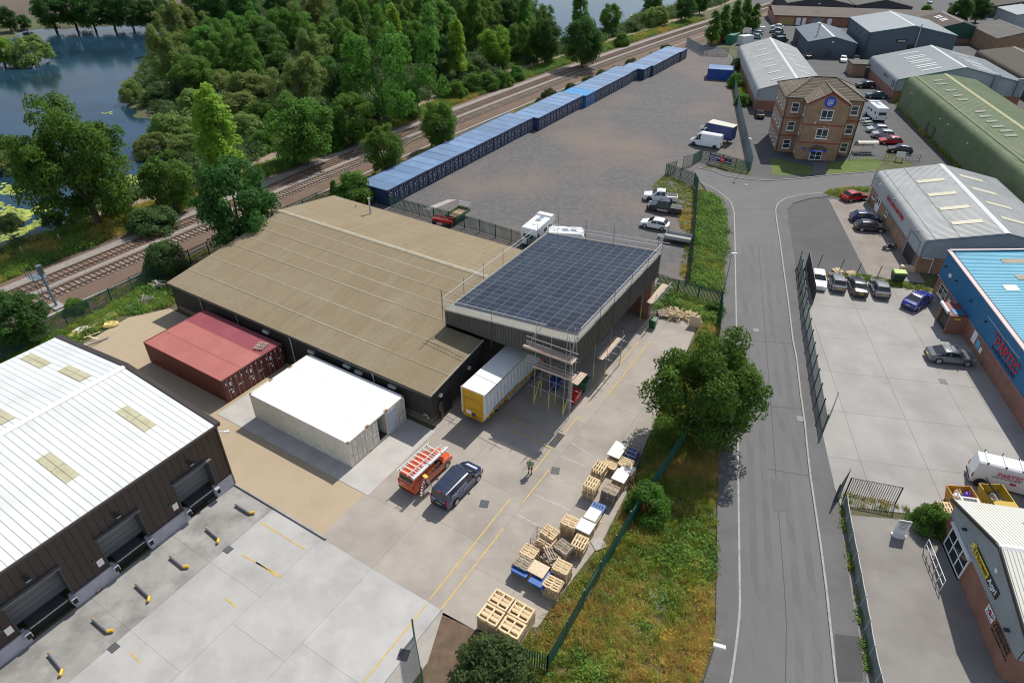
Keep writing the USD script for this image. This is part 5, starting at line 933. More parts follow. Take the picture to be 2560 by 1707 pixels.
lettering(v1, 'lettering', 'P&P SOLAR', .2, (-2.525, .66, 1.35), -Y3, Z3, LORG, width=1.2, depth=.004); part(v1, 'rear_print', plate((-2.51, .6, 1.12), -Y3, Z3, 1.1, .12, .004), PURP)
v2, q2 = vehicle('panel_van', 'shiny dark blue panel van beside the orange one, rear towards the camera', 'van', 'van', PNAVY, (c6(1312, 1392), c6(1778, 888)), 'R')
part(v2, 'brake_light', MB().box(-2.44, -.22, 1.86, -2.36, .22, 1.95), RED_LENS)
for a in range(3):
    for b in range(2): part(v2, 'roof_panel', MB().cbox(-1.95 + a * .95, -.62 + b * .64, 1.925, -1.08 + a * .95, -.04 + b * .64, 1.95, .015), PNAVY)
LILT = M('pale_blue_print', (.45, .48, .66), .5, .05)
lettering(v2, 'lettering', 'P&P', .36, (-1.95, -.985, 1.2), X3, Z3, LILT, width=.85, depth=.004)
for z, w, t_ in ((1.42, .95, 'POWERED'), (1.2, 1.0, 'BY SOLAR')): lettering(v2, 'lettering', t_, .15, (-1.0, -.985, z), X3, Z3, LILT, width=w, depth=.004)
part(v2, 'print_line', plate((-2.2, -.985, 1.0), X3, Z3, 3.2, .035, .004), LILT); part(v2, 'print', plate((-.4, -.985, .85), X3, Z3, 1.4, .06, .004), LILT)
for y, t_ in ((.8, 'P&P'), (-.1, 'SOLAR')): lettering(v2, 'lettering', t_, .16, (-2.52, y, 1.0), -Y3, Z3, LILT, width=.55, depth=.004)
part(v2, 'bonnet_print', MB().quad((1.75, -.1, 1.135), (1.75, -.7, 1.135), (2.15, -.65, 1.03), (2.15, -.1, 1.03))[0:0] if False else MB().quad((1.78, -.65, 1.135), (2.1, -.6, 1.01), (2.1, .45, 1.01), (1.78, .5, 1.135)), LILT)

# step ladder between the vans
sl0 = c6(790, 1150); sl1 = c6(700, 1190)
SLD = thing('step_ladder', 'white and red step ladder with a yellow top standing between the two vans', 'ladder', c6(800, 1130), heading(c6(700, 1180), c6(830, 1100)))
RAILR = M('red_rail', (.33, .04, .04), .5, .1)
for y in (-.25, .25): part(SLD, 'front_rail', MB().bar((-.55, y, 0), (-.05, y * .7, 1.9), .05, .07), RAILR); part(SLD, 'rear_rail', MB().bar((.55, y, 0), (.08, y * .7, 1.9), .04, .05), LADM)
for i in range(1, 7): f = i / 7; part(SLD, 'tread', MB().box(-.55 + .5 * f - .05, -.25 + .075 * f, 1.9 * f, -.55 + .5 * f + .06, .25 - .075 * f, 1.9 * f + .03), LADM)
part(SLD, 'top_cap', MB().cbox(-.16, -.22, 1.88, .17, .22, 1.98, .02), M('yellow_cap', (.75, .50, .05), .5)); part(SLD, 'rear_panel', MB().bar((.52, 0, .5), (.12, 0, 1.75), .3, .02, up=(1, 0, .3)), WHITE)

# right hand car park
def fromrear(name, label, kind, col, t, a, b, **kw): at, yw = byrear(t, *a, *b, TYPES[kind][0] * kw.get('scale', 1)); return vehicle(name, label, 'car', kind, col, at=at, yaw=yw, **kw)
at, yw = byrear(8, 462, 1108, 440, 965, 4.15); vehicle('parked_car', 'white hatchback facing the camera at the left end of the row', 'car', 'hatch', PW, at=at, yaw=yw + math.pi, dark=False)
fromrear('parked_car', 'small grey hatchback beside the white one facing the camera, rear to the camera', 'hatch', PSIL if False else paint('slate_grey', (.17, .18, .20)), 8, (645, 1130), (603, 985))
fromrear('parked_car', 'black fastback car with a big rear window between two grey hatchbacks', 'saloon', PBLK, 8, (843, 1178), (788, 1025))
fromrear('parked_car', 'grey hatchback with a pale roof next to the bright blue car', 'hatch', paint('mid_grey', (.16, .17, .18)), 8, (1048, 1190), (985, 1042))
fromrear('parked_car', 'bright blue crossover parked askew beside the blue and brick unit', 'coupe_suv', PBLUE, 8, (1268, 1280), (1440, 1172), roofm=GLASS, rails=True)
vehicle('parked_car', 'dark grey crossover with a pale roof parked by the brick porch', 'car', 'coupe_suv', PGREY, (k(12, 1555, 203), k(12, 1815, 228)), 'R', roofm=PSIL)
v, _ = vehicle('parked_car', 'shiny red hatchback parked nose to the grey unit', 'car', 'hatch', PRED, (k(8, 745, 292), k(8, 878, 272)), 'R')
vehicle('parked_car', 'dark blue estate car parked between the red one and the black one', 'car', 'suv', paint('deep_blue', (.015, .03, .09)), (k(8, 815, 478), k(8, 985, 490)), 'R', scale=.95)
vehicle('parked_car', 'small black hatchback parked nearest the open bay of the grey unit', 'car', 'hatch', PBLK, (k(8, 862, 560), k(8, 1018, 572)), 'R')
# around the office and up the lane
vehicle('parked_car', 'black hatchback nearest the fence in the office car park', 'car', 'hatch', PBLK, (k(4, 1280, 1420), k(4, 1135, 1405)), 'L')
vehicle('parked_car', 'red hatchback in the office car park', 'car', 'hatch', PRED, (k(4, 1195, 1335), k(4, 1056, 1328)), 'L')
vehicle('parked_car', 'silver estate beside the red car in the office car park', 'car', 'suv', PSIL, (k(4, 1130, 1280), k(4, 985, 1270)), 'L', scale=.95)
vehicle('parked_car', 'pale silver hatchback furthest from the fence in the office car park', 'car', 'hatch', paint('pale_silver', (.42, .45, .48)), (k(4, 1070, 1228), k(4, 945, 1222)), 'L')
vehicle('parked_car', 'dark crossover parked in front of the broad grey unit, nearer the office', 'car', 'coupe_suv', paint('petrol', (.02, .045, .06)), (k(4, 1062, 912), k(4, 925, 905)), 'L')
vehicle('parked_car', 'black estate car parked by the door of the broad grey unit', 'car', 'suv', PBLK, (k(4, 965, 815), k(4, 830, 812)), 'L')
at, yw = byrear(3, 2275, 1098, 2262, 1030, 4.15); vehicle('parked_car', 'black hatchback parked against the end of the long grey unit', 'car', 'hatch', PBLK, at=at, yaw=yw)
at, yw = byrear(4, 690, 582, 680, 535, 4.15); vehicle('parked_car', 'white hatchback beside the black four by four behind the brick hut', 'car', 'hatch', PW, at=at, yaw=yw + math.pi)
at, yw = byrear(4, 805, 580, 790, 530, 4.4); vehicle('parked_car', 'boxy black four by four behind the brick hut', 'car', 'suv', PBLK, at=at, yaw=yw)
c3 = crop(1720, 0, 5.6); c4 = crop(2140, 0, 5.6)
for (x, y, dx, kind, col, lb) in ((1235, 462, 80, 'suv', PGREY, 'dark grey car broadside in the upper scrap yard'), (1240, 400, 70, 'hatch', PW, 'white car behind the dark grey one in the upper scrap yard'), (965, 408, 60, 'hatch', paint('sky_blue', (.2, .3, .38)), 'light blue car furthest back along the trees'), (970, 448, 70, 'van', PW, 'small white van in the line of cars along the trees'), (955, 495, 70, 'hatch', PSIL, 'silver car in the line along the trees, nearer than the white van'), (925, 540, 60, 'hatch', PTEAL, 'pale teal car in the line along the trees by the recovery truck'), (1265, 520, -40, 'suv', paint('dark_green', (.02, .05, .05)), 'dark green four by four by the slate blue shed'), (1300, 590, -40, 'van', paint('green_van', (.03, .07, .07)), 'dark green van by the slate blue shed')):
    a, b = c3(x - dx / 2, y), c3(x + dx / 2, y + 4); vehicle('parked_car' if 'van' not in kind else 'small_van', lb, 'car' if 'van' not in kind else 'van', kind, col, at=tuple((a + b) / 2), yaw=heading(b, a), scale=1.0 if kind != 'van' else .9)
at, yw = byrear(4, 2085, 118, 2080, 80, 4.1); vehicle('parked_car', 'pale teal car in the lane near the top right corner', 'car', 'hatch', PTEAL, at=at, yaw=yw + math.pi)
at, yw = byrear(4, 1405, 135, 1425, 100, 4.1); vehicle('parked_car', 'white car parked behind the tall slate grey shed', 'car', 'hatch', PW, at=at, yaw=yw + math.pi)
at, yw = byrear(4, 2100, 385, 2125, 375, 4.1); vehicle('parked_car', 'white car half hidden by the brown brick shed', 'car', 'hatch', PW, at=at, yaw=yw)
at, yw = byrear(4, 1480, 38, 1500, 20, 4.1); vehicle('parked_car', 'white car near the far trees at the top edge', 'car', 'hatch', PW, at=at, yaw=yw)
at, yw = byrear(4, 370, 545, 345, 520, 4.1); vehicle('parked_car', 'black car against the side of the long grey unit', 'car', 'hatch', PBLK, at=at, yaw=yw)

# vans and pickups in the storage yard
vehicle('large_van', 'tall white van nearest the storage gate', 'van', 'bigvan', PW, (k(3, 1858, 1372), k(3, 1662, 1337)), 'L', hub=TRIMBLK)
at = k(3, 1860, 1225); vw, _ = vehicle('large_van', 'white van furthest from the gate, behind the navy box truck', 'van', 'bigvan', PW, (k(3, 1925, 1262), k(3, 1745, 1218)), 'L', hub=TRIMBLK)
tk, _ = vehicle('box_truck', 'white cabbed truck with a navy blue box body between the two white vans', 'truck', 'bigvan', PW, (k(3, 1955, 1322), k(3, 1700, 1268)), 'L', hub=TRIMBLK)
part(tk, 'box_body', MB().cbox(-3.9, -1.12, .75, 1.15, 1.12, 3.25, .03), M('navy_box', (.012, .03, .12), .45, .05)); part(tk, 'box_roof', MB().cbox(-3.92, -1.14, 3.251, 1.17, 1.14, 3.32, .03), M('pale_box_roof', (.55, .55, .46), .5, .05))
vehicle('pickup_truck', 'white double cab pickup at the head of the parked row', 'pickup', 'pickup', PW, (k(7, 1450, 300), k(7, 1250, 282)), 'L', hub=TRIMBLK)
pk, _ = vehicle('pickup_truck', 'black double cab pickup with mud along its side', 'pickup', 'pickup', paint('blue_black', (.012, .016, .022)), (k(7, 1475, 405), k(7, 1287, 375)), 'L', hub=TRIMBLK)
part(pk, 'mud', plate((1.0, .945, .32), -X3, Z3, 1.6, .3, .004), M('dried_mud', (.36, .34, .30), .9, .2, 4)); 
vehicle('parked_car', 'white three door car in front of the grey flatbed trailer', 'car', 'hatch', PW, (k(7, 1375, 555), k(7, 1216, 525)), 'L', dark=False)
# white van at the bottom right edge
c5 = crop(2240, 1130, 7.35)
pv_, _ = vehicle('large_van', 'white sign written van parked behind the yellow skips', 'van', 'bigvan', PW, (c5(1600, 640), c5(2480, 860)), 'R', scale=.96)
for x in (-2.2, -.9, .3):
    part(pv_, 'roof_bar', MB().bar((x, -.8, 2.5), (x, .8, 2.5), .04), LADM)
    for y in (-.85, .8): part(pv_, 'bar_clamp', MB().cbox(x - .05, y - .05, 2.38, x + .05, y + .05, 2.6, .02), BLACK)
lettering(pv_, 'lettering', 'PARTIC', .42, (-1.3, -1.0, 1.5), X3, Z3, rl, width=1.75, depth=.004); part(pv_, 'print_line', plate((-1.6, -1.0, 1.36), X3, Z3, 2.0, .05, .004), BLACK); part(pv_, 'red_print', plate((-.2, -1.0, .95), X3, Z3, .45, .2, .004), rl)
part(pv_, 'wheel_cover', disc((-2.1, -1.0, .4), X3, Z3, .5, .002, 20), TRIMBLK)

# motor homes and caravan
def motorhome(label, at, yaw, Ln=6.6, cab=True, name='motorhome', H=2.9, cat='motorhome'):
    r = thing(name, label, cat, at, yaw); hw = 1.15
    if cab:
        part(r, 'body', MB().loft([[(x, -hw, z0), (x, hw, z0), (x, hw, z1 - .1), (x, hw - .12, z1), (x, -hw + .12, z1), (x, -hw, z1 - .1)] for x, z0, z1 in ((-Ln / 2, .5, H - .1), (-Ln / 2 + .1, .45, H), (Ln / 2 - 2.2, .45, H), (Ln / 2 - 2.1, .46, H + .05), (Ln / 2 - 2.0, 1.9, H + .2), (Ln / 2 - 1.0, 1.85, H + .15), (Ln / 2 - .55, 2.0, H - .15), (Ln / 2 - .5, 2.2, 2.45))]), PW, smooth=30)
        part(r, 'cab', MB().loft([[(x, -.98, .45), (x, .98, .45), (x, .95, z1), (x, -.95, z1)] for x, z1 in ((Ln / 2 - 2.3, 1.9), (Ln / 2 - 1.2, 1.9), (Ln / 2 - .65, 1.3), (Ln / 2 - .05, 1.0), (Ln / 2, .6))]), PW); part(r, 'windscreen', MB().quad((Ln / 2 - .66, -.85, 1.32), (Ln / 2 - .66, .85, 1.32), (Ln / 2 - 1.17, .85, 1.89), (Ln / 2 - 1.17, -.85, 1.89)), GLASS)
        for s in (-1, 1): part(r, 'side_window', MB().box(Ln / 2 - 2.0, s * .985, 1.25, Ln / 2 - 1.15, s * .96, 1.8), GLASS)
        ws = (-Ln / 2 + 1.0, Ln / 2 - 1.3)
    else:
        part(r, 'body', MB().loft([[(x, -hw, z0), (x, hw, z0), (x, hw, z1 - .08), (x, hw - .1, z1), (x, -hw + .1, z1), (x, -hw, z1 - .08)] for x, z0, z1 in ((-Ln / 2, .8, 1.9), (-Ln / 2 + .12, .5, 2.35), (-Ln / 2 + .5, .45, 2.55), (Ln / 2 - .6, .45, 2.55), (Ln / 2 - .25, .5, 2.2), (Ln / 2, .7, 1.5))]), PW, smooth=30); part(r, 'tow_bar', MB().bar((Ln / 2 - .1, .4, .5), (Ln / 2 + 1.0, 0, .45), .07).bar((Ln / 2 - .1, -.4, .5), (Ln / 2 + 1.0, 0, .45), .07), STEEL); ws = (-.2,)
        part(r, 'front_window', MB().quad((Ln / 2 - .24, -.8, 2.17), (Ln / 2 - .24, .8, 2.17), (Ln / 2 - .02, .8, 1.55), (Ln / 2 - .02, -.8, 1.55))[0:1] if False else MB().quad((Ln / 2 + .01, -.8, 1.55), (Ln / 2 + .01, .8, 1.55), (Ln / 2 - .22, .8, 2.2), (Ln / 2 - .22, -.8, 2.2)), GLASS)
    part(r, 'rear_window', MB().box(-Ln / 2 - .03, -.75, 1.5, -Ln / 2 + .05, .75, 2.05), GLASS)
    for s in (-1, 1):
        for x0, x1 in ((-Ln / 2 + .5, -Ln / 2 + 1.2), (-.7, .2), (.7, 1.1)): part(r, 'side_window', MB().box(x0, s * (hw + .012), 1.5, x1, s * (hw - .02), 2.0), GLASS)
        for x in ws: w = part(r, 'wheel', MB().wheel((x, s * (hw - .1), .34), .34, .24), RUBBER); part(w, 'rim', disc((x, s * (hw + .03), .34), X3 if s < 0 else -X3, Z3, .22, .01, 12), WHITE)
        part(r, 'tail_light', MB().box(-Ln / 2 - .02, s * .95, .75, -Ln / 2 + .05, s * 1.1, 1.1), RED_LENS)
    zt = H if cab else 2.55
    part(r, 'roof_vent', MB().cbox(-1.9, -.3, zt, -1.4, .2, zt + .08, .02), WHITE); part(r, 'rooflight', MB().cbox(-.6, -.35, zt, .2, .35, zt + .06, .02), M('roof_glass', (.25, .30, .34), .2)); part(r, 'solar_panel', MB().cbox(.5, -.3, zt, 1.3, .3, zt + .04, .01), M('roof_glass', (.25, .30, .34)))
    return r
b0, b1 = k(7, 70, 515, 2.75), k(7, 235, 560, 2.75); hd = heading(k(7, 235, 560, 2.75), k(7, 400, 410, 2.9)); cc = (b0 + b1) / 2; motorhome('white motorhome with an over cab bunk behind the solar canopy', (cc[0] + 3.2 * math.cos(hd), cc[1] + 3.2 * math.sin(hd), 0), hd)
c_ = k(7, 490, 540, 2.5); motorhome('white touring caravan parked beside the motorhome behind the canopy', (c_[0] + .2, c_[1] - .2, 0), heading(k(7, 380, 545, 2.5), k(7, 610, 520, 2.5)) - .35, Ln=5.2, cab=False, name='caravan', cat='caravan')
c_ = k(4, 1000, 1120); mh = motorhome('white motorhome parked tail on beside the office', (c_[0] + .6, c_[1] + 2.8, 0), YR + .12)
# ------------------------------------------------------------------ shipping containers
CASTM = M('corner_casting', (.10, .10, .10), .6, .15)
def container(name, label, cat, Ln, H, col, loc, yaw, group=None, bars=True, roofm=None, marks=None, openright=False, darkin=False):
    """Local x runs from the doors at 0 to the back, y across."""
    r = thing(name, label, cat, loc, yaw, group); w = 1.219; pitch = .28 if Ln > 8 else .3
    ov = MB()
    def side(y, s):
        n = int(round((Ln - .3) / pitch)); st = (Ln - .3) / n; P = []
        for i in range(n):
            for q, o in ((0, 0), (.38, 0), (.5, 1), (.88, 1)): P.append((.15 + (i + q) * st, y - s * .036 * (1 - o)))
        P.append((Ln - .15, y - s * .036)); a = np.array([[(x, yy, .16), (x, yy, H - .1)] for x, yy in P]); return MB().grid(a if s < 0 else a[::-1])
    part(r, 'side_wall', side(-w + .01, -1), col); part(r, 'side_wall', side(w - .01, 1), col)
    part(r, 'end_wall', MB().grid(np.array([[(Ln - .05 - (i % 2) * .035, -w + .1 + i * .19, z) for z in (.16, H - .1)] for i in range(13)])[::-1]), col)
    n = int(round((Ln - .2) / .42)); st = (Ln - .2) / n; P = []
    for i in range(n):
        for q, o in ((0, 0), (.2, 1), (.8, 1)): P.append((.1 + (i + q) * st, H - .035 + .022 * o))
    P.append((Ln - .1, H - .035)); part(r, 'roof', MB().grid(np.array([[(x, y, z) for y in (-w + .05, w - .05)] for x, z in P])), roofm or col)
    for y in (-w + .06, w - .06):
        part(r, 'top_rail', MB().box(.16, y - .055, H - .12, Ln - .16, y + .055, H - .005), roofm or col); part(r, 'bottom_rail', MB().box(.16, y - .05, .02, Ln - .16, y + .05, .17), col)
        for x in (.08, Ln - .08): part(r, 'corner_post', MB().box(x - .08, y - .058, .1, x + .08, y + .058, H - .1), col)
    part(r, 'door_header', MB().box(.0, -w + .121, H - .14, .14, w - .121, H - .004), col); part(r, 'door_sill', MB().box(.0, -w + .121, .0, .14, w - .121, .15), col); part(r, 'rear_header', MB().box(Ln - .14, -w + .121, H - .12, Ln, w - .121, H - .004), col)
    part(r, 'floor', MB().box(.141, -w + .12, .1, Ln - .141, w - .12, .155), DKSTEEL)
    for x in (.085, Ln - .085):
        for y in (-w + .083, w - .083): part(r, 'corner_casting', MB().box(x - .089, y - .0835, H - .115, x + .089, y + .0835, H + .004), CASTM if Ln > 8 else col)
    for s in (-1, 1):
        if openright and s == -1: continue
        d = part(r, 'door', MB().box(.02, .012 * s, .16, .065, s * (w - .13), H - .15), col)
        for z in np.linspace(.35, H - .75, 4): part(d, 'door_rib', MB().box(.006, s * .06, z, .0195, s * (w - .2), z + .32), col)
        if bars:
            for y in (.28, .78): part(d, 'lock_bar', MB().tube((-.03, s * y, .1), (-.03, s * y, H - .08), .02, 6), STEEL)
            part(d, 'handle', MB().bar((-.05, s * .28, 1.15), (-.05, s * .62, 1.15), .03, .04), STEEL); part(d, 'handle', MB().bar((-.05, s * .78, 1.2), (-.05, s * 1.0, 1.2), .03, .04), STEEL)
            if marks:
                for (y, z, a, b) in (marks if s > 0 else marks[::-1][:3]): part(d, 'door_mark', MB().box(-.004, s * y, z, .005, s * (y + a), z + b), WLET if a < .4 else LMARK)
    return r
LMARK = M('faded_print', (.38, .36, .34), .7, .2, 9)
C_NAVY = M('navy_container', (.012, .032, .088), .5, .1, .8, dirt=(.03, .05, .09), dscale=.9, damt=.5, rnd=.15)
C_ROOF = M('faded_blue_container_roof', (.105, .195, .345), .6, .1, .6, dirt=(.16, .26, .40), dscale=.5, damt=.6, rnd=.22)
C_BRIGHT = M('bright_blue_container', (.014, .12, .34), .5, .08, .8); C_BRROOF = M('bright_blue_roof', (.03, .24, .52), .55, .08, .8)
MK = [(.42, 1.55, .22, .5), (.4, .5, .3, .3), (.88, 1.2, .14, .5), (.2, 1.9, .12, .14)]
MKB = [(.40, 1.95, .26, .09), (.42, 1.3, .1, .3), (.86, 1.7, .1, .16), (.42, .55, .12, .12)]
GRP = 'dark blue containers in the long row by the railway'
src_navy = src_bright = None; ub, vb0 = 71.25, 66.57
offs = [0] * 18 + [-.95] * 8 + [-.95 - .55] * 2 + [-.95 - .5] * 8 + [-1.15 - .2] * 2 + [-2.35] * 2 + [-2.9] * 8 + [-3.1] * 2
offs = [0.02 * ((i * 5) % 4) for i in range(18)] + [-1.1 + .02 * (i % 3) for i in range(8)] + [-1.75, -1.72] + [-1.75 + .02 * (i % 3) for i in range(8)] + [-1.5, -1.5] + [-3.2, -3.15] + [-3.7 + .02 * (i % 3) for i in range(8)] + [-3.95, -3.9]
for i in range(50):
    bright = i in (26, 27); l = L(ub + 1.23 + i * 2.47, vb0 + offs[i] + .75 * (i / 50)); lab = {0: 'navy container at the near end of the long blue row, by the shed', 49: 'navy container at the far end of the long blue row', 17: 'last navy container before the first step forward in the row', 18: 'navy container standing forward at the first step of the row'}.get(i, 'navy container with a faded roof in the long row beside the railway')
    if bright: lab = 'bright blue container in the long navy row, nearer of the pair' if i == 26 else 'bright blue container in the long navy row, farther of the pair'
    if bright:
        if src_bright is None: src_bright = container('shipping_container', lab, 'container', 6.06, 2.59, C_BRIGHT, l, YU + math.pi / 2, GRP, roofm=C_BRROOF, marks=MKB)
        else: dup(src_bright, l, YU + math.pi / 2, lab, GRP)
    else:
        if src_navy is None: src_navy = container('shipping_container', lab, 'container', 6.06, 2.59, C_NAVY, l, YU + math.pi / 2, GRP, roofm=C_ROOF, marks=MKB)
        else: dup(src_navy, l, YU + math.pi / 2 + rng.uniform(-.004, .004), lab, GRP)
tag(stage.GetPrimAtPath(src_navy), group=GRP)
bp = k(3, 1785, 730); C_BLUE = M('royal_blue_container', (.012, .05, .24), .5, .08, .8, rnd=.1)
d_ = heading(k(3, 1785, 730), k(3, 2000, 745)); ax = np.array([math.cos(d_), math.sin(d_), 0]); ay = np.array([-ax[1], ax[0], 0])
for i in range(2): container('shipping_container', ('royal blue container standing alone in front, by the bushes of the long grey unit', 'royal blue container behind the other one by the bushes of the long grey unit')[i], 'container', 6.06, 2.59, C_BLUE, bp + ay * (1.24 + i * 2.46), d_, bars=False, roofm=C_ROOF)
# white and red forty foot containers
C_WHITE = M('cream_container', (.70, .66, .56), .55, .05, .8, dirt=(.52, .47, .37), dscale=1.4, damt=.4); C_WROOF = M('white_container_roof', (.82, .81, .78), .5, .03, .6); C_DOORW = M('worn_white_door', (.55, .54, .48), .6, .12, 2, dirt=(.36, .34, .28), dscale=2.5)
MKW = [(.3, 2.05, .22, .28), (.42, 1.2, .3, .25), (.4, .6, .2, .3), (.86, 1.6, .16, .4), (.3, 2.42, .2, .12)]
for i, (lb, op) in enumerate((('cream container nearest the gravel, leftmost of the white three', 0), ('cream container with one door open, in the middle of the white three', 1), ('cream container nearest the shed wall, rightmost of the white three', 0))):
    q = container('shipping_container', lb, 'container', 12.19, 2.88, C_WHITE if not op else C_WHITE, L(28.33 + i * 2.442, 32.95, .05), YU + math.pi / 2, roofm=C_WROOF, marks=MKW, openright=bool(op))
    if op:
        dpt = part(q, 'open_door', MB().box(-.075, -1.25, .16, -.03, -2.33, 2.73), M('pale_blue_door', (.46, .52, .58), .5, .06))
        for z in (.5, 1.1, 1.7, 2.25): part(dpt, 'door_rib', MB().box(-.09, -1.3, z, -.0755, -2.28, z + .35), M('pale_blue_door', (.46, .52, .58)))
        part(q, 'inner_lining', MB().box(.3, -1.15, .17, 2.2, -1.12, 2.6), M('pale_inner', (.5, .5, .48), .6))
    for x in (.1, 12.05):
        for y in (-1.1, 1.1): part(q, 'rust_patch', MB().box(x - .09, y - .1, 2.884, x + .1, y + .1, 2.889), M('rust', (.33, .17, .06), .9, .3, 8))
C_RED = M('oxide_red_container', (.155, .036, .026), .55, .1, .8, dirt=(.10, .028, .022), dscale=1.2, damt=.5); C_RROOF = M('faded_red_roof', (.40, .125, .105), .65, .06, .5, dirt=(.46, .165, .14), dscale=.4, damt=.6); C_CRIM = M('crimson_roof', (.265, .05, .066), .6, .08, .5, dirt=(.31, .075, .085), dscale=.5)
MKR = [(.34, 1.6, .2, .42), (.3, .7, .22, .22), (.86, 1.85, .1, .3), (.42, 1.15, .3, .1), (.2, 2.2, .14, .14)]
for i, lb in enumerate(('salmon roofed red container nearest the white warehouse', 'salmon roofed red container in the middle of the red three', 'crimson roofed container against the shed wall')):
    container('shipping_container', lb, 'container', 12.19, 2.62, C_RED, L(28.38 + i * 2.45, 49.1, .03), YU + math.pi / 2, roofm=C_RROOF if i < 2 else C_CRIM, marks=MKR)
for (x, y, n, col, lb) in ((1790, 400, 12.19, M('mustard_container', (.42, .28, .05), .6, .15, .8), 'long mustard yellow container under the far trees'), (1955, 405, 6.06, M('green_container', (.02, .16, .10), .5, .1, .8), 'green container beside the mustard yellow one')):
    a = k(3, x, y); hd = heading(k(3, 1800, 405), k(3, 1990, 330)) if n > 8 else heading(k(3, 1955, 410), k(3, 2045, 360)) + .0
    container('shipping_container', lb, 'container', n, 2.59, col, a + np.array([-math.sin(hd), math.cos(hd), 0]) * -1.2, hd, bars=False)
a = k(3, 2070, 425); container('shipping_container', 'white box body standing beside the green container', 'container', 4.2, 2.6, M('box_white', (.66, .66, .64), .5, .05), a + np.array([1.0, 1.5, 0]), .5, bars=False)
a = c5(2320, 940); container('shipping_container', 'dark blue container cut by the right edge behind the shop unit', 'container', 6.06, 2.59, C_NAVY, R(*(np.array(toR(c5(2240, 900, 0))) + [-1.5, 1.2])), YR - math.pi / 2 - .9 + .9, bars=False)

# ------------------------------------------------------------------ trailer under the canopy
TYEL = M('trailer_yellow', (.56, .31, .008), .45, .06, .8, dirt=(.42, .24, .02), dscale=.9); TWHITE = M('trailer_curtain', (.66, .68, .70), .4, .03, .5); TROOF = M('trailer_roof', (.80, .80, .79), .5, .03, .5)
TR_ = thing('semi_trailer', 'white curtain sided trailer with a yellow front backed under the canopy', 'trailer', L(37.32, 27.27), YU)
part(TR_, 'roof', MB().cbox(.02, -1.27, 3.93, 13.6, 1.27, 4.0, .02), TROOF)
def curtain(y, s):
    P = []
    for i in range(69):
        x = .12 + i * 13.36 / 68; P.append([(x, y + s * (.018 * math.sin(i * 2.1) * math.sin(math.pi * q)), 1.32 + q * 2.6) for q in np.linspace(0, 1, 7)])
    P = np.array(P); return MB().grid(P if s > 0 else P[::-1])
for s in (-1, 1):
    part(TR_, 'curtain', curtain(s * 1.262, s), TWHITE, smooth=True); part(TR_, 'cant_rail', MB().box(.05, s * 1.245, 3.88, 13.6, s * 1.285, 3.955), DKSTEEL)
    part(TR_, 'side_valance', MB().box(.1, s * 1.25, 1.12, 13.5, s * 1.275, 1.33), TYEL)
    for i in range(17): part(TR_, 'curtain_strap', MB().box(.35 + i * .79, s * 1.276, .98, .75 + i * .79, s * 1.29, 1.22), TYEL)
    part(TR_, 'side_guard', MB().bar((4.2, s * 1.2, .55), (8.6, s * 1.2, .55), .03, .1), LADM); part(TR_, 'side_guard', MB().bar((4.2, s * 1.2, .8), (8.6, s * 1.2, .8), .03, .1), LADM); part(TR_, 'guard_post', MB().bar((4.2, s * 1.19, .5), (4.2, s * 1.19, 1.1), .06), LADM)
    part(TR_, 'landing_leg', MB().box(2.6, s * .75 - .08, .06, 2.76, s * .75 + .08, 1.0), DKSTEEL); part(TR_, 'landing_foot', MB().box(2.5, s * .75 - .14, 0.03, 2.86, s * .75 + .14, .06), DKSTEEL)
    for x in (9.0, 10.31, 11.62): w = part(TR_, 'wheel', MB().wheel((x, s * 1.05, .52), .52, .38, 22), RUBBER); part(w, 'rim', disc((x, s * 1.25, .52), X3 if s < 0 else -X3, Z3, .32, .01, 16), STEEL)
    part(TR_, 'corner_post', MB().box(-.04, s * 1.29, 1.1, .1, s * 1.16, 4.0), TWHITE)
part(TR_, 'chassis', MB().box(.2, -.55, .85, 13.4, -.42, 1.15).box(.2, .42, .85, 13.4, .55, 1.15).box(.05, -1.24, 1.15, 13.55, 1.24, 1.3), TYEL)
part(TR_, 'bulkhead', MB().box(0, -1.158, .95, .08, 1.158, 3.9), TYEL)
part(TR_, 'bulkhead_frame', MB().box(-.05, -1.15, 3.72, -.001, 1.15, 3.92).box(-.05, -1.15, .9, -.001, -.98, 3.719).box(-.05, .98, .9, -.001, 1.15, 3.719).box(-.045, -.979, 2.9, -.001, .979, 2.98).box(-.045, -.979, 1.75, -.001, .979, 1.83), TYEL)
for y in (-1.2, 1.2): part(TR_, 'corner_cap', MB().cbox(-.1, y - .1, 3.86, .15, y + .1, 4.03, .03), M('aged_cap', (.55, .48, .36), .6, .15, 4))
part(TR_, 'headboard_plate', MB().box(-.06, .2, 1.15, -.046, .75, 1.6), WHITE); part(TR_, 'coupling_panel', MB().box(-.07, -.25, 1.1, -.046, .15, 1.4), DKSTEEL); part(TR_, 'air_lines', MB().path([(-.08, .0, 1.2), (-.2, -.3, 1.0), (-.1, -.8, 1.1)], .02, 5).path([(-.08, .1, 1.2), (-.25, -.1, .95), (-.1, -.5, 1.15)], .02, 5), BLACK); part(TR_, 'front_skirt', MB().box(-.03, -1.1, .75, .05, 1.1, .949), TYEL)
lettering(TR_, 'lettering', 'www.logistics.com', .2, (1.3, -1.3, 1.42), X3, Z3, M('navy_print', (.02, .03, .09), .5), width=4.6, depth=.004)

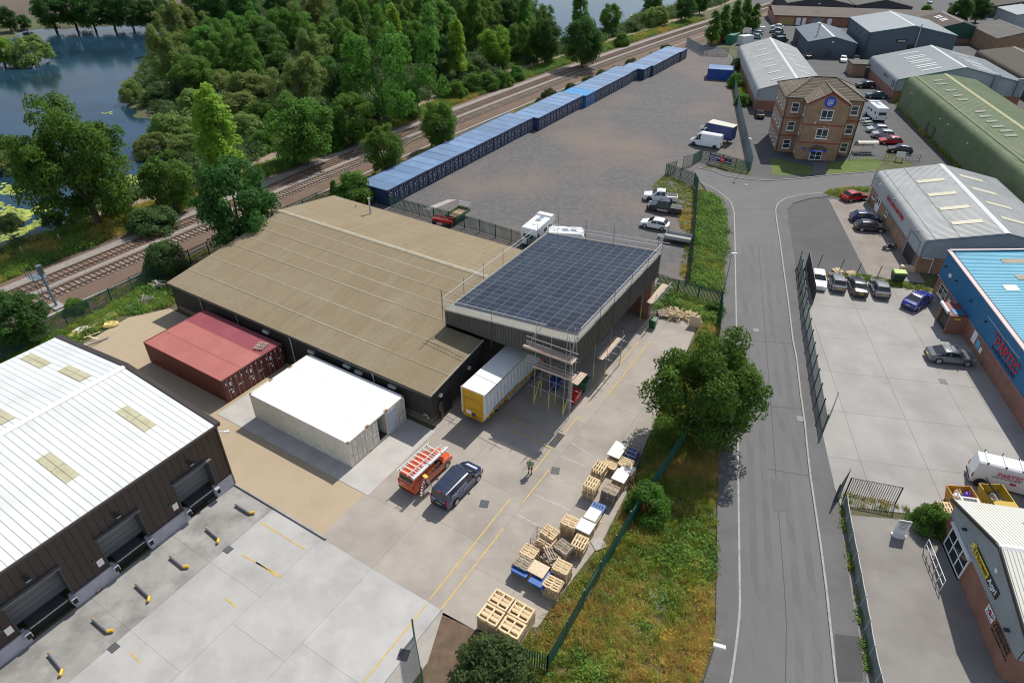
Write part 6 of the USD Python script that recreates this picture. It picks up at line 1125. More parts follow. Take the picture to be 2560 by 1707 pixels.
# ------------------------------------------------------------------ scaffolding and roof edge rails
BOARD = M('scaffold_board', (.56, .43, .34), .85, .15, 3, rnd=.12); LIMEY = M('yellow_sleeve', (.60, .58, .08), .5, .08)
def poles(root, name, lst, mat=STEEL, r=.028):
    for a, b in lst: part(root, name, MB().tube(a, b, r, 6), mat)
SC = thing('scaffold_tower', 'steel tube scaffold with two boarded lifts at the near corner of the canopy', 'scaffold', L(0, 0), YU)
VV = (23.95, 22.36, 20.8)
for v in VV:
    poles(SC, 'standard', [((42.7, v, .03), (42.7, v, 9.5 if v != 22.36 else 8.6))]); poles(SC, 'standard', [((44.02, v, .03), (44.02, v, 5.0))])
    for u in (42.7, 44.02): part(SC, 'yellow_sleeve', MB().tube((u, v, .035), (u, v, 2.05), .045, 6), LIMEY)
poles(SC, 'standard', [((42.75, 20.15, .03), (42.75, 20.15, 10.2)), ((43.25, 20.12, 5.3), (43.25, 20.12, 9.6))])
for z in (2.3, 4.55, 6.85): poles(SC, 'ledger', [((42.64, 24.6, z), (42.64, 19.7, z))]); 
for z in (2.35, 4.6): poles(SC, 'ledger', [((44.08, 24.4, z), (44.08, 20.0, z))])
for z in (7.3, 7.8, 5.05, 5.5): poles(SC, 'guard_rail', [((42.6, 24.9, z), (42.6, 19.6, z))])
for v in VV: poles(SC, 'transom', [((42.2, v + .08, 4.5), (44.3, v + .08, 4.5)), ((42.0, v + .08, 6.8), (43.3, v + .08, 6.8)), ((42.5, v + .07, 2.25), (44.2, v + .07, 2.25))])
poles(SC, 'brace', [((42.7, 24.0, 2.3), (44.0, 24.0, .3)), ((42.75, 23.9, 4.5), (44.0, 23.9, 2.3)), ((42.7, 20.75, .2), (44.0, 20.75, 2.3)), ((42.6, 20.1, 4.6), (43.0, 20.75, 9.0)), ((42.7, 22.4, 2.3), (44.0, 22.4, 2.6))])
part(SC, 'yellow_sleeve', MB().tube((42.85, 24.05, .2), (43.9, 24.05, 2.2), .045, 6), LIMEY); part(SC, 'yellow_sleeve', MB().tube((42.75, 20.85, .1), (43.9, 20.85, 2.1), .045, 6), LIMEY)
for j in range(4): part(SC, 'board', MB().box(42.05 + j * .235, 19.9, 6.87, 42.27 + j * .235, 24.7 + .3 * (j % 2), 6.91), BOARD)
for j in range(5): part(SC, 'board', MB().box(42.6 + j * .235, 20.1, 4.58, 42.82 + j * .235, 24.1, 4.62), BOARD)
for j in range(3): part(SC, 'board', MB().box(42.3, 19.3 + j * .235, 4.66, 44.2, 19.52 + j * .235, 4.7), BOARD)
part(SC, 'toe_board', MB().box(42.0, 19.95, 6.92, 42.035, 24.9, 7.12), BOARD); part(SC, 'toe_board', MB().box(42.55, 20.15, 4.63, 42.585, 24.1, 4.83), BOARD)
poles(SC, 'gable_rail', [((42.3, 24.2, 7.7), (44.4, 24.2, 8.7)), ((42.3, 24.2, 7.3), (44.4, 24.2, 8.25)), ((41.8, 20.3, 7.4), (43.9, 20.3, 9.0)), ((41.8, 20.3, 6.9), (43.9, 20.3, 8.5))])
bx = thing('fire_point', 'red board leaning under the scaffold beside the trailer', 'board', L(43.9, 23.6, 4.62), YU); part(bx, 'panel', MB().box(0, 0, 0, .04, .5, 1.0), M('red_board', (.55, .05, .02), .5, .05))
def bay(name, label, u0, u1, zb, nb, sleeves=True):
    r = thing(name, label, 'scaffold', L(0, 0), YU); va, vb_ = 19.6, 20.87 if u0 < 60 else 21.1
    for u in (u0, u1):
        for v in (va, vb_):
            if u == u1 and u0 > 60: continue
            poles(r, 'standard', [((u, v, .03), (u, v, zb + (1.2 if v == va else 5.6)))])
            if sleeves: part(r, 'yellow_sleeve', MB().tube((u, v, .035), (u, v, 2.0), .042, 6), LIMEY)
    for v in (va - .06, vb_ + .06): poles(r, 'ledger', [((u0 - .4, v, zb - .08), (u1 + .4, v, zb - .08)), ((u0 - .3, v, zb + .45), (u1 + .4, v, zb + .45))])
    for u in np.linspace(u0, u1, 4): poles(r, 'transom', [((u + .1, va - .5, zb - .03), (u + .1, vb_ + .35, zb - .03))], r=.024)
    for j in range(nb): part(r, 'board', MB().box(u0 - .3, 19.85 + j * .24, zb, u1 + .3, 20.07 + j * .24, zb + .04), BOARD)
    return r
bay('scaffold_bay', 'short scaffold bay with pale boards halfway along the canopy side', 49.2, 52.95, 3.1, 3)
bay('scaffold_bay', 'scaffold bay with boards at the far corner of the canopy by the wood heap', 61.85, 66.2, 2.9, 3)
for i, (u, v) in enumerate(((48.1, 20.25), (51.2, 20.25), (55.3, 20.25), (59.45, 20.25))): pass
ER = thing('edge_rail', 'steel tube guard rail around the edges of the solar roof', 'guard rail', L(0, 0), YU)
RAILT = M('bright_tube', (.66, .67, .68), .35, .06, metal=.3)
poles(ER, 'rail', [((44.2, 20.28, 9.35), (63.4, 20.28, 9.5)), ((44.2, 20.28, 8.85), (63.4, 20.28, 9.0)), ((43.3, 34.85, 8.2), (62.5, 34.85, 8.4)), ((43.3, 34.85, 7.75), (62.5, 34.85, 7.95)), ((63.75, 34.5, 8.1), (63.75, 19.6, 9.5)), ((63.75, 34.5, 7.65), (63.75, 19.6, 9.05)), ((43.25, 35.2, 8.1), (43.25, 23.2, 9.25)), ((43.25, 35.2, 7.65), (43.25, 29, 8.2))], RAILT)
poles(ER, 'post', [((u, 20.22, 3.0 if u in (48.1, 51.2) else 5.4), (u, 20.22, 9.8)) for u in (48.1, 51.2, 55.3, 59.45, 63.3)] + [((u, 34.88, 6.8), (u, 34.88, 8.8)) for u in (43.3, 46.9, 50.5, 54.3, 58.15, 61.8)] + [((63.72, v, 6.8), (63.72, v, 9.9)) for v in (33.2, 29.55, 26.07, 20.8)] + [((43.22, v, 4.5 if v < 30 else 5.5), (43.22, v, 9.2)) for v in (29.1, 34.9)], DKSTEEL, .024)

# ------------------------------------------------------------------ pallets
PAL2 = M('grey_pallet_wood', (.36, .295, .22), .85, .22, 5, rnd=.22, local=True); PAL3 = M('bright_pallet_wood', (.72, .56, .34), .8, .12, 6, rnd=.1, local=True)
PBLUE_ = M('blue_plastic', (.015, .10, .36), .45, .08, 2); WBOARD = M('white_board', (.80, .78, .74), .6, .04, 2); PLY = M('plywood_board', (.66, .53, .36), .75, .1, 4)
def pallet(label, mat, grp, loc, yaw, open_=False, sc=None):
    r = thing('pallet', label, 'pallet', loc, yaw, grp, scale=sc); ys = np.linspace(-.45, .45, 4 if open_ else 5)
    for y in ys: part(r, 'board', MB().box(-.6, y - .05, .122, .6, y + .05, .144), mat)
    for x in ((-.55, 0, .55) if open_ else ()): part(r, 'cross_board', MB().box(x - .05, -.5, .1445, x + .05, .5, .160), mat)
    for x in (-.545, 0, .545):
        part(r, 'stringer', MB().box(x - .05, -.5, .10, x + .05, .5, .1215), mat)
        for y in (-.45, 0, .45): part(r, 'block', MB().box(x - .055, y - .05, .0225, x + .055, y + .05, .0995), mat)
    for y in (-.45, 0, .45): part(r, 'bottom_board', MB().box(-.6, y - .05, 0, .6, y + .05, .022), mat)
    return r
protos = {}
cA, cB = crop(1260, 1100, 6.533), crop(1160, 1280, 4.612)
def stack(c, px, py, n, style, label, dyaw=0.0, top=None, jit=.03, flip=False, grp=None):
    """n pallets under a top face seen at px, py; style picks the pallet."""
    h = n * .146; p = c(px, py, h + (.03 if top else 0)); yw = YU + (0 if flip else math.pi / 2) + dyaw; grp = grp or label.replace('pallet in ', 'pallets in ')
    for i in range(n):
        lo = (p[0] + rng.normal(0, jit), p[1] + rng.normal(0, jit), .035 + i * .146); ya = yw + rng.normal(0, .012)
        if style not in protos: protos[style] = pallet(label, {'pale': PALEWOOD, 'grey': PAL2, 'open': PAL3, 'blue': PBLUE_}[style], grp, lo, ya, style == 'open')
        else: dup(protos[style], lo, ya, label, grp)
    if top:
        m, w, d, t, lb = top; r = thing('board_stack', lb, 'boards', (p[0], p[1], .04 + h), yw); nb = max(1, int(t / .05))
        for i in range(nb): part(r, 'board', MB().box(-w / 2 + rng.normal(0, .006), -d / 2 + rng.normal(0, .006), i * t / nb + .002, w / 2 + rng.normal(0, .006), d / 2 + rng.normal(0, .006), (i + 1) * t / nb), m if i == nb - 1 else (PLY if m is PLY else M('board_edge', (.5, .45, .38), .7, .2, 5)))
    return p, yw, h
stack(cA, 1850, 170, 6, 'pale', 'pallet in the stack under long white boards at the far end of the row', top=(WBOARD, 1.9, 1.15, .12, 'long white boards topping the farthest pallet stack'), flip=True)
stack(cA, 1745, 380, 5, 'pale', 'pallet in the low stack just beyond the tall square stack', .05)
stack(cA, 1570, 420, 9, 'pale', 'pallet in the tall stack behind the nearest of the far group', flip=True)
stack(cA, 1435, 690, 10, 'pale', 'pallet in the tall bright stack at the near left of the far group', .03, flip=True)
stack(cA, 2000, 355, 6, 'pale', 'pallet in the stack beside the wire cage with blue pallets', .04)
stack(cA, 2020, 470, 5, 'pale', 'pallet in the stack under a small white board by the bushes', top=(WBOARD, 1.1, .8, .06, 'small white board on the stack by the bushes'))
stack(cA, 1905, 590, 7, 'pale', 'pallet in the stack under the smooth white board of the far group', top=(WBOARD, 1.35, 1.15, .1, 'smooth white board stack in the middle of the far group'), flip=True)
stack(cA, 1745, 790, 9, 'grey', 'pallet in the dark stack at the near right of the far group', .0)
p, yw, h = stack(cA, 1530, 1100, 5, 'blue', 'blue plastic pallet in the pile between the two groups', .06, flip=True, grp='blue plastic pallets')
stack(cA, 1445, 1235, 7, 'pale', 'pallet in the stack under the white boards beside the blue pallets', top=(WBOARD, 1.2, 1.0, .2, 'thick white board stack beside the blue plastic pallets'), flip=True)
stack(cA, 1325, 1420, 7, 'pale', 'pallet in the stack under the larger white boards', top=(WBOARD, 1.25, 1.15, .16, 'larger white board stack nearest the grass'))
stack(cA, 1080, 1325, 9, 'pale', 'pallet in the stack left of the larger white boards', .03)
stack(cB, 1340, 330, 8, 'pale', 'pallet in the slatted stack nearest the bushes in the middle group', .06, flip=True)
stack(cB, 990, 225, 8, 'pale', 'pallet in the stack at the back of the middle group', -.12)
stack(cB, 950, 320, 6, 'pale', 'pallet in the lower stack behind the wire crate', -.1)
stack(cB, 1150, 395, 8, 'grey', 'pallet in the skewed stack in the heart of the middle group', -.16)
stack(cB, 755, 440, 8, 'pale', 'pallet in the pale stack at the left of the middle group', .02)
stack(cB, 670, 570, 8, 'grey', 'pallet in the dark stack at the near left corner of the middle group', .02)
stack(cB, 858, 660, 7, 'pale', 'pallet in the stack under the pale plywood sheet', top=(PLY, 1.3, 1.1, .1, 'pale plywood sheets on the near edge of the middle group'))
stack(cB, 1000, 520, 6, 'grey', 'pallet in the stack with the leaning pallet on top', -.2)
pz = cB(1000, 470, 1.1); dup(protos['grey'], (pz[0], pz[1], .96), YU + .9, 'grey pallet leaning at an angle over the middle group', 'leaning pallet', tilt=24.0)
stack(cB, 1135, 625, 10, 'pale', 'pallet in the tall neat stack by the grass in the middle group', .02, flip=False)
stack(cB, 1030, 810, 8, 'pale', 'pallet in the near right stack of the middle group', .02)
for uu, vv, lb in ((21.2, 14.68, 'left'), (22.5, 14.72, 'back'), (22.48, 13.08, 'right'), (21.2, 13.02, 'near')):
    for i in range(9):
        q = L(uu + rng.normal(0, .012), vv + rng.normal(0, .012), .035 + i * .16); t_ = f'new pallet in the {lb} stack of the neat four by the soil patch'; yw = YU + math.pi / 2 + rng.normal(0, .006)
        if 'open' not in protos: protos['open'] = pallet(t_, PAL3, f'new pallets in the {lb} stack', q, yw, True, sc=(1.27, 1.19, 1.0))
        else: dup(protos['open'], q, yw, t_, f'new pallets in the {lb} stack', scale=(1.27, 1.19, 1.0))
# plank that leans, crate cages
def cage(name, label, loc, yaw, mat, blue=True):
    r = thing(name, label, 'cage', loc, yaw)
    for x in (-.6, .6):
        for y in (-.5, .5): part(r, 'post', MB().bar((x, y, 0), (x, y, 1.6), .04), mat)
    for z in (.6, 1.1, 1.58): part(r, 'rail', MB().bar((-.6, -.5, z), (.6, -.5, z), .03), mat); part(r, 'rail', MB().bar((-.6, .5, z), (.6, .5, z), .03), mat); part(r, 'rail', MB().bar((-.6, -.5, z), (-.6, .5, z), .03), mat); part(r, 'rail', MB().bar((.6, -.5, z), (.6, .5, z), .03), mat)
    part(r, 'base', MB().box(-.6, -.5, .08, .6, .5, .14), mat); return r
p = cA(2080, 330); cage('wire_cage', 'steel cage pallet holding blue plastic trays at the far end of the row', (p[0], p[1], .035), YU, M('rusty_steel', (.20, .12, .08), .7, .2, 4))
for i in range(5): dup(protos['blue'], (p[0], p[1], .18 + i * .15), YU, 'blue plastic pallet inside the steel cage', 'blue plastic pallets in the cage', scale=.9)
p = cB(870, 420); cage('wire_cage', 'low rusty crate cage in the middle pallet group', (p[0], p[1], .035), YU + .1, M('rusty_steel', (.20, .12, .08)))
# blue crates under the dark stacks
for px, py in ((640, 660), (840, 790)): p = cB(px, py, .9); b_ = thing('plastic_crate', 'blue plastic crate showing under the dark stack' if px < 700 else 'blue plastic crate showing under the plywood stack', 'crate', (p[0] + .3, p[1] + .25, .72), YU); part(b_, 'body', MB().box(-.72, -.62, 0, .72, .62, .2), PBLUE_); part(b_, 'rim', MB().box(-.74, -.64, .18, .74, .64, .23), PBLUE_)
sl_ = thing('board_sheet', 'pale board lying in the grass beside the pallets', 'board', cB(1480 - 190 + 60, 530, .05) * 0 + k(15, 795, 290, .05), .4); part(sl_, 'board', MB().box(-.5, -.5, 0, .5, .5, .04), LMARK)
# ------------------------------------------------------------------ fences, gates, poles, yard markings, yard things
def along(pts, step):
    ls = LineString([xy(p) for p in pts]); n = max(1, int(round(ls.length / step))); return [np.array([ls.interpolate(i / n, normalized=True).x, ls.interpolate(i / n, normalized=True).y]) for i in range(n + 1)]
def palisade(label, pts, h=2.1, mat=GREENFENCE, step=.16, name='palisade_fence', w=.075):
    r = thing(name, label, 'fence', (0, 0, 0))
    mb = MB(); pl = along(pts, step)
    for i in range(len(pl) - 1):
        p = pl[i]; d = (pl[i + 1] - p) / (np.linalg.norm(pl[i + 1] - p) + 1e-9) * w / 2; n = np.array([-d[1], d[0]]) * .35; z = lambda q, e: (q[0], q[1], e)
        mb.add([z(p - d - n, .05), z(p + d - n, .05), z(p + d + n, .05), z(p - d + n, .05), z(p - d - n, h - .1), z(p + d - n, h - .1), z(p + d + n, h - .1), z(p - d + n, h - .1), z(p, h)], [[0, 1, 5], [0, 5, 4], [1, 2, 6], [1, 6, 5], [2, 3, 7], [2, 7, 6], [3, 0, 4], [3, 4, 7], [4, 5, 8], [5, 6, 8], [6, 7, 8], [7, 4, 8]])
    part(r, 'pales', mb, mat, kind='stuff')
    po = along(pts, 2.75)
    for i, p in enumerate(po):
        part(r, 'post', MB().box(p[0] - .05, p[1] - .05, 0, p[0] + .05, p[1] + .05, h - .05), mat)
        if i < len(po) - 1:
            for z in (.35, h - .4): part(r, 'rail', MB().bar((*p, z), (*po[i + 1], z), .035, .05), mat)
    return r
palisade('green palisade fence between the gravel and the railway', [L(18, 74.6), L(25, 75.2), L(38, 76.3), L(50, 76.4), L(66, 76.2), L(70.8, 74)])
palisade('green palisade fence across the storage yard behind the brown shed', [L(70.9, 66), L(71, 60), L(71.2, 50), L(70.8, 42), L(70.3, 36)])
palisade('green palisade fence from the canopy corner towards the road', [k(7, 1330, 1075), k(7, 1600, 1165), k(7, 1905, 1235)])
palisade('green palisade fence along the overgrown strip beside the pickups', [k(7, 1622, 1020), k(7, 1650, 780), k(7, 1672, 500), k(7, 1690, 240), k(7, 1688, 165)])
c2 = crop(1640, 340, 8.71)
palisade('green palisade fence left of the storage gate opening, by the pickups', [c2(200, 850), c2(510, 950), c2(820, 1065), c2(890, 1215)])
palisade('green palisade fence that carries the storage banner', [c2(795, 640), c2(985, 520), c2(1400, 640), c2(1980, 805), c2(2010, 800)])
palisade('green palisade fence along the verge behind the pallets', [k(15, 320, 1470), k(15, 560, 1040), k(15, 720, 740), k(15, 890, 450), k(15, 1110, 80), k(11, 1400, 1200), k(11, 1570, 940), k(11, 1790, 520)], step=.14, w=.09)
palisade('green palisade fence along the back edge of the verge under the big tree', [k(11, 1790, 520), k(7, 1900, 1480), k(7, 1915, 1240)])
palisade('green palisade gate leaf standing open by the soil patch', [g(972, 1572), g(952, 1462, .0)], h=2.1, name='palisade_gate', step=.14)
palisade('short green palisade fence behind the bottom bush', [k(15, 320, 1470), k(15, 90, 1400)])
palisade('pale galvanised palisade fence between the storage yard and the long grey unit', [k(3, 2020, 600), k(3, 2030, 780), k(3, 2105, 1170), k(3, 2190, 1560)], h=2.4, mat=GREYFENCE)
palisade('galvanised palisade fence across the far end of the storage yard', [k(3, 1600, 420), k(3, 1760, 510), k(3, 1980, 520)], h=2.4, mat=GREYFENCE)
palisade('galvanised fence in front of the slate blue sheds', [c3(1680, 830), c3(2340, 790), c4(110, 860), c4(300, 800)], h=2.2, mat=M('slate_fence', (.07, .09, .11), .6, .1))
# storage gates and banner
def gate(label, a, b, h, mat, nbar=0, cat='gate', sheet=None, name='gate'):
    r = thing(name, label, cat, (0, 0, 0)); a, b = np.array([*xy(a), 0]), np.array([*xy(b), 0]); Z = lambda p, z: p + [0, 0, z]
    for p in (a, b): part(r, 'upright', MB().bar(Z(p, .05), Z(p, h), .08), mat)
    for z in (.15, h - .05): part(r, 'rail', MB().bar(Z(a, z), Z(b, z), .06), mat)
    for i in range(1, nbar): q = a + (b - a) * i / nbar; part(r, 'bar', MB().bar(Z(q, .18), Z(q, h - .08), .035), mat)
    if sheet is not None: part(r, 'infill', MB().bar(Z(a, (h + .1) / 2), Z(b, (h + .1) / 2), .02, h - .35), sheet)
    return r
gate('green mesh gate leaf, left of the pair at the storage yard entrance', c2(240, 850), c2(420, 800), 2.1, GREENFENCE, 14)
gate('green mesh gate leaf, right of the pair at the storage yard entrance', c2(575, 700), c2(790, 640), 2.1, GREENFENCE, 14)
bn = thing('banner', 'navy and red self storage banner on the green fence at the yard gate', 'banner', c2(1140, 575) * 0); a, b = c2(1150, 590), c2(1620, 720); d = (b - a) / np.linalg.norm(b - a); n_ = np.array([d[1], -d[0], 0]) * .08; a, b = a + n_, b + n_; W_ = np.linalg.norm(b - a)
part(bn, 'sheet', plate(a + [0, 0, .75], d, Z3, W_, .95, .02), M('banner_navy', (.012, .025, .085), .6, .05)); nn = np.array([d[1], -d[0], 0])
part(bn, 'red_panel', plate(a + d * W_ * .5 + nn * .022 + [0, 0, .7], d, Z3, W_ * .19, 1.05, .01), M('banner_red', (.5, .05, .035), .6, .05))
lettering(bn, 'lettering', 'SELF STORAGE', .3, a + d * .12 + nn * .022 + [0, 0, 1.2], d, Z3, WLET, width=W_ * .46); part(bn, 'small_print', plate(a + d * .15 + nn * .022 + [0, 0, .92], d, Z3, W_ * .3, .1, .006), WLET)
lettering(bn, 'lettering', '0116', .24, a + d * W_ * .52 + nn * .034 + [0, 0, 1.1], d, Z3, WLET, width=W_ * .14); part(bn, 'emblem', disc(a + d * W_ * .84 + nn * .022 + [0, 0, 1.4], d, Z3, .14, .01), M('banner_red', (.5, .05, .035), .6)); part(bn, 'small_print', plate(a + d * W_ * .73 + nn * .022 + [0, 0, 1.0], d, Z3, W_ * .23, .12, .006), WLET)
# dark fence along the car park
DKGREEN = M('dark_green_steel', (.018, .045, .045), .5, .1)
pf = [k(8, 275, 880), k(8, 330, 1360), k(12, 380, 130), k(12, 420, 400), k(12, 495, 840)]
GF = thing('panel_fence', 'dark green steel fence of leaning posts along the car park', 'fence', (0, 0, 0))
pp_ = along(pf, 2.4); MESH = usdkit.material(stage, '/World/Looks/mesh_infill', {'t': ('transparent_bsdf', {}), 'p': ('principled_bsdf', {'base_color': (.06, .10, .10), 'roughness': .6}), 'm': ('mix_closure', {'fac': .55})}, [('t.BSDF', 'm.closure1'), ('p.BSDF', 'm.closure2')], surface='m.closure')
for i, p in enumerate(pp_):
    part(GF, 'post', MB().bar((*p, 0), (p[0], p[1], 2.3), .09), DKGREEN)
    if i < len(pp_) - 1:
        q = pp_[i + 1]; part(GF, 'panel', MB().bar((*p, 1.05), (*q, 1.05), .03, 1.75), MESH)
        for z in (.18, 1.95): part(GF, 'rail', MB().bar((*p, z), (*q, z), .05), DKGREEN)
gate('tall black sheeted gate leaf folded back at the far end of the car park fence', k(8, 345, 880), k(8, 405, 1230), 2.2, DKSTEEL, 6, sheet=M('black_mesh_sheet', (.02, .022, .024), .7, .1))
gate('dark green sheeted gate leaf at the near end of the car park fence', k(12, 590, 620), k(12, 500, 840), 2.1, DKGREEN, 5, sheet=M('green_sheet', (.02, .05, .05), .6, .1))
gate('black barred gate standing open beside the skips', k(12, 705, 1400), k(12, 1165, 1490), 2.0, DKSTEEL, 22)
gate('dark gate post panel at the kerb beside the black barred gate', k(12, 600, 1470), k(12, 690, 1330), 2.1, DKGREEN, 4, sheet=M('green_sheet', (.02, .05, .05)))
for i, (x, y) in enumerate(((455, 890), (650, 935), (805, 970), (990, 1000))): q = k(8, x, y); s_ = thing('fence_post', ('black leaning fence post behind the white hatchback', 'black leaning fence post behind the small grey car', 'black leaning fence post behind the black fastback', 'black leaning fence post behind the grey hatchback by the blue car')[i], 'post', q); part(s_, 'shaft', MB().bar((0, 0, 0), (.15, -.05, 2.0), .07), DKSTEEL); part(s_, 'foot', MB().box(-.1, -.1, 0, .1, .1, .03), DKSTEEL)
# lane fence of slabs
LF = thing('panel_fence', 'pale grey panel fence with a wavy top along the side yard', 'fence', (0, 0, 0)); PANEL = M('grey_green_panel', (.16, .185, .165), .8, .12, 1.5)
pl = along([k(16, 690, -60), k(16, 700, 40), k(16, 760, 360), k(16, 830, 740), k(16, 905, 1160), k(16, 950, 1450), g(2030, 1640)], 1.9)
for i in range(len(pl)):
    p = pl[i]; part(LF, 'post', MB().box(p[0] - .06, p[1] - .06, 0, p[0] + .06, p[1] + .06, 1.3), M('slab_post', (.33, .34, .31), .8, .1))
    if i < len(pl) - 1:
        q = pl[i + 1]; part(LF, 'panel', MB().bar((*p, .6), (*q, .6), .05, 1.15), PANEL)
        tp = [p + (q - p) * t for t in np.linspace(0, 1, 7)]; part(LF, 'top_rail', MB().path([(*t, 1.24 - .07 * math.sin(math.pi * j / 6)) for j, t in enumerate(tp)], .035, 6), M('pale_rail', (.45, .48, .46), .6, .1))
WR = thing('handrail', 'white tubular handrail along the ramp of the shop unit', 'railing', (0, 0, 0)); a, b = k(16, 1430, 335), k(16, 1578, 715)
for i in range(6): q = a + (b - a) * i / 5; part(WR, 'post', MB().tube(q, q + [0, 0, 1.1], .03), WHITE)
for z in (.55, 1.1): part(WR, 'rail', MB().tube(a + [0, 0, z], b + [0, 0, z], .03), WHITE)
SGN = thing('sign_board', 'white free standing sign board on a rounded base in the side yard', 'sign', k(16, 1195, 215), YR - math.pi / 2 - .05); part(SGN, 'base', MB().loft([[(.55 * math.cos(t) * s, .32 * math.sin(t) * s, z) for t in np.linspace(0, 2 * math.pi, 20)[:-1]] for s, z in ((1, 0), (1, .12), (.6, .22))]), WHITE); fb = part(SGN, 'board', MB().cbox(-.48, -.04, .25, .48, .04, 1.75, .02), WHITE)
part(fb, 'heading', plate((-.4, -.045, 1.5), X3, Z3, .8, .14, .006), M('heading_olive', (.30, .30, .12), .6)); [part(fb, 'text_line', plate((-.3, -.045, z), X3, Z3, .6, .05, .006), M('text_grey', (.25, .25, .27), .6)) for z in (.8, .95, 1.1, 1.25, 1.36)]

# street lamps
def lamp(label, base, h, arm, yaw):
    r = thing('street_lamp', label, 'street lamp', base, yaw); part(r, 'column', MB().tube((0, 0, 0), (0, 0, 1.2), .085, 8).tube((0, 0, 1.2), (0, 0, h), .055, 8, .04), GREYFENCE); part(r, 'lantern', MB().cbox(-.1, -.14, h - .02, .62, .14, h + .12, .04), M('lamp_white', (.66, .67, .68), .5, .05)); return r
for lb, b_, h, yw in (('street lamp on the pavement at the bottom of the picture', (1608, 1585), 5.0, -.3), ('street lamp against the big tree by the road', None, 5.8, 0), ('street lamp on the pavement beside the overgrown strip', None, 5.0, 0), ('street lamp at the junction by the storage banner', None, 6.0, -1.2)):
    q = g(*b_) if b_ else {5.8: k(11, 1920, 945), 5.0: k(7, 1945, 1100), 6.0: c2(1865, 820)}[h]; lamp(lb, (q[0], q[1], .1), h, .6, yw)
q = c3(1785, 320); lamp('street lamp standing among the upper estate sheds', q, 6, .6, 2.6)

# markings, drains, small yard fittings
def line(name, lab, a, b, w, mat, z=.042): a, b = np.array(xy(a)), np.array(xy(b)); mb = MB(); mb.grid(strip([np.array([*a, 0]), np.array([*b, 0])], w, z)); return solo(name, mb, mat, lab, 'road marking')
YC = 'yellow painted line on the yard concrete'
for i, (a, b, lb) in enumerate(((L(-8, 19.45), L(20.2, 19.45), 'long yellow line beside the entrance, lower part'), (L(20.6, 19.5), L(31.5, 19.6), 'long yellow line past the vans, upper part'), (L(20.4, 18.35), L(28.6, 18.45), 'second yellow line nearer the pallets, lower part'), (L(31.5, 18.5), L(36, 18.5), 'short yellow line between the person and the pallets'),
        (k(11, 0, 720), k(11, 430, 905), 'yellow line across the canopy shade'), (k(11, 430, 905), k(11, 605, 690), 'yellow line turning back towards the canopy'), (k(11, 0, 815), k(11, 365, 978), 'yellow line in front of the trailer shade'), (k(11, 365, 978), k(11, 200, 1190), 'yellow line running down beside the person'), (k(11, 980, 215), k(11, 1160, 0), 'yellow line in the sun right of the canopy'), (k(11, 860, 520), k(11, 1270, 0), 'longer yellow line parallel to the canopy side'),
        (k(13, 2220, 390), k(14, 240, 595), 'faint yellow bay line nearest the dock'), (k(14, 45, 95), k(14, 455, 345), 'bright yellow bay line by the gravel kerb'), (k(14, 0, 460), k(14, 205, 595), 'short yellow bay line on the pale concrete'), (k(13, 2070, 790), k(13, 2170, 870), 'worn yellow dash on the pale concrete'), (k(13, 1200, 1290), k(13, 1290, 1380), 'worn yellow dash near the drain'))): line('yellow_line', lb, a, b, .11, YELLOWLINE)
for i, (x, y, x2, y2, lb) in enumerate(((545, 930, 830, 1110, 'upper'), (450, 1050, 700, 1160, 'second'), (340, 1225, 480, 1290, 'third'), (195, 1400, 560, 1560, 'fourth'), (1000, 350, 1180, 410, 'topmost'))): line('white_line', f'faint white bay line on the yard, {lb} of those left of the pallets', k(11, x, y), k(11, x2, y2), .07, WHITELINE)
line('white_line', 'faint white bay line running to the middle pallet group', k(15, 45, 20), k(15, 250, 130), .07, WHITELINE)
for x, y, lb in ((2095, 345, 'square drain grating on the dock apron, upper'), (1045, 1245, 'square drain grating on the dock apron, lower')): q = k(13, x, y); d_ = thing('drain_grating', lb, 'drain', (q[0], q[1], .036), YU); part(d_, 'frame', MB().box(-.3, -.3, 0, .3, .3, .008), DKSTEEL); [part(d_, 'bar', MB().box(-.26 + i * .07, -.26, .0085, -.23 + i * .07, .26, .02), STEEL) for i in range(8)]
for t, x, y, lb in ((11, 398, 1185, 'square metal drain cover beside the yellow line'), (10, 2095, 1490, 'round drain cover near the dark blue van'), (8, 115, 375, 'pale inspection cover by the junction kerb'), (7, 2240, 1465, 'pale inspection cover in the road by the big tree'), (12, 300, 710, 'road gully beside the open gates'), (7, 2150, 130, 'pale patch cover in the junction'), (14, 1355, 1310, 'drain grating by the entrance gate'), (12, 1605, 365, 'drain cover in the car park')):
    q = k(t, x, y); d_ = thing('drain_cover', lb, 'drain cover', (q[0], q[1], .038), YR); part(d_, 'plate', MB().cbox(-.34, -.3, 0, .34, .3, .012, .004), DKSTEEL if t != 7 else M('cover_concrete', (.26, .255, .25), .9, .1, 3)); part(d_, 'rim', MB().box(-.4, -.36, -.02, .4, .36, .004), DKSTEEL)
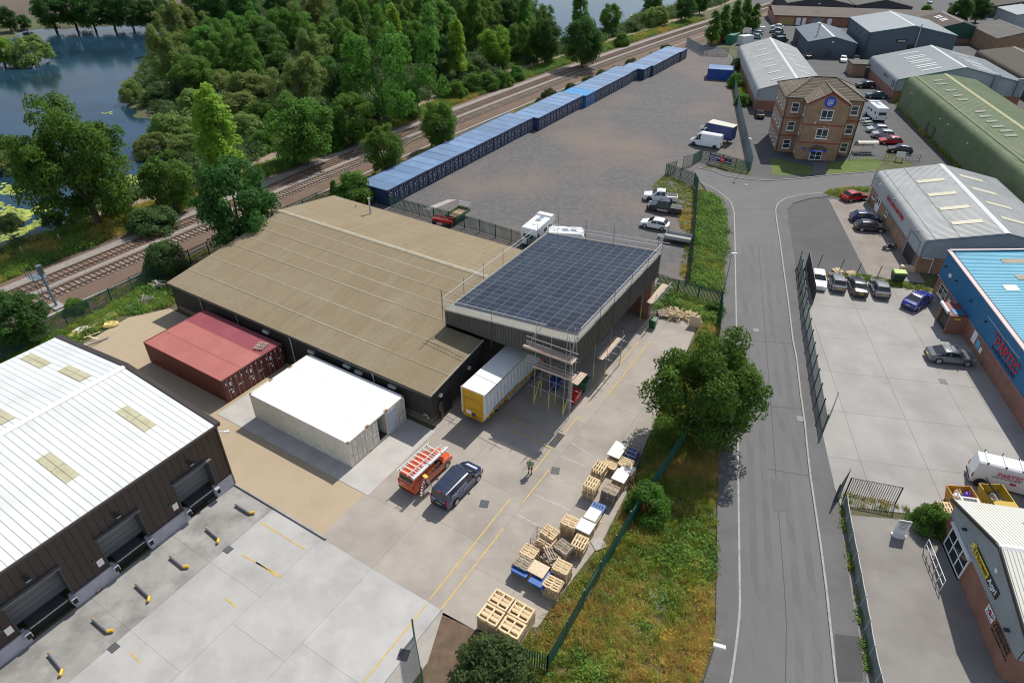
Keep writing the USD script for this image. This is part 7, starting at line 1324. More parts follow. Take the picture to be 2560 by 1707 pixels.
for i in range(6):
    x, y, x2, y2 = [(455, 1300, 570, 1440), (860, 985, 980, 1090), (1255, 665, 1370, 770), (1570, 410, 1680, 500), (1900, 150, 2005, 240), (2170, 1500 - 1568, 2290, 5)][i]
    a, b = k(13, x, y, .2), k(13, x2, y2, .2); lab = ('lowest, by the picture corner', 'second from the bottom', 'third from the bottom', 'fourth from the bottom', 'fifth from the bottom', 'uppermost, nearest the gravel')[i]
    r = thing('wheel_guide', f'bent steel wheel guide with a yellow end, {lab}', 'wheel guide'); d = (b - a) / np.linalg.norm(b - a); n = np.array([-d[1], d[0], 0]); s = -1 if i % 2 else 1; s = (1 if i in (0, 2, 4) else -1); e = b + d * .28 - n * .22 * s * (1 if s > 0 else 1)
    part(r, 'tube', MB().tube(a, b, .1, 10), M('worn_steel', (.30, .29, .31), .45, .15, 4, metal=.3)); part(r, 'yellow_end', MB().tube(b, b + d * .3 - n * (.3 if s > 0 else -.3) * .9, .105, 10), YELLOWPAINT); part(r, 'end_collar', MB().tube(a - d * .12, a, .105, 10), M('rust_orange', (.45, .24, .08), .7, .2))
    for q in (a + d * .1, b): part(r, 'leg', MB().tube((q[0], q[1], .03), q, .06, 8), DKSTEEL)
for x, y, lb in ((1585, 180, 'upper'), (905, 720, 'lower')): q = k(13, x, y); b_ = thing('bollard_block', f'small worn steel block at the foot of the dock wall, {lb}', 'block', (q[0], q[1], .03), YU); part(b_, 'body', MB().cbox(-.2, -.1, 0, .2, .1, .3, .04), LMARK); part(b_, 'base', MB().box(-.24, -.14, 0, .24, .14, .03), DKSTEEL)

# bins, skips, tank, wood heap, rubbish
cS = crop(1240, 780, 5.6)
def bin_(label, p, yaw, col, lid, s=1.0):
    r = thing('wheelie_bin', label, 'bin', (p[0], p[1], .04), yaw, scale=s); part(r, 'body', MB().loft([[(-.52, -.36, .15), (.52, -.36, .15), (.52, .36, .15), (-.52, .36, .15)], [(-.66, -.5, 1.2), (.66, -.5, 1.2), (.66, .5, 1.2), (-.66, .5, 1.2)]]), col); part(r, 'lid', MB().loft([[(-.69, -.53, 1.2), (.69, -.53, 1.2), (.69, .53, 1.2), (-.69, .53, 1.2)], [(-.62, -.5, 1.32), (.62, -.5, 1.32), (.62, .3, 1.38), (-.62, .3, 1.38)]]), lid)
    for x in (-.42, .42):
        for y in (-.28, .28): part(r, 'wheel', MB().wheel((x, y, .08), .08, .05, 10), RUBBER)
    part(r, 'handle', MB().tube((-.5, -.56, 1.1), (.5, -.56, 1.1), .02), STEEL)
GRN = M('bin_green', (.015, .09, .035), .5, .06); bin_('large red wheeled bin under the scaffold corner', L(45.1, 20.9), YU, M('bin_red', (.42, .015, .015), .5, .05), M('bin_red', (.42, .015, .015))); bin_('large green wheeled bin behind the red one under the canopy', L(47.2, 21.0), YU + .2, GRN, GRN); bin_('green wheeled bin at the far scaffold bay', L(61.6, 19.4), YU, GRN, GRN, .8); bin_('blue wheeled bin deep under the canopy', L(46.0, 23.4), YU, M('bin_blue', (.012, .04, .2), .5), M('bin_blue', (.012, .04, .2)))
bin_('tall green bin with a lime lid by the weeds behind the parked row', k(8, 1175, 1020), YR - 1.5, M('bin_dark', (.02, .05, .03), .6), M('lime_lid', (.33, .50, .08), .5, .05), 1.15)
c5 = crop(2240, 1130, 7.35)
def skip(label, a, b, w, h, col, fill):
    a, b = np.array([*xy(a), 0]), np.array([*xy(b), 0]); d = b - a; Ln = np.linalg.norm(d); r = thing('skip', label, 'skip', (a[0], a[1], .03), heading(a, b)); t = .05
    for s in (-1, 1): part(r, 'side', MB().add([(.35, s * w * .42, .05), (Ln - .35, s * w * .42, .05), (Ln, s * w / 2, h), (0, s * w / 2, h), (.35, s * (w * .42 - t), .05), (Ln - .35, s * (w * .42 - t), .05), (Ln, s * (w / 2 - t), h), (0, s * (w / 2 - t), h)], [[0, 1, 2], [0, 2, 3], [4, 6, 5], [4, 7, 6], [3, 2, 6], [3, 6, 7]]), col)
    for x0, x1 in ((.35, 0), (Ln - .35, Ln)): part(r, 'end', MB().add([(x0, -w * .42, .05), (x0, w * .42, .05), (x1, w / 2, h), (x1, -w / 2, h), (x0 + (t if x1 == 0 else -t), -w * .42, .05), (x0 + (t if x1 == 0 else -t), w * .42, .05), (x1 + (t if x1 == 0 else -t), w / 2, h), (x1 + (t if x1 == 0 else -t), -w / 2, h)], [[0, 1, 2], [0, 2, 3], [4, 6, 5], [4, 7, 6], [2, 3, 7], [2, 7, 6]]), col)
    part(r, 'floor', MB().box(.3, -w * .42, .05, Ln - .3, w * .42, .08), col); part(r, 'contents', MB().grid(np.array([[(x, y, h * fill + .12 * math.sin(x * 7 + y * 5) + .1 * math.sin(y * 9 - x * 3)) for y in np.linspace(-w * .44, w * .44, 8)] for x in np.linspace(.25, Ln - .25, 10)])), M('mixed_rubbish', (.20, .17, .14), .9, .5, 3, dirt=(.45, .43, .40), dscale=1.5, damt=.9)); part(r, 'rim', MB().bar((0, -w / 2, h), (Ln, -w / 2, h), .07).bar((0, w / 2, h), (Ln, w / 2, h), .07), col); return r, Ln
SKY1 = M('skip_orange', (.50, .22, .02), .6, .12, 2, dirt=(.35, .16, .03), dscale=2); SKY2 = M('skip_yellow', (.50, .33, .012), .6, .1, 2, dirt=(.38, .24, .03), dscale=2)
sk, sl_n = skip('open orange skip full of white packaging beside the pallet stack', c5(640, 560 + 260), c5(800, 520 + 60), 1.9, 1.25, SKY1, .75) if False else skip('open orange skip full of white packaging beside the pallet stack', R(40.0, 29.4), R(43.6, 29.0), 1.9, 1.25, SKY1, .6)
tb = thing('packaging_tray', 'big white foam tray lying in the orange skip', 'packaging', R(41.2, 29.3, 1.0), YR); FOAM = M('white_foam', (.72, .71, .68), .7, .05)
for b_ in ((-1.1, -.7, 0, 1.1, -.5, .45), (-1.1, .5, 0, 1.1, .7, .45), (-1.1, -.499, 0, -.9, .499, .45), (.9, -.499, 0, 1.1, .499, .45)): part(tb, 'side', MB().cbox(*b_, .04), FOAM)
part(tb, 'base', MB().box(-.9, -.5, .02, .9, .5, .06), M('dark_foam', (.10, .10, .11), .8))
for x, y, lb, m in ((43.0, 29.6, 'purple bag on the rubbish at the far end of the orange skip', M('purple_bag', (.10, .03, .30), .5)), (43.1, 28.9, 'brown cardboard box in the orange skip', M('card', (.42, .28, .16), .8)), (42.7, 28.7, 'white sack in the orange skip', FOAM)):
    q = R(x, y, .95); b_ = thing('rubbish_bag', lb, 'rubbish', q, .4); part(b_, 'body', MB().mesh(trimesh.creation.icosphere(1, .36), np.diag([1, .8, .75, 1])), m); part(b_, 'knot', MB().tube((0, 0, .2), (.05, 0, .4), .06), m)
sk2, _n = skip('yellow skip with its black lid thrown open', R(40.6, 32.0), R(44.2, 31.6), 1.8, 1.35, SKY2, .5)
part(sk2, 'lid', MB().bar((2.4, .75, 1.9), (2.4, -.2, 1.9), .9, .05, up=(.35, 0, 1)) if False else MB().hexa([(1.9, .2, 1.35), (3.3, .2, 1.35), (3.3, 1.0, 2.4), (1.9, 1.0, 2.4), (1.9, .15, 1.4), (3.3, .15, 1.4), (3.3, .95, 2.45), (1.9, .95, 2.45)]), M('black_lid', (.02, .022, .022), .6)); part(sk2, 'closed_lid', MB().hexa([(.0, -.9, 1.36), (1.7, -.9, 1.36), (1.7, .9, 1.45), (0, .9, 1.45), (0, -.9, 1.41), (1.7, -.9, 1.41), (1.7, .9, 1.5), (0, .9, 1.5)]), SKY2)
ib = thing('liquid_tank', 'white caged liquid tank behind the roof of the shop unit', 'tank', R(40.2, 34.2, .0), YR - .25); part(ib, 'bottle', MB().cbox(-.55, -.45, .16, .55, .45, 1.1, .08), M('tank_plastic', (.70, .71, .66), .4, .04)); part(ib, 'cap', disc((0, 0, 1.1), X3, Y3, .11, .06), M('cap_grey', (.3, .33, .36), .5)); part(ib, 'base', MB().box(-.6, -.5, 0, .6, .5, .14), STEEL)
for x in np.linspace(-.58, .58, 6): part(ib, 'cage_bar', MB().path([(x, -.48, .15), (x, -.48, 1.12)], .012, 4), STEEL); part(ib, 'cage_bar', MB().path([(x, .48, .15), (x, .48, 1.12)], .012, 4), STEEL)
for z in (.4, .65, .9, 1.12): part(ib, 'cage_ring', MB().path([(-.58, -.48, z), (.58, -.48, z), (.58, .48, z), (-.58, .48, z), (-.58, -.48, z)], .014, 4), STEEL)
for j, n in ((0, 9), (1, 7)):
    for i in range(n): q = R(40.9 - j * .1, 27.2 - j * .9, .03 + i * .146); dup(protos['pale' if j == 0 else 'grey'], q, YR + rng.normal(0, .04 + .1 * j), ('pale pallet in the stack beside the orange skip', 'dark worn pallet in the untidy stack by the barred gate')[j], ('pallets beside the orange skip', 'dark pallets by the barred gate')[j])
# wood heap, odd pallets
rw = np.random.default_rng(5)
def heap(label, p, n, rad, h, ln, mats, name='timber_piece', cat='timber', yaw=None, w=.09):
    for i in range(n):
        a = rw.uniform(0, 6.28) if yaw is None else yaw + rw.normal(0, .5); r_ = rad * math.sqrt(rw.uniform()); t = rw.uniform(0, 6.28); c = np.array([p[0] + r_ * math.cos(t), p[1] + r_ * math.sin(t), .06 + h * rw.uniform(0, 1) * (1 - r_ / rad * .6)]); l = ln * rw.uniform(.6, 1.15) / 2; tz = rw.normal(0, .25)
        d = np.array([math.cos(a), math.sin(a), tz]); d /= np.linalg.norm(d); lo = c[2] - l * abs(d[2]); c[2] += max(0, .07 - lo); solo(name, MB().bar(c - d * l, c + d * l, w * rw.uniform(.7, 1.4), .04), mats[i % len(mats)], label, cat, label)
heap('loose pale timber offcut on the broken wood heap by the far scaffold', k(7, 1490, 1340), 60, 1.0, 1.25, 1.3, (PALEWOOD, PAL2, PAL3)); heap('split pale board on the second wood heap by the hedge', k(7, 1640, 1360), 50, .95, 1.1, 1.2, (PAL3, PALEWOOD, PLY))
q = k(7, 1380, 1310, .3); [dup(protos['grey'], (q[0], q[1], .04 + i * .146), YR + .2, 'grey pallet in the low stack beside the wood heap', 'grey pallets beside the wood heap') for i in range(3)]
ps = thing('panel_sheet', 'pale sheet of board standing at the end of the wood heap', 'board', k(7, 1670, 1440), YR); part(ps, 'sheet', MB().bar((0, -.6, .7), (.25, .6, .7), .06, 1.4), PLY); part(ps, 'batten', MB().bar((.3, .5, .02), (.3, .5, 1.4), .06), PAL2)
cT = crop(140, 680, 7.84); OLDW = M('old_grey_wood', (.30, .275, .25), .9, .2, 4)
for (x1, y1, x2, y2, w_, lb) in ((420, 1200, 1100, 870, .1, 'long white board across the yellow bags'), (510, 1110, 800, 960, .12, 'pale board under the long one by the yellow bags'), (540, 1290, 860, 1170, .14, 'pale board nearest the gravel by the bags'), (640, 1220, 790, 1010, .14, 'pale board lying crosswise between the bags'), (780, 960, 830, 880, .14, 'short pale board standing by the far bag'), (560, 1390, 1010, 1290, .12, 'grey plank on the gravel below the bags'), (640, 1420, 1030, 1270, .1, 'second grey plank on the gravel below the bags'), (650, 1265, 830, 1310, .12, 'orange brown batten by the bags'), (320, 1150, 620, 1230, .12, 'pale board over the nearest yellow bag')): a, b = cT(x1, y1, .15 + .25 * (w_ < .13)), cT(x2, y2, .12); solo('plank', MB().bar(a, b, w_ * 1.3, .05), PAL3 if y1 < 1300 else OLDW, lb, 'plank')
BAGY = M('yellow_bag', (.66, .52, .16), .7, .12, 3, dirt=(.70, .64, .42), dscale=2); BAGW = M('white_bag', (.66, .67, .66), .7, .08, 3)
for x, y, s, m, lb in ((410, 1250, .75, BAGY, 'yellow and white builders bag nearest the white roof'), (520, 1150, .7, BAGW, 'crumpled white sheet in the rubbish heap'), (880, 1000, .65, BAGY, 'half full yellow builders bag in the middle of the rubbish'), (1090, 870, .6, BAGY, 'yellow builders bag furthest up the bank'), (1080, 1050, .8, BAGY, 'split yellow builders bag at the gravel edge')):
    ic = trimesh.creation.icosphere(3, 1.0); v = np.array(ic.vertices); f = meshkit.fbm(v * 2.2 + x, 3, 3) - .5; v = v * (1 + .5 * f[:, None]); v[:, 2] = np.where(v[:, 2] > .55, .55 - (v[:, 2] - .55) * .8, v[:, 2]); r = thing('builders_bag', lb, 'bag', cT(x, y, .0) + [0, 0, .15], .5); part(r, 'body', MB().add(v * [s, s * .75, s * .55], ic.faces), m, smooth=True); part(r, 'loop', MB().path([(s * .5, 0, .2), (s * .6, .1, .45), (s * .7, .0, .2)], .025, 5), m)
heap('grey weathered stake in the old timber pile by the fence', cT(1780, 590), 26, .8, .8, 1.6, (OLDW, WOOD), yaw=1.3); heap('old grey board in the stack near the shed corner', cT(2030, 300), 26, .9, 1.0, 1.5, (OLDW, LMARK, WOOD), yaw=2.4); heap('thin white stick in the rubbish below the fence', cT(1400, 710), 10, .5, .3, 1.0, (WHITE,), yaw=.8, w=.05)
dup(protos['grey'], L(28.3 + 4.7, 50.4, 2.68), YU + .3, 'weathered pallet lying on the crimson container roof', 'pallet on container')

# trailers and machinery in the storage yard
tr = thing('flatbed_trailer', 'grey drop sided trailer behind the white car', 'trailer', k(7, 1520, 650), heading(k(7, 1620, 650), k(7, 1400, 610)))
part(tr, 'bed', MB().box(-1.8, -.9, .55, 1.8, .9, .65), M('trailer_floor', (.35, .34, .33), .8, .1)); TG = M('trailer_grey', (.36, .40, .40), .5, .08)
for b_ in ((-1.8, -.93, .65, 1.8, -.9, 1.05), (-1.8, .9, .65, 1.8, .93, 1.05), (-1.83, -.9, .65, -1.8, .9, 1.05), (1.8, -.9, .65, 1.83, .9, 1.05)): part(tr, 'drop_side', MB().box(*b_), TG)
for s in (-1, 1):
    for x in (-.45, .35): part(tr, 'wheel', MB().wheel((x, s * .85, .3), .3, .2), RUBBER)
part(tr, 'draw_bar', MB().bar((1.8, .5, .5), (2.9, 0, .5), .08).bar((1.8, -.5, .5), (2.9, 0, .5), .08), STEEL); part(tr, 'jockey_wheel', MB().wheel((2.7, 0, .12), .12, .08, 10), RUBBER)
c5b = crop(1040, 470, 5.345); GT = M('machine_green', (.10, .17, .06), .6, .1)
tp = thing('tipping_trailer', 'green tipping trailer with a ladder frame at the edge of the storage yard', 'trailer', c5b(560, 420) , YU + .05)
part(tp, 'floor', MB().box(-1.9, -.95, .8, 1.9, .95, .88), M('rusty_floor', (.35, .24, .17), .9, .2, 3)); 
for b_ in ((-1.9, -1.0, .8, 1.9, -.95, 1.3), (-1.9, .95, .8, 1.9, 1.0, 1.3), (-1.95, -1, .8, -1.9, 1, 1.3), (1.9, -1, .8, 1.95, 1, 1.3)): part(tp, 'side', MB().box(*b_), GT)
for s in (-1, 1): part(tp, 'wheel', MB().wheel((.2, s * .85, .4), .4, .3), RUBBER); part(tp, 'ladder_post', MB().bar((1.92, s * .9, 1.3), (1.92, s * .9, 2.1), .05), WHITE)
for z in (1.6, 1.85, 2.1): part(tp, 'ladder_rail', MB().bar((1.92, -.9, z), (1.92, .9, z), .04), WHITE)
tq = thing('red_implement', 'red farm implement half hidden behind the shed roof', 'machine', c5b(360, 500), YU - 1.4); RD = M('machine_red', (.42, .02, .02), .5, .08); part(tq, 'frame', MB().bar((-1.6, 0, .7), (1.6, 0, .7), .4, .5), RD); part(tq, 'beam', MB().bar((-1.6, .5, 1.1), (1.6, .5, 1.1), .15), RD)
for s in (-1.2, 1.2): part(tq, 'wheel', MB().wheel((s, -.4, .35), .35, .2), RUBBER)
mc = thing('motorcycle', 'black motorcycle parked in front of the open bay of the grey unit', 'motorcycle', k(8, 1110, 725), heading(k(8, 1165, 730), k(8, 1060, 730)))
for x in (-.68, .68): w = part(mc, 'wheel', MB().wheel((x, 0, .31), .31, .13, 16), RUBBER); part(w, 'rim', MB().wheel((x, 0, .31), .2, .14, 14), STEEL)
part(mc, 'engine', MB().cbox(-.3, -.16, .25, .3, .16, .62, .05), DKSTEEL); part(mc, 'tank', MB().loft([[(x, -w, z0), (x, w, z0), (x, w * .7, z1), (x, -w * .7, z1)] for x, w, z0, z1 in ((-.15, .1, .65, .78), (.1, .16, .65, .92), (.35, .1, .68, .88))]), PBLK); part(mc, 'seat', MB().loft([[(x, -w, z0), (x, w, z0), (x, w, z1), (x, -w, z1)] for x, w, z0, z1 in ((-.85, .06, .86, .92), (-.5, .12, .74, .82), (-.15, .1, .7, .78))]), BLACK); part(mc, 'fork', MB().tube((.68, .08, .31), (.42, .08, .95), .025).tube((.68, -.08, .31), (.42, -.08, .95), .025), STEEL); part(mc, 'handlebar', MB().tube((.40, -.35, 1.0), (.40, .35, 1.0), .018), DKSTEEL); part(mc, 'swing_arm', MB().bar((-.68, .1, .31), (-.1, .1, .4), .05), DKSTEEL); part(mc, 'exhaust', MB().tube((-.1, -.15, .3), (-.75, -.17, .5), .05, 8), STEEL)
pb = thing('planter_stack', 'pale wooden planter frames by the downpipe of the grey unit', 'planter', k(8, 1275, 910), YR); [part(pb, 'frame', MB().box(-.55 + i * .06, -.8, .02 + i * .18, .55 - i * .06, .8, .17 + i * .18), PLY) for i in range(3)]
for x, y, lb in ((640, 915, 'pale pallet lying flat on the weeds behind the grey car'), (770, 940, 'broken pale pallet on the weeds behind the black car')): q = k(8, x, y, .2); dup(protos['pale'], (q[0], q[1], .12), .3, lb, 'pallet on the weeds', tilt=6.0)
# picnic tables, smoking shelter beside the office
for (x, y, lb) in ((885, 1120, 'green picnic bench nearer the motorhome'), (910, 1150, 'green picnic bench at the edge of the paving')):
    r = thing('picnic_bench', lb, 'bench', k(4, x, y), .3); PG = M('bench_green', (.10, .2, .14), .7, .1); [part(r, 'plank', MB().box(-.9, y0, z, .9, y0 + .3, z + .05), m) for y0, z, m in ((-.33, .72, GREYTRIM), (.03, .72, GREYTRIM), (-.95, .42, PG), (.65, .42, PG))]; [part(r, 'leg', MB().bar((x0, -.9, 0), (x0, .2, .72), .07), PG) for x0 in (-.6, .6)]; [part(r, 'leg', MB().bar((x0 + .1, .9, 0), (x0 + .1, -.2, .72), .07), PG) for x0 in (-.6, .6)]
sh = thing('cycle_shelter', 'curved clear roofed shelter in front of the office car park', 'shelter', k(4, 880, 1400), YR - math.pi / 2 + .2); mb = MB(); mb.grid(np.array([[(x, 1.1 * math.cos(t) - .2, .5 + 1.7 * math.sin(t)) for t in np.linspace(.25, 2.2, 10)] for x in (-1.9, 1.9)])); part(sh, 'roof', mb, M('aged_polycarbonate', (.55, .52, .42), .4, .15, 1)); [part(sh, 'hoop', MB().path([(x, 1.08 * math.cos(t) - .2, .48 + 1.68 * math.sin(t)) for t in np.linspace(.0, 2.4, 10)], .04, 6), STEEL) for x in (-1.85, 0, 1.85)]
gate('grey railing in front of the office car park', k(4, 745, 1465), k(4, 1385, 1480), 1.2, GREYFENCE, 20, cat='railing', name='railing')
sb = thing('notice_board', 'white notice board behind the railing by the office lawn', 'sign', k(4, 1200, 1480), YR - math.pi / 2 - .2); part(sb, 'board', MB().box(-.75, -.03, .7, .75, .03, 1.7), WHITE); part(sb, 'leg', MB().box(-.6, .031, 0, -.5, .1, 1.6), DKSTEEL); part(sb, 'leg', MB().box(.5, .031, 0, .6, .1, 1.6), DKSTEEL)

# person in a hi-vis vest
import manifold3d as m3
def body(bones, ln=.03, it=6):
    out = m3.Manifold()
    for (a, ra), (b, rb) in bones: out = out + m3.Manifold.batch_hull([m3.Manifold.sphere(ra, 12).translate(a), m3.Manifold.sphere(rb, 12).translate(b)])
    out = out.refine_to_length(ln); q = out.to_mesh(); t = trimesh.Trimesh(q.vert_properties[:, :3], q.tri_verts, process=True); trimesh.smoothing.filter_taubin(t, iterations=it); return t
PS = thing('person', 'person in a yellow hi-vis vest, grey shirt and brown shorts looking down at a tablet', 'person', (*xy(src(1325, 1184)), .035), -1.75)
B = [((0, 0, .98), .14), ((0, 0, 1.2), .15)], [((0, 0, 1.2), .15), ((0, .0, 1.38), .13)], [((0, .12, 1.4), .09), ((0, -.12, 1.4), .09)], [((0, 0, 1.4), .07), ((.02, 0, 1.53), .055)], [((.02, 0, 1.56), .07), ((.05, 0, 1.66), .10)], [((.07, 0, 1.60), .07), ((.04, 0, 1.68), .1)], [((.13, 0, 1.6), .02), ((.165, 0, 1.575), .016)], [((.05, .1, 1.64), .02), ((.04, .105, 1.61), .018)], [((.05, -.1, 1.64), .02), ((.04, -.105, 1.61), .018)]
for s in (-1, 1): B += ([((0, s * .09, .95), .105), ((.02, s * .11, .5), .065)], [((.02, s * .11, .5), .064), ((-.01, s * .12, .1), .042)], [((-.02, s * .12, .06), .045), ((.17, s * .14, .045), .036)], [((0, s * .2, 1.4), .062), ((.0, s * .27, 1.12), .047)], [((.0, s * .27, 1.12), .045), ((.24, s * .13, 1.14), .034)], [((.24, s * .13, 1.14), .034), ((.31, s * .1, 1.15), .036)])
for s in (-1, 1):
    for i, (dy, ln_) in enumerate(((-.03, .055), (-.01, .065), (.012, .062), (.032, .05))): B += ([((.33, s * .1 + dy * .9, 1.15), .0095), ((.36, s * .1 + dy, 1.16), .009)], [((.36, s * .1 + dy, 1.16), .009), ((.36 + ln_ * .5, s * .1 + dy * .8, 1.175), .008)])
    B += ([((.29, s * .07, 1.16), .012), ((.335, s * .055, 1.185), .0095)],)
sk_ = body(B, .025); SKIN = M('skin', (.48, .27, .19), .6, .05); bpth = part(PS, 'body', MB().mesh(sk_), SKIN, smooth=True)
def cloth(bones, ln=.03): return MB().mesh(body(bones, ln, 4))
part(bpth, 'shorts', cloth([[((0, .06, .97), .145), ((0, -.06, .97), .145)], [((0, .09, .93), .125), ((.02, .12, .56), .088)], [((0, -.09, .93), .125), ((.02, -.12, .56), .088)]]), M('brown_shorts', (.11, .085, .06), .85, .1), smooth=True)
part(bpth, 'shirt', cloth([[((0, 0, 1.02), .155), ((0, 0, 1.22), .162)], [((0, .12, 1.395), .1), ((0, -.12, 1.395), .1)], [((0, 0, 1.2), .16), ((0, 0, 1.38), .14)]] + [[((0, s * .19, 1.39), .08), ((.0, s * .255, 1.17), .062)] for s in (-1, 1)]), M('grey_shirt', (.17, .18, .21), .85, .08), smooth=True)
part(bpth, 'vest', cloth([[((-.02, .07, 1.05), .145), ((-.02, .07, 1.4), .12)], [((-.02, -.07, 1.05), .145), ((-.02, -.07, 1.4), .12)], [((-.03, .05, 1.05), .15), ((-.03, -.05, 1.4), .13)], [((0, .11, 1.1), .125), ((.0, .11, 1.42), .085)], [((0, -.11, 1.1), .125), ((.0, -.11, 1.42), .085)]]), M('hi_vis_yellow', (.42, .62, .06), .6, .05), smooth=True)
for s in (-1, 1): part(bpth, 'boot', cloth([[((-.03, s * .12, .07), .055), ((.16, s * .14, .05), .048)], [((-.02, s * .12, .06), .055), ((-.01, s * .12, .17), .05)]], .02), BLACK, smooth=True)
tbt = thing('tablet', 'small pale tablet held in the hands of the person', 'tablet', (*xy(src(1325, 1184)), .035), -1.75); part(tbt, 'case', MB().hexa([(.30, -.12, 1.175), (.30, .12, 1.175), (.44, .12, 1.21), (.44, -.12, 1.21), (.295, -.12, 1.19), (.295, .12, 1.19), (.435, .12, 1.225), (.435, -.12, 1.225)]), LADM); part(tbt, 'screen', MB().quad((.305, -.1, 1.194), (.425, -.1, 1.2245), (.425, .1, 1.2245), (.305, .1, 1.194)), M('screen_glass', (.05, .06, .07), .1))
# ------------------------------------------------------------------ railway
RAILM = M('rusty_rail', (.16, .10, .07), .5, .15, 3, metal=.3); RTOP = M('polished_rail_top', (.5, .5, .5), .28, .05, metal=.8); SLEEP = M('concrete_sleeper', (.25, .175, .125), .9, .2, 2, rnd=.2); SLEEP2 = M('pale_sleeper', (.33, .27, .215), .9, .2, 2, rnd=.2)
def track(label, vc, mat):
    r = thing('railway_track', label, 'railway track'); us = np.r_[np.arange(14, 60, 23.0), np.arange(60, 420, 6.0)]
    for v in (vc - .7525, vc + .7525):
        P = np.array([[rail(u, v + dv) + [0, 0, z] for dv, z in ((-.07, .36), (-.02, .38), (-.035, .50), (.035, .50), (.02, .38), (.07, .36))] for u in us]); q = part(r, 'rail', MB().grid(P[:, ::-1]), RAILM)
        part(q, 'running_surface', MB().grid(np.array([[rail(u, v + dv) + [0, 0, .504] for dv in (-.033, .033)] for u in us])[:, ::-1]), RTOP)
    rest = MB(); n = 0
    for u in np.arange(16, 330, .65):
        c = rail(u, vc); h_ = rail(u + .5, vc) - rail(u - .5, vc); h_ /= np.linalg.norm(h_); nn = np.array([-h_[1], h_[0], 0]); b = MB().hexa([c + h_ * a + nn * e + [0, 0, z] for z, w in ((.2, .13), (.345, .10)) for a, e in ((-w, -1.25), (w, -1.25), (w, 1.25), (-w, 1.25))])
        if n < 298: part(r, 'sleeper', b, mat)
        else: rest.add(*b.data())
        n += 1
    part(r, 'sleepers', rest, mat, kind='stuff')
track('far railway track of the two, with brown sleepers', 87.4, SLEEP); track('near railway track of the two, with paler sleepers', 83.45, SLEEP2)
sg = thing('signal_gantry', 'grey railway signal post with a railed platform beside the near track', 'signal', L(27.9, 80.4, .2), YU); part(sg, 'post', MB().tube((0, 0, 0), (0, .3, 4.4), .16, 8), GREYFENCE); part(sg, 'base', MB().box(-.6, -.9, -.1, .6, .9, .08), KERB); part(sg, 'signal_head', MB().cbox(-.25, .0, 4.2, .3, .5, 5.3, .05), M('signal_grey', (.12, .14, .15), .5)); part(sg, 'platform', MB().box(-.8, .3, 3.5, .5, 2.4, 3.58), GREYFENCE)
for x in (-.8, .5):
    for z in (4.0, 4.6): part(sg, 'rail', MB().tube((x, .3, z), (x, 2.4, z), .03), DKSTEEL)
    for y in (.9, 1.6, 2.4): part(sg, 'rail_post', MB().tube((x, y, 3.5), (x, y, 4.6), .03), DKSTEEL)
part(sg, 'ladder', MB().path([(-.3, 2.5, 0), (-.3, 2.5, 3.5)], .03).path([(.1, 2.5, 0), (.1, 2.5, 3.5)], .03), DKSTEEL); [part(sg, 'rung', MB().tube((-.3, 2.5, z), (.1, 2.5, z), .02, 4), DKSTEEL) for z in np.arange(.4, 3.5, .4)]
tr_ = MB(); tr_.grid(np.array([[rail(u, v) + [0, 0, .17] for v in (78.9, 79.35)] for u in np.r_[np.arange(14, 60, 23.0), np.arange(60, 330, 8.0)]])[:, ::-1]); structure('cable_trough', tr_, KERB, 'thin concrete cable trough along the near side of the railway')

# ------------------------------------------------------------------ trees
def leaves(cent, rad, n, size, seed, droop=0.0, fill=.35, up=.35):
    """Leaf cards on clumps: each clump a fuzzy shell of folded leaf-sized faces."""
    r = np.random.default_rng(seed); cent, rad = np.array(cent, float), np.array(rad, float); w = rad ** 2; c = r.choice(len(rad), n, p=w / w.sum())
    d = r.normal(size=(n, 3)); d /= np.linalg.norm(d, axis=1)[:, None]; d[:, 2] = np.where(d[:, 2] < -.5, -d[:, 2], d[:, 2]); d[:, 2] *= .85
    q = np.where(r.uniform(size=n) < fill, r.uniform(.3, .95, n), r.normal(1.0, .09, n)); p = cent[c] + d * (rad[c] * q)[:, None]
    p[:, 2] -= droop * np.hypot(d[:, 0], d[:, 1]) * rad[c] * .5
    nr = d + [0, 0, up] + r.normal(size=(n, 3)) * .55; nr /= np.linalg.norm(nr, axis=1)[:, None]; a = np.cross(nr, r.normal(size=(n, 3))); a /= np.linalg.norm(a, axis=1)[:, None]; b = np.cross(nr, a); s = size * r.uniform(.65, 1.35, n)[:, None]
    v = np.stack([p - a * s * .55, p + b * s * .30 + nr * s * .1, p + a * s * .55, p - b * s * .30 + nr * s * .1], 1).reshape(-1, 3); i = np.arange(n)[:, None] * 4
    return v, np.vstack([i + [0, 1, 2], i + [0, 2, 3]])
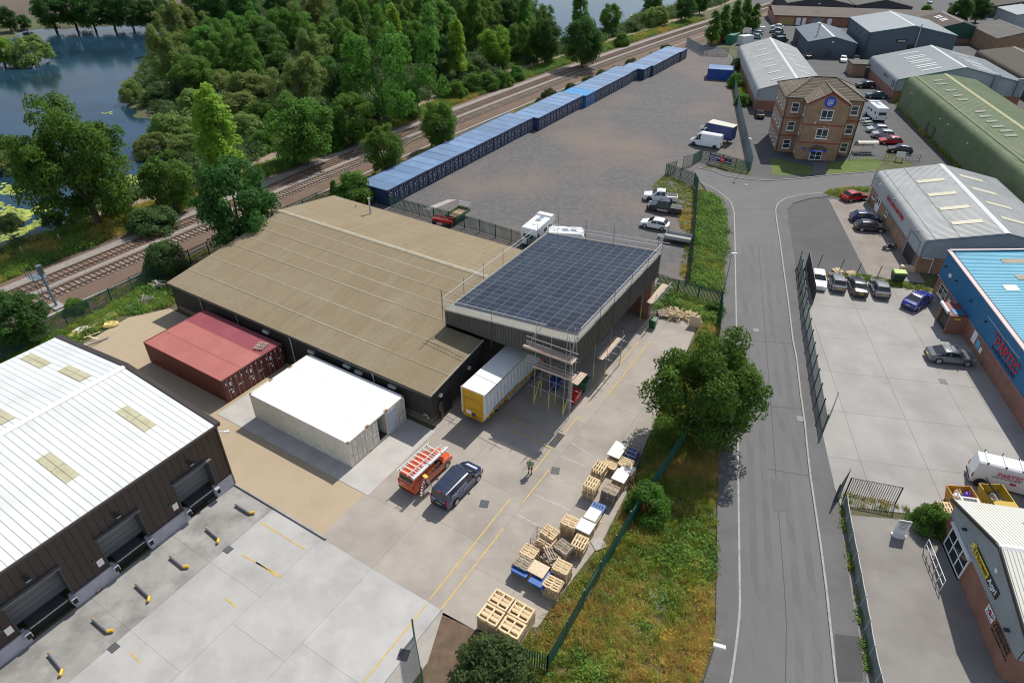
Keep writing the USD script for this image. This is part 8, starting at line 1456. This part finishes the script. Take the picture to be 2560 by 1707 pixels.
def clumps(kind, seed):
    r = np.random.default_rng(seed); C, Rr = [], []
    if kind == 'broad':                                              # 8 m wide, 9 m tall
        for i in range(96):
            d = r.normal(size=3); d /= np.linalg.norm(d); f = r.uniform(.6, 1.04) * (1 + .12 * math.sin(3 * math.atan2(d[1], d[0]) + seed)); C.append((d[0] * 3.3 * f, d[1] * 3.3 * f, max(.7, 4.2 + d[2] * 3.5 * f))); Rr.append(r.uniform(.45, 1.1))
    elif kind == 'feather':                                          # 5 m wide, 12 m tall, plumes
        for i in range(80):
            z = r.uniform(.12, 1); w = 2.2 * (1 - z) ** .55 * (.55 + .45 * min(1, z * 3)); t = r.uniform(0, 6.28); f = math.sqrt(r.uniform(.2, 1)); C.append((math.cos(t) * w * f, math.sin(t) * w * f, 1.2 + z * 10.2)); Rr.append(r.uniform(.5, .95) * (1.1 - .4 * z))
    elif kind == 'multi':                                            # several plumes together, 8 m wide, 9 m tall
        for j in range(6):
            cx, cy, hh = r.normal(0, 1.9), r.normal(0, 1.9), r.uniform(6.5, 9.2)
            for i in range(20): z = r.uniform(.1, 1); w = 1.7 * (1 - z) ** .6; t = r.uniform(0, 6.28); C.append((cx + math.cos(t) * w, cy + math.sin(t) * w, .8 + z * (hh - 1))); Rr.append(r.uniform(.5, .9))
    elif kind == 'bush':                                             # 6 m wide, 3.6 m tall dome to the ground
        for i in range(62): t = r.uniform(0, 6.28); e = math.acos(r.uniform(0.02, 1)); f = r.uniform(.7, 1.0); C.append((math.cos(t) * math.sin(e) * 2.5 * f, math.sin(t) * math.sin(e) * 2.5 * f, .35 + math.cos(e) * 2.7 * f)); Rr.append(r.uniform(.4, .85))
    return C, Rr
BARK = M('bark', (.10, .08, .06), .95, .3, 3, bump=.5, bscale=12)
def trunk(mb, kind, C, seed, H):
    r = np.random.default_rng(seed)
    if kind == 'bush':
        for i in range(7): c = C[r.integers(len(C))]; mb.tube((0, 0, 0), (c[0] * .7, c[1] * .7, c[2] * .8), .06, 5, .02)
        return mb
    fork = 1.7 if kind == 'broad' else 1.2
    mb.tube((0, 0, -.1), (.06, .04, fork * .5), .30, 8, .24).tube((.06, .04, fork * .5), (0, .1, fork), .24, 8, .2)
    if kind == 'feather': mb.tube((0, .1, fork), (.1, 0, H * .9), .2, 7, .04)
    for i in range(16): c = np.array(C[r.integers(len(C))]); m = np.array([c[0] * .45, c[1] * .45, fork + (c[2] - fork) * .55]); mb.tube((0, .1, fork), m, .12, 5, .07).tube(m, c, .07, 5, .025)
    return mb
LF_BRIGHT = leafmat('leaf_bright', (.105, .20, .028), (.055, .125, .018)); LF_MID = leafmat('leaf_mid', (.062, .135, .026), (.033, .082, .017)); LF_DARK = leafmat('leaf_dark', (.036, .088, .024), (.018, .05, .014)); LF_WILLOW = leafmat('leaf_willow', (.115, .165, .058), (.065, .105, .036)); LF_LIME = leafmat('leaf_lime', (.15, .23, .035), (.085, .155, .024)); LF_DKWIL = leafmat('leaf_dark_willow', (.052, .088, .034), (.030, .058, .024))
SPEC = {'broad_bright': ('broad', LF_BRIGHT, 8.2, 4.2, 14000, .30), 'broad_mid': ('broad', LF_MID, 8.2, 4.2, 13000, .30), 'broad_dark': ('broad', LF_DARK, 8.2, 4.2, 13000, .30), 'feather_mid': ('feather', LF_MID, 5.4, 6.4, 9000, .30), 'feather_lime': ('feather', LF_LIME, 5.4, 6.4, 9000, .30), 'multi_willow': ('multi', LF_WILLOW, 8.6, 4.4, 14000, .27), 'multi_mid': ('multi', LF_MID, 8.6, 4.4, 14000, .28), 'bush_willow': ('bush', LF_WILLOW, 6.2, 1.7, 9000, .24), 'bush_dark': ('bush', LF_DKWIL, 6.2, 1.7, 9000, .24), 'bush_mid': ('bush', LF_MID, 6.2, 1.7, 9000, .24), 'hero': ('broad', leafmat('leaf_maple', (.055, .125, .022), (.028, .072, .014)), 8.2, 4.2, 30000, .20)}
TREES = {}; tn = [0]
def tree(spec, cx, cy, wpx, label, group=None, hs=1.0, name=None, base=None):
    kind, leaf, W0, zc0, n, sz = SPEC[spec]; s = 1.0
    for _ in range(6): p = g(cx, cy, zc0 * s * hs); depth = (p - [0, 0, CAMH]) @ FW; s = wpx / .91875 * depth / FOC / W0
    yaw = (tn[0] * 2.399) % 6.283; tn[0] += 1; loc = (p[0], p[1], -.6 if WATER.contains(Point(p[0], p[1])) else 0.0); name = name or ('bush' if kind == 'bush' else 'tree')
    if (spec, name) in TREES: return dup(TREES[spec, name], loc, yaw, label, group, scale=(s, s, s * hs))
    r = thing(name, label, 'bush' if name == 'bush' else 'tree', loc, yaw, group, scale=(s, s, s * hs)); C, Rr = clumps(kind, len(TREES) + 11)
    part(r, 'stems' if kind == 'bush' else 'trunk', trunk(MB(), kind, C, 3, 12), BARK); part(r, 'crown', leaves(C, Rr, n, sz, len(TREES) + 21, droop=.5 if kind in ('feather', 'multi') else .15), leaf); TREES[spec, name] = r; return r
for a in (('hero', 1636, 892, 290, 'large spreading maple beside the road, by the street lamp', None, 1.0), ('bush_mid', 1490, 1150, 128, 'rounded willow bush in the verge beside the pallets', None, 1.15), ('bush_dark', 1130, 1535, 215, 'dark shrub at the bottom edge in front of the neat pallet stacks', None, 1.0),
          ('broad_dark', 540, 485, 200, 'tall dark tree touching the left corner of the brown shed', None, 1.15), ('broad_mid', 882, 347, 102, 'rounded tree between the railway and the near end of the blue row', None, 1.15), ('broad_mid', 1010, 288, 92, 'taller tree shading the blue containers beside the railway', None, 1.2), ('bush_mid', 810, 432, 118, 'light green bush behind the far corner of the brown shed', None, 1.1), ('feather_mid', 768, 440, 34, 'small pointed tree by the flue of the brown shed', None, .8), ('bush_dark', 378, 590, 112, 'dark bush over the green fence left of the shed', None, 1.2), ('broad_dark', 40, 735, 150, 'dark tree at the left edge above the white roof', None, .9), ('bush_mid', 172, 700, 62, 'small light bush beside the signal post', None, .9),
          ('hero', 172, 375, 265, 'large bright tree on the left bank of the lake, trunk on the path', None, 1.15), ('broad_mid', 385, 420, 135, 'mid green tree left of the pale lily patch by the path', None, 1.0), ('bush_dark', 350, 505, 130, 'dark shrubs on the bank above the railway at the left', None, .8), ('feather_lime', 492, 292, 135, 'bright lime green tree between the lake and the path', None, .75), ('broad_mid', 690, 300, 172, 'big round tree above the railway, left of a similar smaller one', None, .95), ('broad_mid', 806, 272, 118, 'round tree just right of the big one above the railway', None, 1.0), ('multi_willow', 668, 205, 130, 'pale green many stemmed tree behind the big round one', None, 1.0), ('broad_dark', 785, 205, 104, 'dark tree between the pale willow and the birches', None, 1.0), ('multi_mid', 880, 165, 175, 'group of tall birches in the middle of the wood', None, 1.3), ('broad_dark', 1005, 135, 78, 'dense dark green tree standing above the path', None, 1.35), ('feather_lime', 1048, 105, 66, 'tall pale poplar behind the dense dark tree', None, 1.0), ('broad_bright', 1137, 108, 84, 'bright round tree above the hedge beside the railway', None, 1.0),
          ('broad_dark', 1253, 95, 86, 'dark tree in front of the upper lake, left of a similar one', None, 1.1), ('broad_dark', 1340, 102, 106, 'big dark tree in front of the upper lake', None, 1.0), ('feather_mid', 1333, 25, 58, 'tall thin tree against the upper lake', None, 1.0), ('broad_mid', 1403, 42, 56, 'slender tree with open crown by the upper lake', None, 1.15), ('bush_mid', 1428, 92, 46, 'dark bush at the edge of the upper lake', None, 1.1), ('bush_willow', 1504, 36, 72, 'rounded pale bush on the lake shore by the path', None, 1.1), ('bush_dark', 1452, 60, 40, 'low bush by the path at the upper lake', None, 1.0), ('broad_dark', 1577, 20, 56, 'dark tree where the path nears the top of the picture', None, 1.0),
          ('bush_willow', 62, 108, 105, 'round grey green willow on the spit at the left edge', None, 1.1), ('broad_bright', -5, 112, 70, 'bright tree cut by the left edge beside the lake', None, .9), ('multi_willow', 388, 62, 84, 'feathery tree at the tip of the wood by the lake', None, 1.15), ('bush_willow', 302, 207, 68, 'round pale bush standing at the water edge of the wood', None, 1.2), ('bush_willow', 395, 285, 130, 'grey green willow spreading over the lake bank', None, 1.1), ('bush_willow', 345, 322, 96, 'yellowish willow over the lily pads', None, 1.0), ('multi_willow', 385, 125, 110, 'feathery willow leaning over the lake', None, 1.1), ('bush_mid', 2145, 1190, 100, 'round bush against the corner of the shop unit', None, 1.25), ('bush_dark', 1696, 148, 40, 'bush at the far side of the long grey unit', None, 1.2), ('bush_mid', 1690, 185, 46, 'bush beside the royal blue containers', None, 1.2), ('bush_mid', 1708, 228, 46, 'bush behind the galvanised fence by the office', None, 1.0),
          ('bush_mid', 1540, 455, 30, 'round bush behind the black pickup', None, 1.0), ('bush_mid', 1640, 705, 60, 'bramble bush in the fence corner by the wood heap', None, .7), ('broad_dark', 2205, 28, 64, 'dark tree at the top edge beyond the tall slate shed', None, 1.0), ('broad_dark', 2250, 24, 60, 'dark tree to the right of another at the top edge', None, .9), ('bush_mid', 2130, 22, 32, 'small tree over a wall at the top edge', None, 1.1), ('broad_mid', 145, 620, 0.1, '', None, 1)):
    if a[3] and a[2 + 1] > 1 and a[4]: tree(a[0], a[1], a[2], a[3], a[4], a[5], a[6])
GW = 'trees massed in the wood between the lake and the railway'
WOOD = [('multi_willow', 450, 55, 86), ('multi_mid', 525, 75, 100), ('broad_mid', 590, 80, 96), ('multi_mid', 645, 62, 104), ('multi_willow', 700, 48, 100), ('multi_mid', 760, 85, 104), ('feather_mid', 815, 60, 60), ('multi_mid', 850, 50, 96), ('feather_lime', 905, 75, 62), ('multi_mid', 935, 40, 98), ('feather_mid', 985, 55, 62), ('broad_mid', 1010, 40, 84), ('feather_mid', 1090, 40, 62), ('multi_mid', 1120, 45, 86), ('broad_dark', 1165, 40, 76), ('feather_mid', 1205, 50, 60), ('multi_mid', 1190, 92, 78), ('multi_mid', 500, 130, 118), ('broad_mid', 445, 175, 110), ('bush_willow', 500, 185, 110), ('multi_mid', 570, 140, 116), ('broad_dark', 620, 110, 98), ('bush_willow', 575, 195, 130), ('bush_dark', 640, 150, 110), ('multi_willow', 720, 120, 104), ('bush_willow', 700, 165, 120), ('bush_mid', 745, 155, 96), ('bush_willow', 470, 235, 140), ('bush_willow', 545, 240, 130), ('bush_mid', 600, 258, 96), ('bush_dark', 440, 195, 110), ('bush_dark', 370, 215, 90), ('broad_mid', 470, 100, 90), ('multi_mid', 810, 110, 96), ('broad_mid', 950, 95, 84), ('feather_mid', 1060, 60, 58), ('bush_willow', 425, 330, 96), ('bush_mid', 600, 320, 70), ('bush_willow', 560, 285, 100), ('bush_mid', 900, 225, 84), ('bush_dark', 870, 245, 84), ('bush_dark', 935, 250, 74), ('bush_mid', 760, 320, 80), ('bush_dark', 845, 290, 62), ('bush_mid', 1180, 120, 66), ('bush_dark', 1100, 150, 66), ('bush_mid', 1075, 160, 60), ('multi_mid', 1245, 40, 70), ('broad_dark', 560, 25, 80), ('broad_dark', 640, 15, 76), ('multi_mid', 720, 5, 80), ('broad_dark', 800, 5, 76), ('multi_mid', 880, 0, 76), ('broad_dark', 960, 0, 74), ('multi_mid', 1040, 0, 70), ('broad_dark', 1110, 0, 70), ('multi_mid', 1180, 5, 66), ('broad_mid', 1500, 0, 60), ('broad_dark', 1610, 5, 46), ('feather_mid', 1235, 90, 40), ('bush_mid', 20, 330, 90), ('bush_willow', 5, 360, 100), ('bush_dark', 15, 500, 60), ('bush_dark', 270, 470, 80), ('bush_dark', 120, 500, 60)]
KN = {'multi_willow': 'grey green feathery willow massed in the wet wood between lake and railway', 'multi_mid': 'mid green feathery tree massed in the wood between lake and railway', 'broad_mid': 'mid green rounded tree inside the wood between lake and railway', 'broad_dark': 'dark rounded tree inside or behind the wood at the top', 'feather_mid': 'tall slim tree rising out of the wood between lake and railway', 'feather_lime': 'tall pale plume of a tree rising from the middle of the wood', 'bush_willow': 'low grey green willow scrub in the wet wood by the lake', 'bush_dark': 'dark scrub bush under the taller trees of the wood', 'bush_mid': 'mid green scrub bush among the trees of the wood'}
for sp, x, y, w in WOOD: tree(sp, x, y, w, KN[sp], KN[sp].replace(' a tree', ' trees') + ', all alike', 1.0 + .12 * math.sin(x))
for i, (x, y, w) in enumerate(((112, 22, 86), (160, 18, 84), (205, 24, 82), (250, 22, 80), (295, 26, 76), (335, 28, 66), (368, 24, 50), (450, 14, 70), (500, 12, 76), (540, 10, 70), (55, 48, 34), (15, 45, 54))): tree('broad_dark', x, y, w, 'dark tree in the line along the far shore of the lake', 'dark trees along the far shore', .95)
for x, y, w in ((1020, 208, 52), (1050, 205, 62), (1085, 190, 64), (1120, 186, 64), (1155, 180, 60), (1185, 168, 52)): tree('bush_mid', x, y, w, 'dense shrub in the hedge on the far side of the railway', 'shrubs of the hedge beyond the railway', 1.1)
for x, y, w in ((1262, 218, 48), (1312, 200, 34), (1352, 185, 40), (1385, 172, 40), (1418, 160, 36), (1450, 146, 40), (1500, 128, 26), (1530, 112, 34), (1240, 232, 26)): tree('bush_dark', x, y, w, 'low dark shrub between the blue containers and the railway', 'shrubs between the blue row and the railway', 1.0)
for x, y, w in ((1640, 62, 48), (1664, 50, 50), (1690, 42, 52), (1712, 32, 50), (1735, 40, 40)): tree('feather_mid', x, y, w, 'tall dark tree in the tight row beyond the storage yard', 'tall dark trees in the row beyond the yard', .72)

# ------------------------------------------------------------------ ground cover
def tuft(n, h, w, seed, lean=.5):
    r = np.random.default_rng(seed); V, F = [], []
    for i in range(n):
        p = np.array([*(r.normal(size=2) * w), 0]); d = np.array([*(r.normal(size=2) * lean), 1.0]) * h * r.uniform(.5, 1.2); s = np.cross(d, r.normal(size=3)); s = s / np.linalg.norm(s) * .022; V += [p - s, p + s, p + d * .6 + s * .8, p + d]; F += [[4 * i, 4 * i + 1, 4 * i + 2], [4 * i, 4 * i + 2, 4 * i + 3]]
    return np.array(V), np.array(F)
GR1 = leafmat('grass_green', (.13, .17, .035), (.085, .125, .024), .3, .3); GR2 = leafmat('grass_dry', (.26, .215, .085), (.19, .165, .06), .25, .3); BR1 = leafmat('bramble_leaf', (.085, .155, .03), (.045, .10, .02), .3, .3)
dome = lambda n, seed, sz=.13, r_=.5, h_=.45: leaves([(0, 0, .05), (.2, .1, .0), (-.2, -.15, .02)], [r_, r_ * .7, r_ * .75], n, sz, seed, fill=.5)
def flower(n, seed, h, sz):
    r = np.random.default_rng(seed); p = np.c_[r.normal(size=(n, 2)) * .22, r.uniform(.7, 1, n) * h]; v, f = leaves(p, np.full(n, .012), n * 2, sz, seed, fill=0, up=2.0); return v, f
PR = {'grass': (tuft(34, .42, .17, 1), GR1), 'dry': (tuft(30, .45, .18, 2), GR2), 'bramble': (dome(110, 3), BR1), 'weed': (dome(70, 4, .10, .35), GR1), 'scrub': (dome(150, 5, .22, .9), LF_DKWIL), 'yellow_flower': (flower(16, 6, .6, .06), M('flower_yellow', (.75, .52, .02), .7, .1)), 'white_flower': (flower(14, 7, .5, .038), M('flower_white', (.78, .78, .74), .7, .05)), 'lily_pad': (None, None)}
def scatter(name, label, poly, dens, kinds, smin=.7, smax=1.3, z=0.0, seed=1, mask=None, nmax=12000):
    r = np.random.default_rng(seed); x0, y0, x1, y1 = poly.bounds; n = int((x1 - x0) * (y1 - y0) * dens); P = np.c_[r.uniform(x0, x1, n), r.uniform(y0, y1, n)]; pp = prepared.prep(poly); P = P[[pp.contains(Point(*q)) for q in P]]
    if mask is not None: P = P[mask(P)]
    P = P[:nmax]; n = len(P)
    if n == 0: return
    path = fresh('/World', name); pi = UsdGeom.PointInstancer.Define(stage, path); tag(pi.GetPrim(), label, None, None, 'stuff'); rel = pi.CreatePrototypesRel()
    for kname, _w in kinds: (m, mat) = PR[kname]; usdkit.mesh(stage, f'{path}/Prototypes/{kname}', m, mat); rel.AddTarget(f'{path}/Prototypes/{kname}')
    w = np.array([q[1] for q in kinds], float); patch = meshkit.fbm(np.c_[P / 4.5, np.zeros(n)], 3, seed); idx = np.array([np.searchsorted(np.cumsum(w / w.sum()), min(.999, max(0, (v - .5) * 1.6 + .5 + r.normal(0, .16)))) for v in patch]).clip(0, len(kinds) - 1)
    s = r.uniform(smin, smax, n); t = r.uniform(0, 6.28, n); zz = z if np.ndim(z) else np.full(n, z)
    pi.CreatePositionsAttr(Vt.Vec3fArray.FromNumpy(np.c_[P, zz].astype(np.float32))); pi.CreateProtoIndicesAttr(Vt.IntArray.FromNumpy(idx.astype(np.int32))); pi.CreateScalesAttr(Vt.Vec3fArray.FromNumpy(np.c_[s, s, s * r.uniform(.8, 1.2, n)].astype(np.float32))); pi.CreateOrientationsAttr(Vt.QuathArray([Gf.Quath(math.cos(a / 2), 0, 0, math.sin(a / 2)) for a in t]))
VERGE_P = Polygon(gp([(1010, 1650), (1100, 1540), (1160, 1480), (1240, 1446), (1262, 1410), (1338, 1310), (1392, 1240), (1445, 1132), (1484, 1030), (1516, 950), (1566, 850), (1608, 752), (1660, 700)]) + LP[6:][::1]).buffer(-.1)
VERGE_P = VERGE_P if VERGE_P.geom_type == 'Polygon' else max(VERGE_P.geoms, key=lambda q: q.area)
structure('verge', MB().flat(VERGE_P, .005), M('verge_soil', (.12, .11, .045), .95, .3, .7, bump=.5, bscale=8, dirt=(.19, .15, .07), dscale=.25, damt=.8), 'rough grass verge between the yard and the road')
scatter('verge_grass', 'tall green and dry grass covering the verge', VERGE_P, 16, (('bramble', 1.0), ('grass', 2.2), ('weed', 1.0), ('dry', 2.0)), .55, 1.15, seed=3, nmax=14000)
fl = Polygon(kp([(15, 1180, 900), (15, 1300, 620), (15, 1420, 760), (15, 1430, 980), (15, 1300, 960)])); scatter('daisies', 'patch of white daisies in the verge', fl, 4, (('white_flower', 1),), .7, 1.1, seed=4)
scatter('ragwort', 'scattered yellow flowers in the verge', Polygon(kp([(15, 950, 1000), (15, 1250, 500), (15, 1500, 100), (15, 1760, 300), (15, 1800, 900), (15, 1750, 1560), (15, 900, 1568)])), .42, (('yellow_flower', 1),), .7, 1.3, seed=5)
STRIPP = Polygon(kp([(7, 1715, 190), (7, 1700, 500), (7, 1680, 800), (7, 1650, 1040), (7, 1930, 1130)]) + LP[0:6][::-1]).buffer(0); scatter('brambles', 'dense green brambles on the strip between the green fence and the pavement', STRIPP, 7, (('bramble', 3), ('weed', 1.5), ('grass', .4)), .9, 1.7, seed=6)
scatter('brambles', 'brambles filling the fence corner by the wood heaps', Polygon(kp([(7, 1300, 1090), (7, 1900, 1240), (7, 1880, 1400), (7, 1720, 1340), (7, 1450, 1220), (7, 1290, 1260)])), 8, (('bramble', 3), ('weed', 1)), .9, 1.8, seed=7)
scatter('weeds', 'grass and weeds along the fence by the pickups', Polygon(kp([(7, 1400, 40), (7, 1650, 130), (7, 1680, 200), (7, 1610, 1000), (7, 1540, 980), (7, 1590, 640), (7, 1520, 400), (7, 1280, 150)])), 9, (('weed', 1.2), ('grass', 2), ('dry', 1.2)), .4, .9, seed=8)
scatter('brambles', 'brambles on the bank between the gravel and the green railway fence', Polygon([xy(L(21, 70.6)), xy(L(26, 71.6)), xy(L(31, 72)), xy(L(35, 69.5)), xy(L(38, 70)), xy(L(38, 76.2)), xy(L(25, 75)), xy(L(18, 74.4))]), 7, (('bramble', 3), ('weed', 1.5), ('grass', .5)), .7, 1.4, seed=9)
scatter('lineside_grass', 'rough grass and brambles on the far side of the railway', Polygon([xy(rail(u, 92.2)) for u in (12, 40, 60, 80, 110, 150, 200, 260)] + [xy(rail(u, 97.5)) for u in (260, 200, 150, 110, 80, 60)] + [xy(rail(42, 101)), xy(rail(12, 99.5))]), 5.5, (('bramble', 2.2), ('weed', 1.2), ('grass', 1.6), ('dry', 1.2)), .9, 1.7, seed=10, nmax=9000)
scatter('lineside_grass', 'weeds between the near track and the green fence', Polygon([xy(rail(u, 76.9)) for u in (16, 40, 62, 90, 140, 190)] + [xy(rail(u, v)) for u, v in ((190, 79), (140, 78.6), (90, 78.2), (62, 78.4), (40, 78.4), (16, 78.8))]), 4, (('weed', 2), ('grass', 1.2), ('dry', .8)), .7, 1.4, seed=11)
scatter('lineside_grass', 'weeds behind the row of blue containers', Polygon([xy(L(73, 74)), xy(L(110, 74)), xy(rail(150, 76.4)), xy(rail(196, 76.4)), xy(rail(196, 74)), xy(L(150, 72.8)), xy(L(110, 72.9))]).buffer(0), 5, (('bramble', 2), ('weed', 2), ('dry', .6)), .8, 1.5, seed=12)
woodp = Polygon([xy(q) for q in PATHPTS[3:]] + gp([(1700, -10), (1200, -10), (500, 0), (420, 40), (330, 140), (290, 225), (400, 290), (440, 350), (330, 420), (200, 490)])).buffer(-1.2).difference(WATER.buffer(-1.0)); scatter('undergrowth', 'dense scrub and nettles on the floor of the wood', woodp, 1.1, (('scrub', 3), ('bramble', 1), ('scrub', 1))[:2], 1.3, 2.6, seed=13, nmax=12000)
scatter('reeds', 'scrub along the lake bank at the left', Polygon(gp([(-80, 610), (0, 585), (90, 555), (150, 525), (220, 480), (200, 470), (100, 530), (0, 566), (-80, 590)])), 2.5, (('scrub', 2), ('grass', 1), ('weed', 1)), .7, 1.3, seed=14)
for i, (pts, lb) in enumerate((([(12, 700, 1400), (12, 1300, 1530), (12, 1290, 1580), (12, 690, 1480)], 'weeds along the boundary between the car park and the side yard'), ([(8, 400, 900), (8, 560, 950), (8, 900, 960), (8, 1250, 1040), (8, 1500, 1090), (8, 1480, 1130), (8, 1200, 1080), (8, 900, 1010), (8, 540, 980)], 'weeds behind the parked row of cars'), ([(4, 1130, 930), (4, 1280, 1080), (4, 1500, 1330), (4, 1740, 1560), (4, 1790, 1540), (4, 1560, 1290), (4, 1330, 1040), (4, 1190, 900)], 'bushes along the foot of the green unit'), ([(16, 655, 0), (16, 740, 480), (16, 800, 850), (16, 870, 1250), (16, 900, 1568), (16, 940, 1568), (16, 900, 1200), (16, 830, 800), (16, 770, 450), (16, 690, 0)], 'strip of weeds at the foot of the panel fence'), ([(8, 520, 215), (8, 620, 240), (8, 880, 200), (8, 930, 170), (8, 800, 150), (8, 560, 175)], 'weedy patch beside the red hatchback'), ([(3, 1990, 620), (3, 2080, 560), (3, 2130, 760), (3, 2200, 960), (3, 2080, 970), (3, 2040, 800)], 'scrub between the galvanised fence and the long grey unit'))): scatter('weeds', lb, Polygon(kp(pts)).buffer(0), 9 if i != 2 else 5, (('bramble', 1.5), ('weed', 2), ('grass', 1.5), ('dry', .7)), .5, 1.1 if i not in (2, 5) else 1.8, seed=20 + i)
PR['lily_pad'] = ((np.array([(math.cos(t) * .34, math.sin(t) * .34, 0) for t in np.linspace(.2, 6.08, 9)] + [(0, 0, 0)]), np.array([[9, i, i + 1] for i in range(8)])), leafmat('lily_leaf', (.20, .25, .065), (.13, .18, .05), .3, .1)); PR['lily_flower'] = (flower(3, 9, .05, .12), WLET)
lp1 = Polygon(gp([(-160, 400), (0, 418), (60, 440), (118, 475), (90, 520), (40, 548), (0, 556), (-160, 600)], WZ)); lp2 = Polygon(gp([(310, 350), (345, 345), (362, 370), (330, 402), (305, 440), (250, 470), (240, 450), (290, 400)], WZ)); lp3 = Polygon(gp([(1440, 35), (1500, 33), (1500, 45), (1450, 46)], WZ)); lpn = lambda P: meshkit.fbm(np.c_[P / 3.0, np.zeros(len(P))], 3, 2) > .42
for p_, lb, dn in ((lp1, 'yellow green lily pads covering the water at the left edge', 5.5), (lp2, 'lily pads in the inlet under the willows', 5), (lp3, 'lily pads at the shore of the upper lake', 3), (Polygon(gp([(235, 258), (258, 256), (256, 262), (236, 262)], WZ)), 'small raft of lily pads on the open lake', 2)): scatter('lily_pads', lb, p_.intersection(WATER), dn, (('lily_pad', 12), ('lily_flower', .5)), .6, 1.3, z=WZ + .02, seed=31, mask=lpn if dn > 3 else None)
for i, (x, y) in enumerate(((205, 740 / 1), (545, 620))):
    q = k(5, x + 20, y + 30); f_ = thing('fence_post', ('leaning wooden post beside the path at the far left', 'wooden post beside the path by the long grass')[i], 'post', q); part(f_, 'shaft', MB().bar((0, 0, 0), (-.12, 0, 1.2), .16), WOOD_); part(f_, 'stay', MB().bar((.5, 0, 0), (-.05, 0, .7), .08), WOOD_)
for t, x, y, i in ((2, 1490, 1000, 1), (3, 270, 590, 2), (3, 180, 620, 3), (3, 1175, 310, 4), (3, 1240, 285, 5), (3, 1410, 240, 6), (3, 1465, 225, 7)): f_ = thing('fence_post', 'short wooden post in the line along the lakeside path', 'post', k(t, x, y), group='posts along the lakeside path'); part(f_, 'shaft', MB().box(-.09, -.09, 0, .09, .09, 1.2), WOOD_); part(f_, 'cap', MB().box(-.1, -.1, 1.2, .1, .1, 1.24), WOOD_)
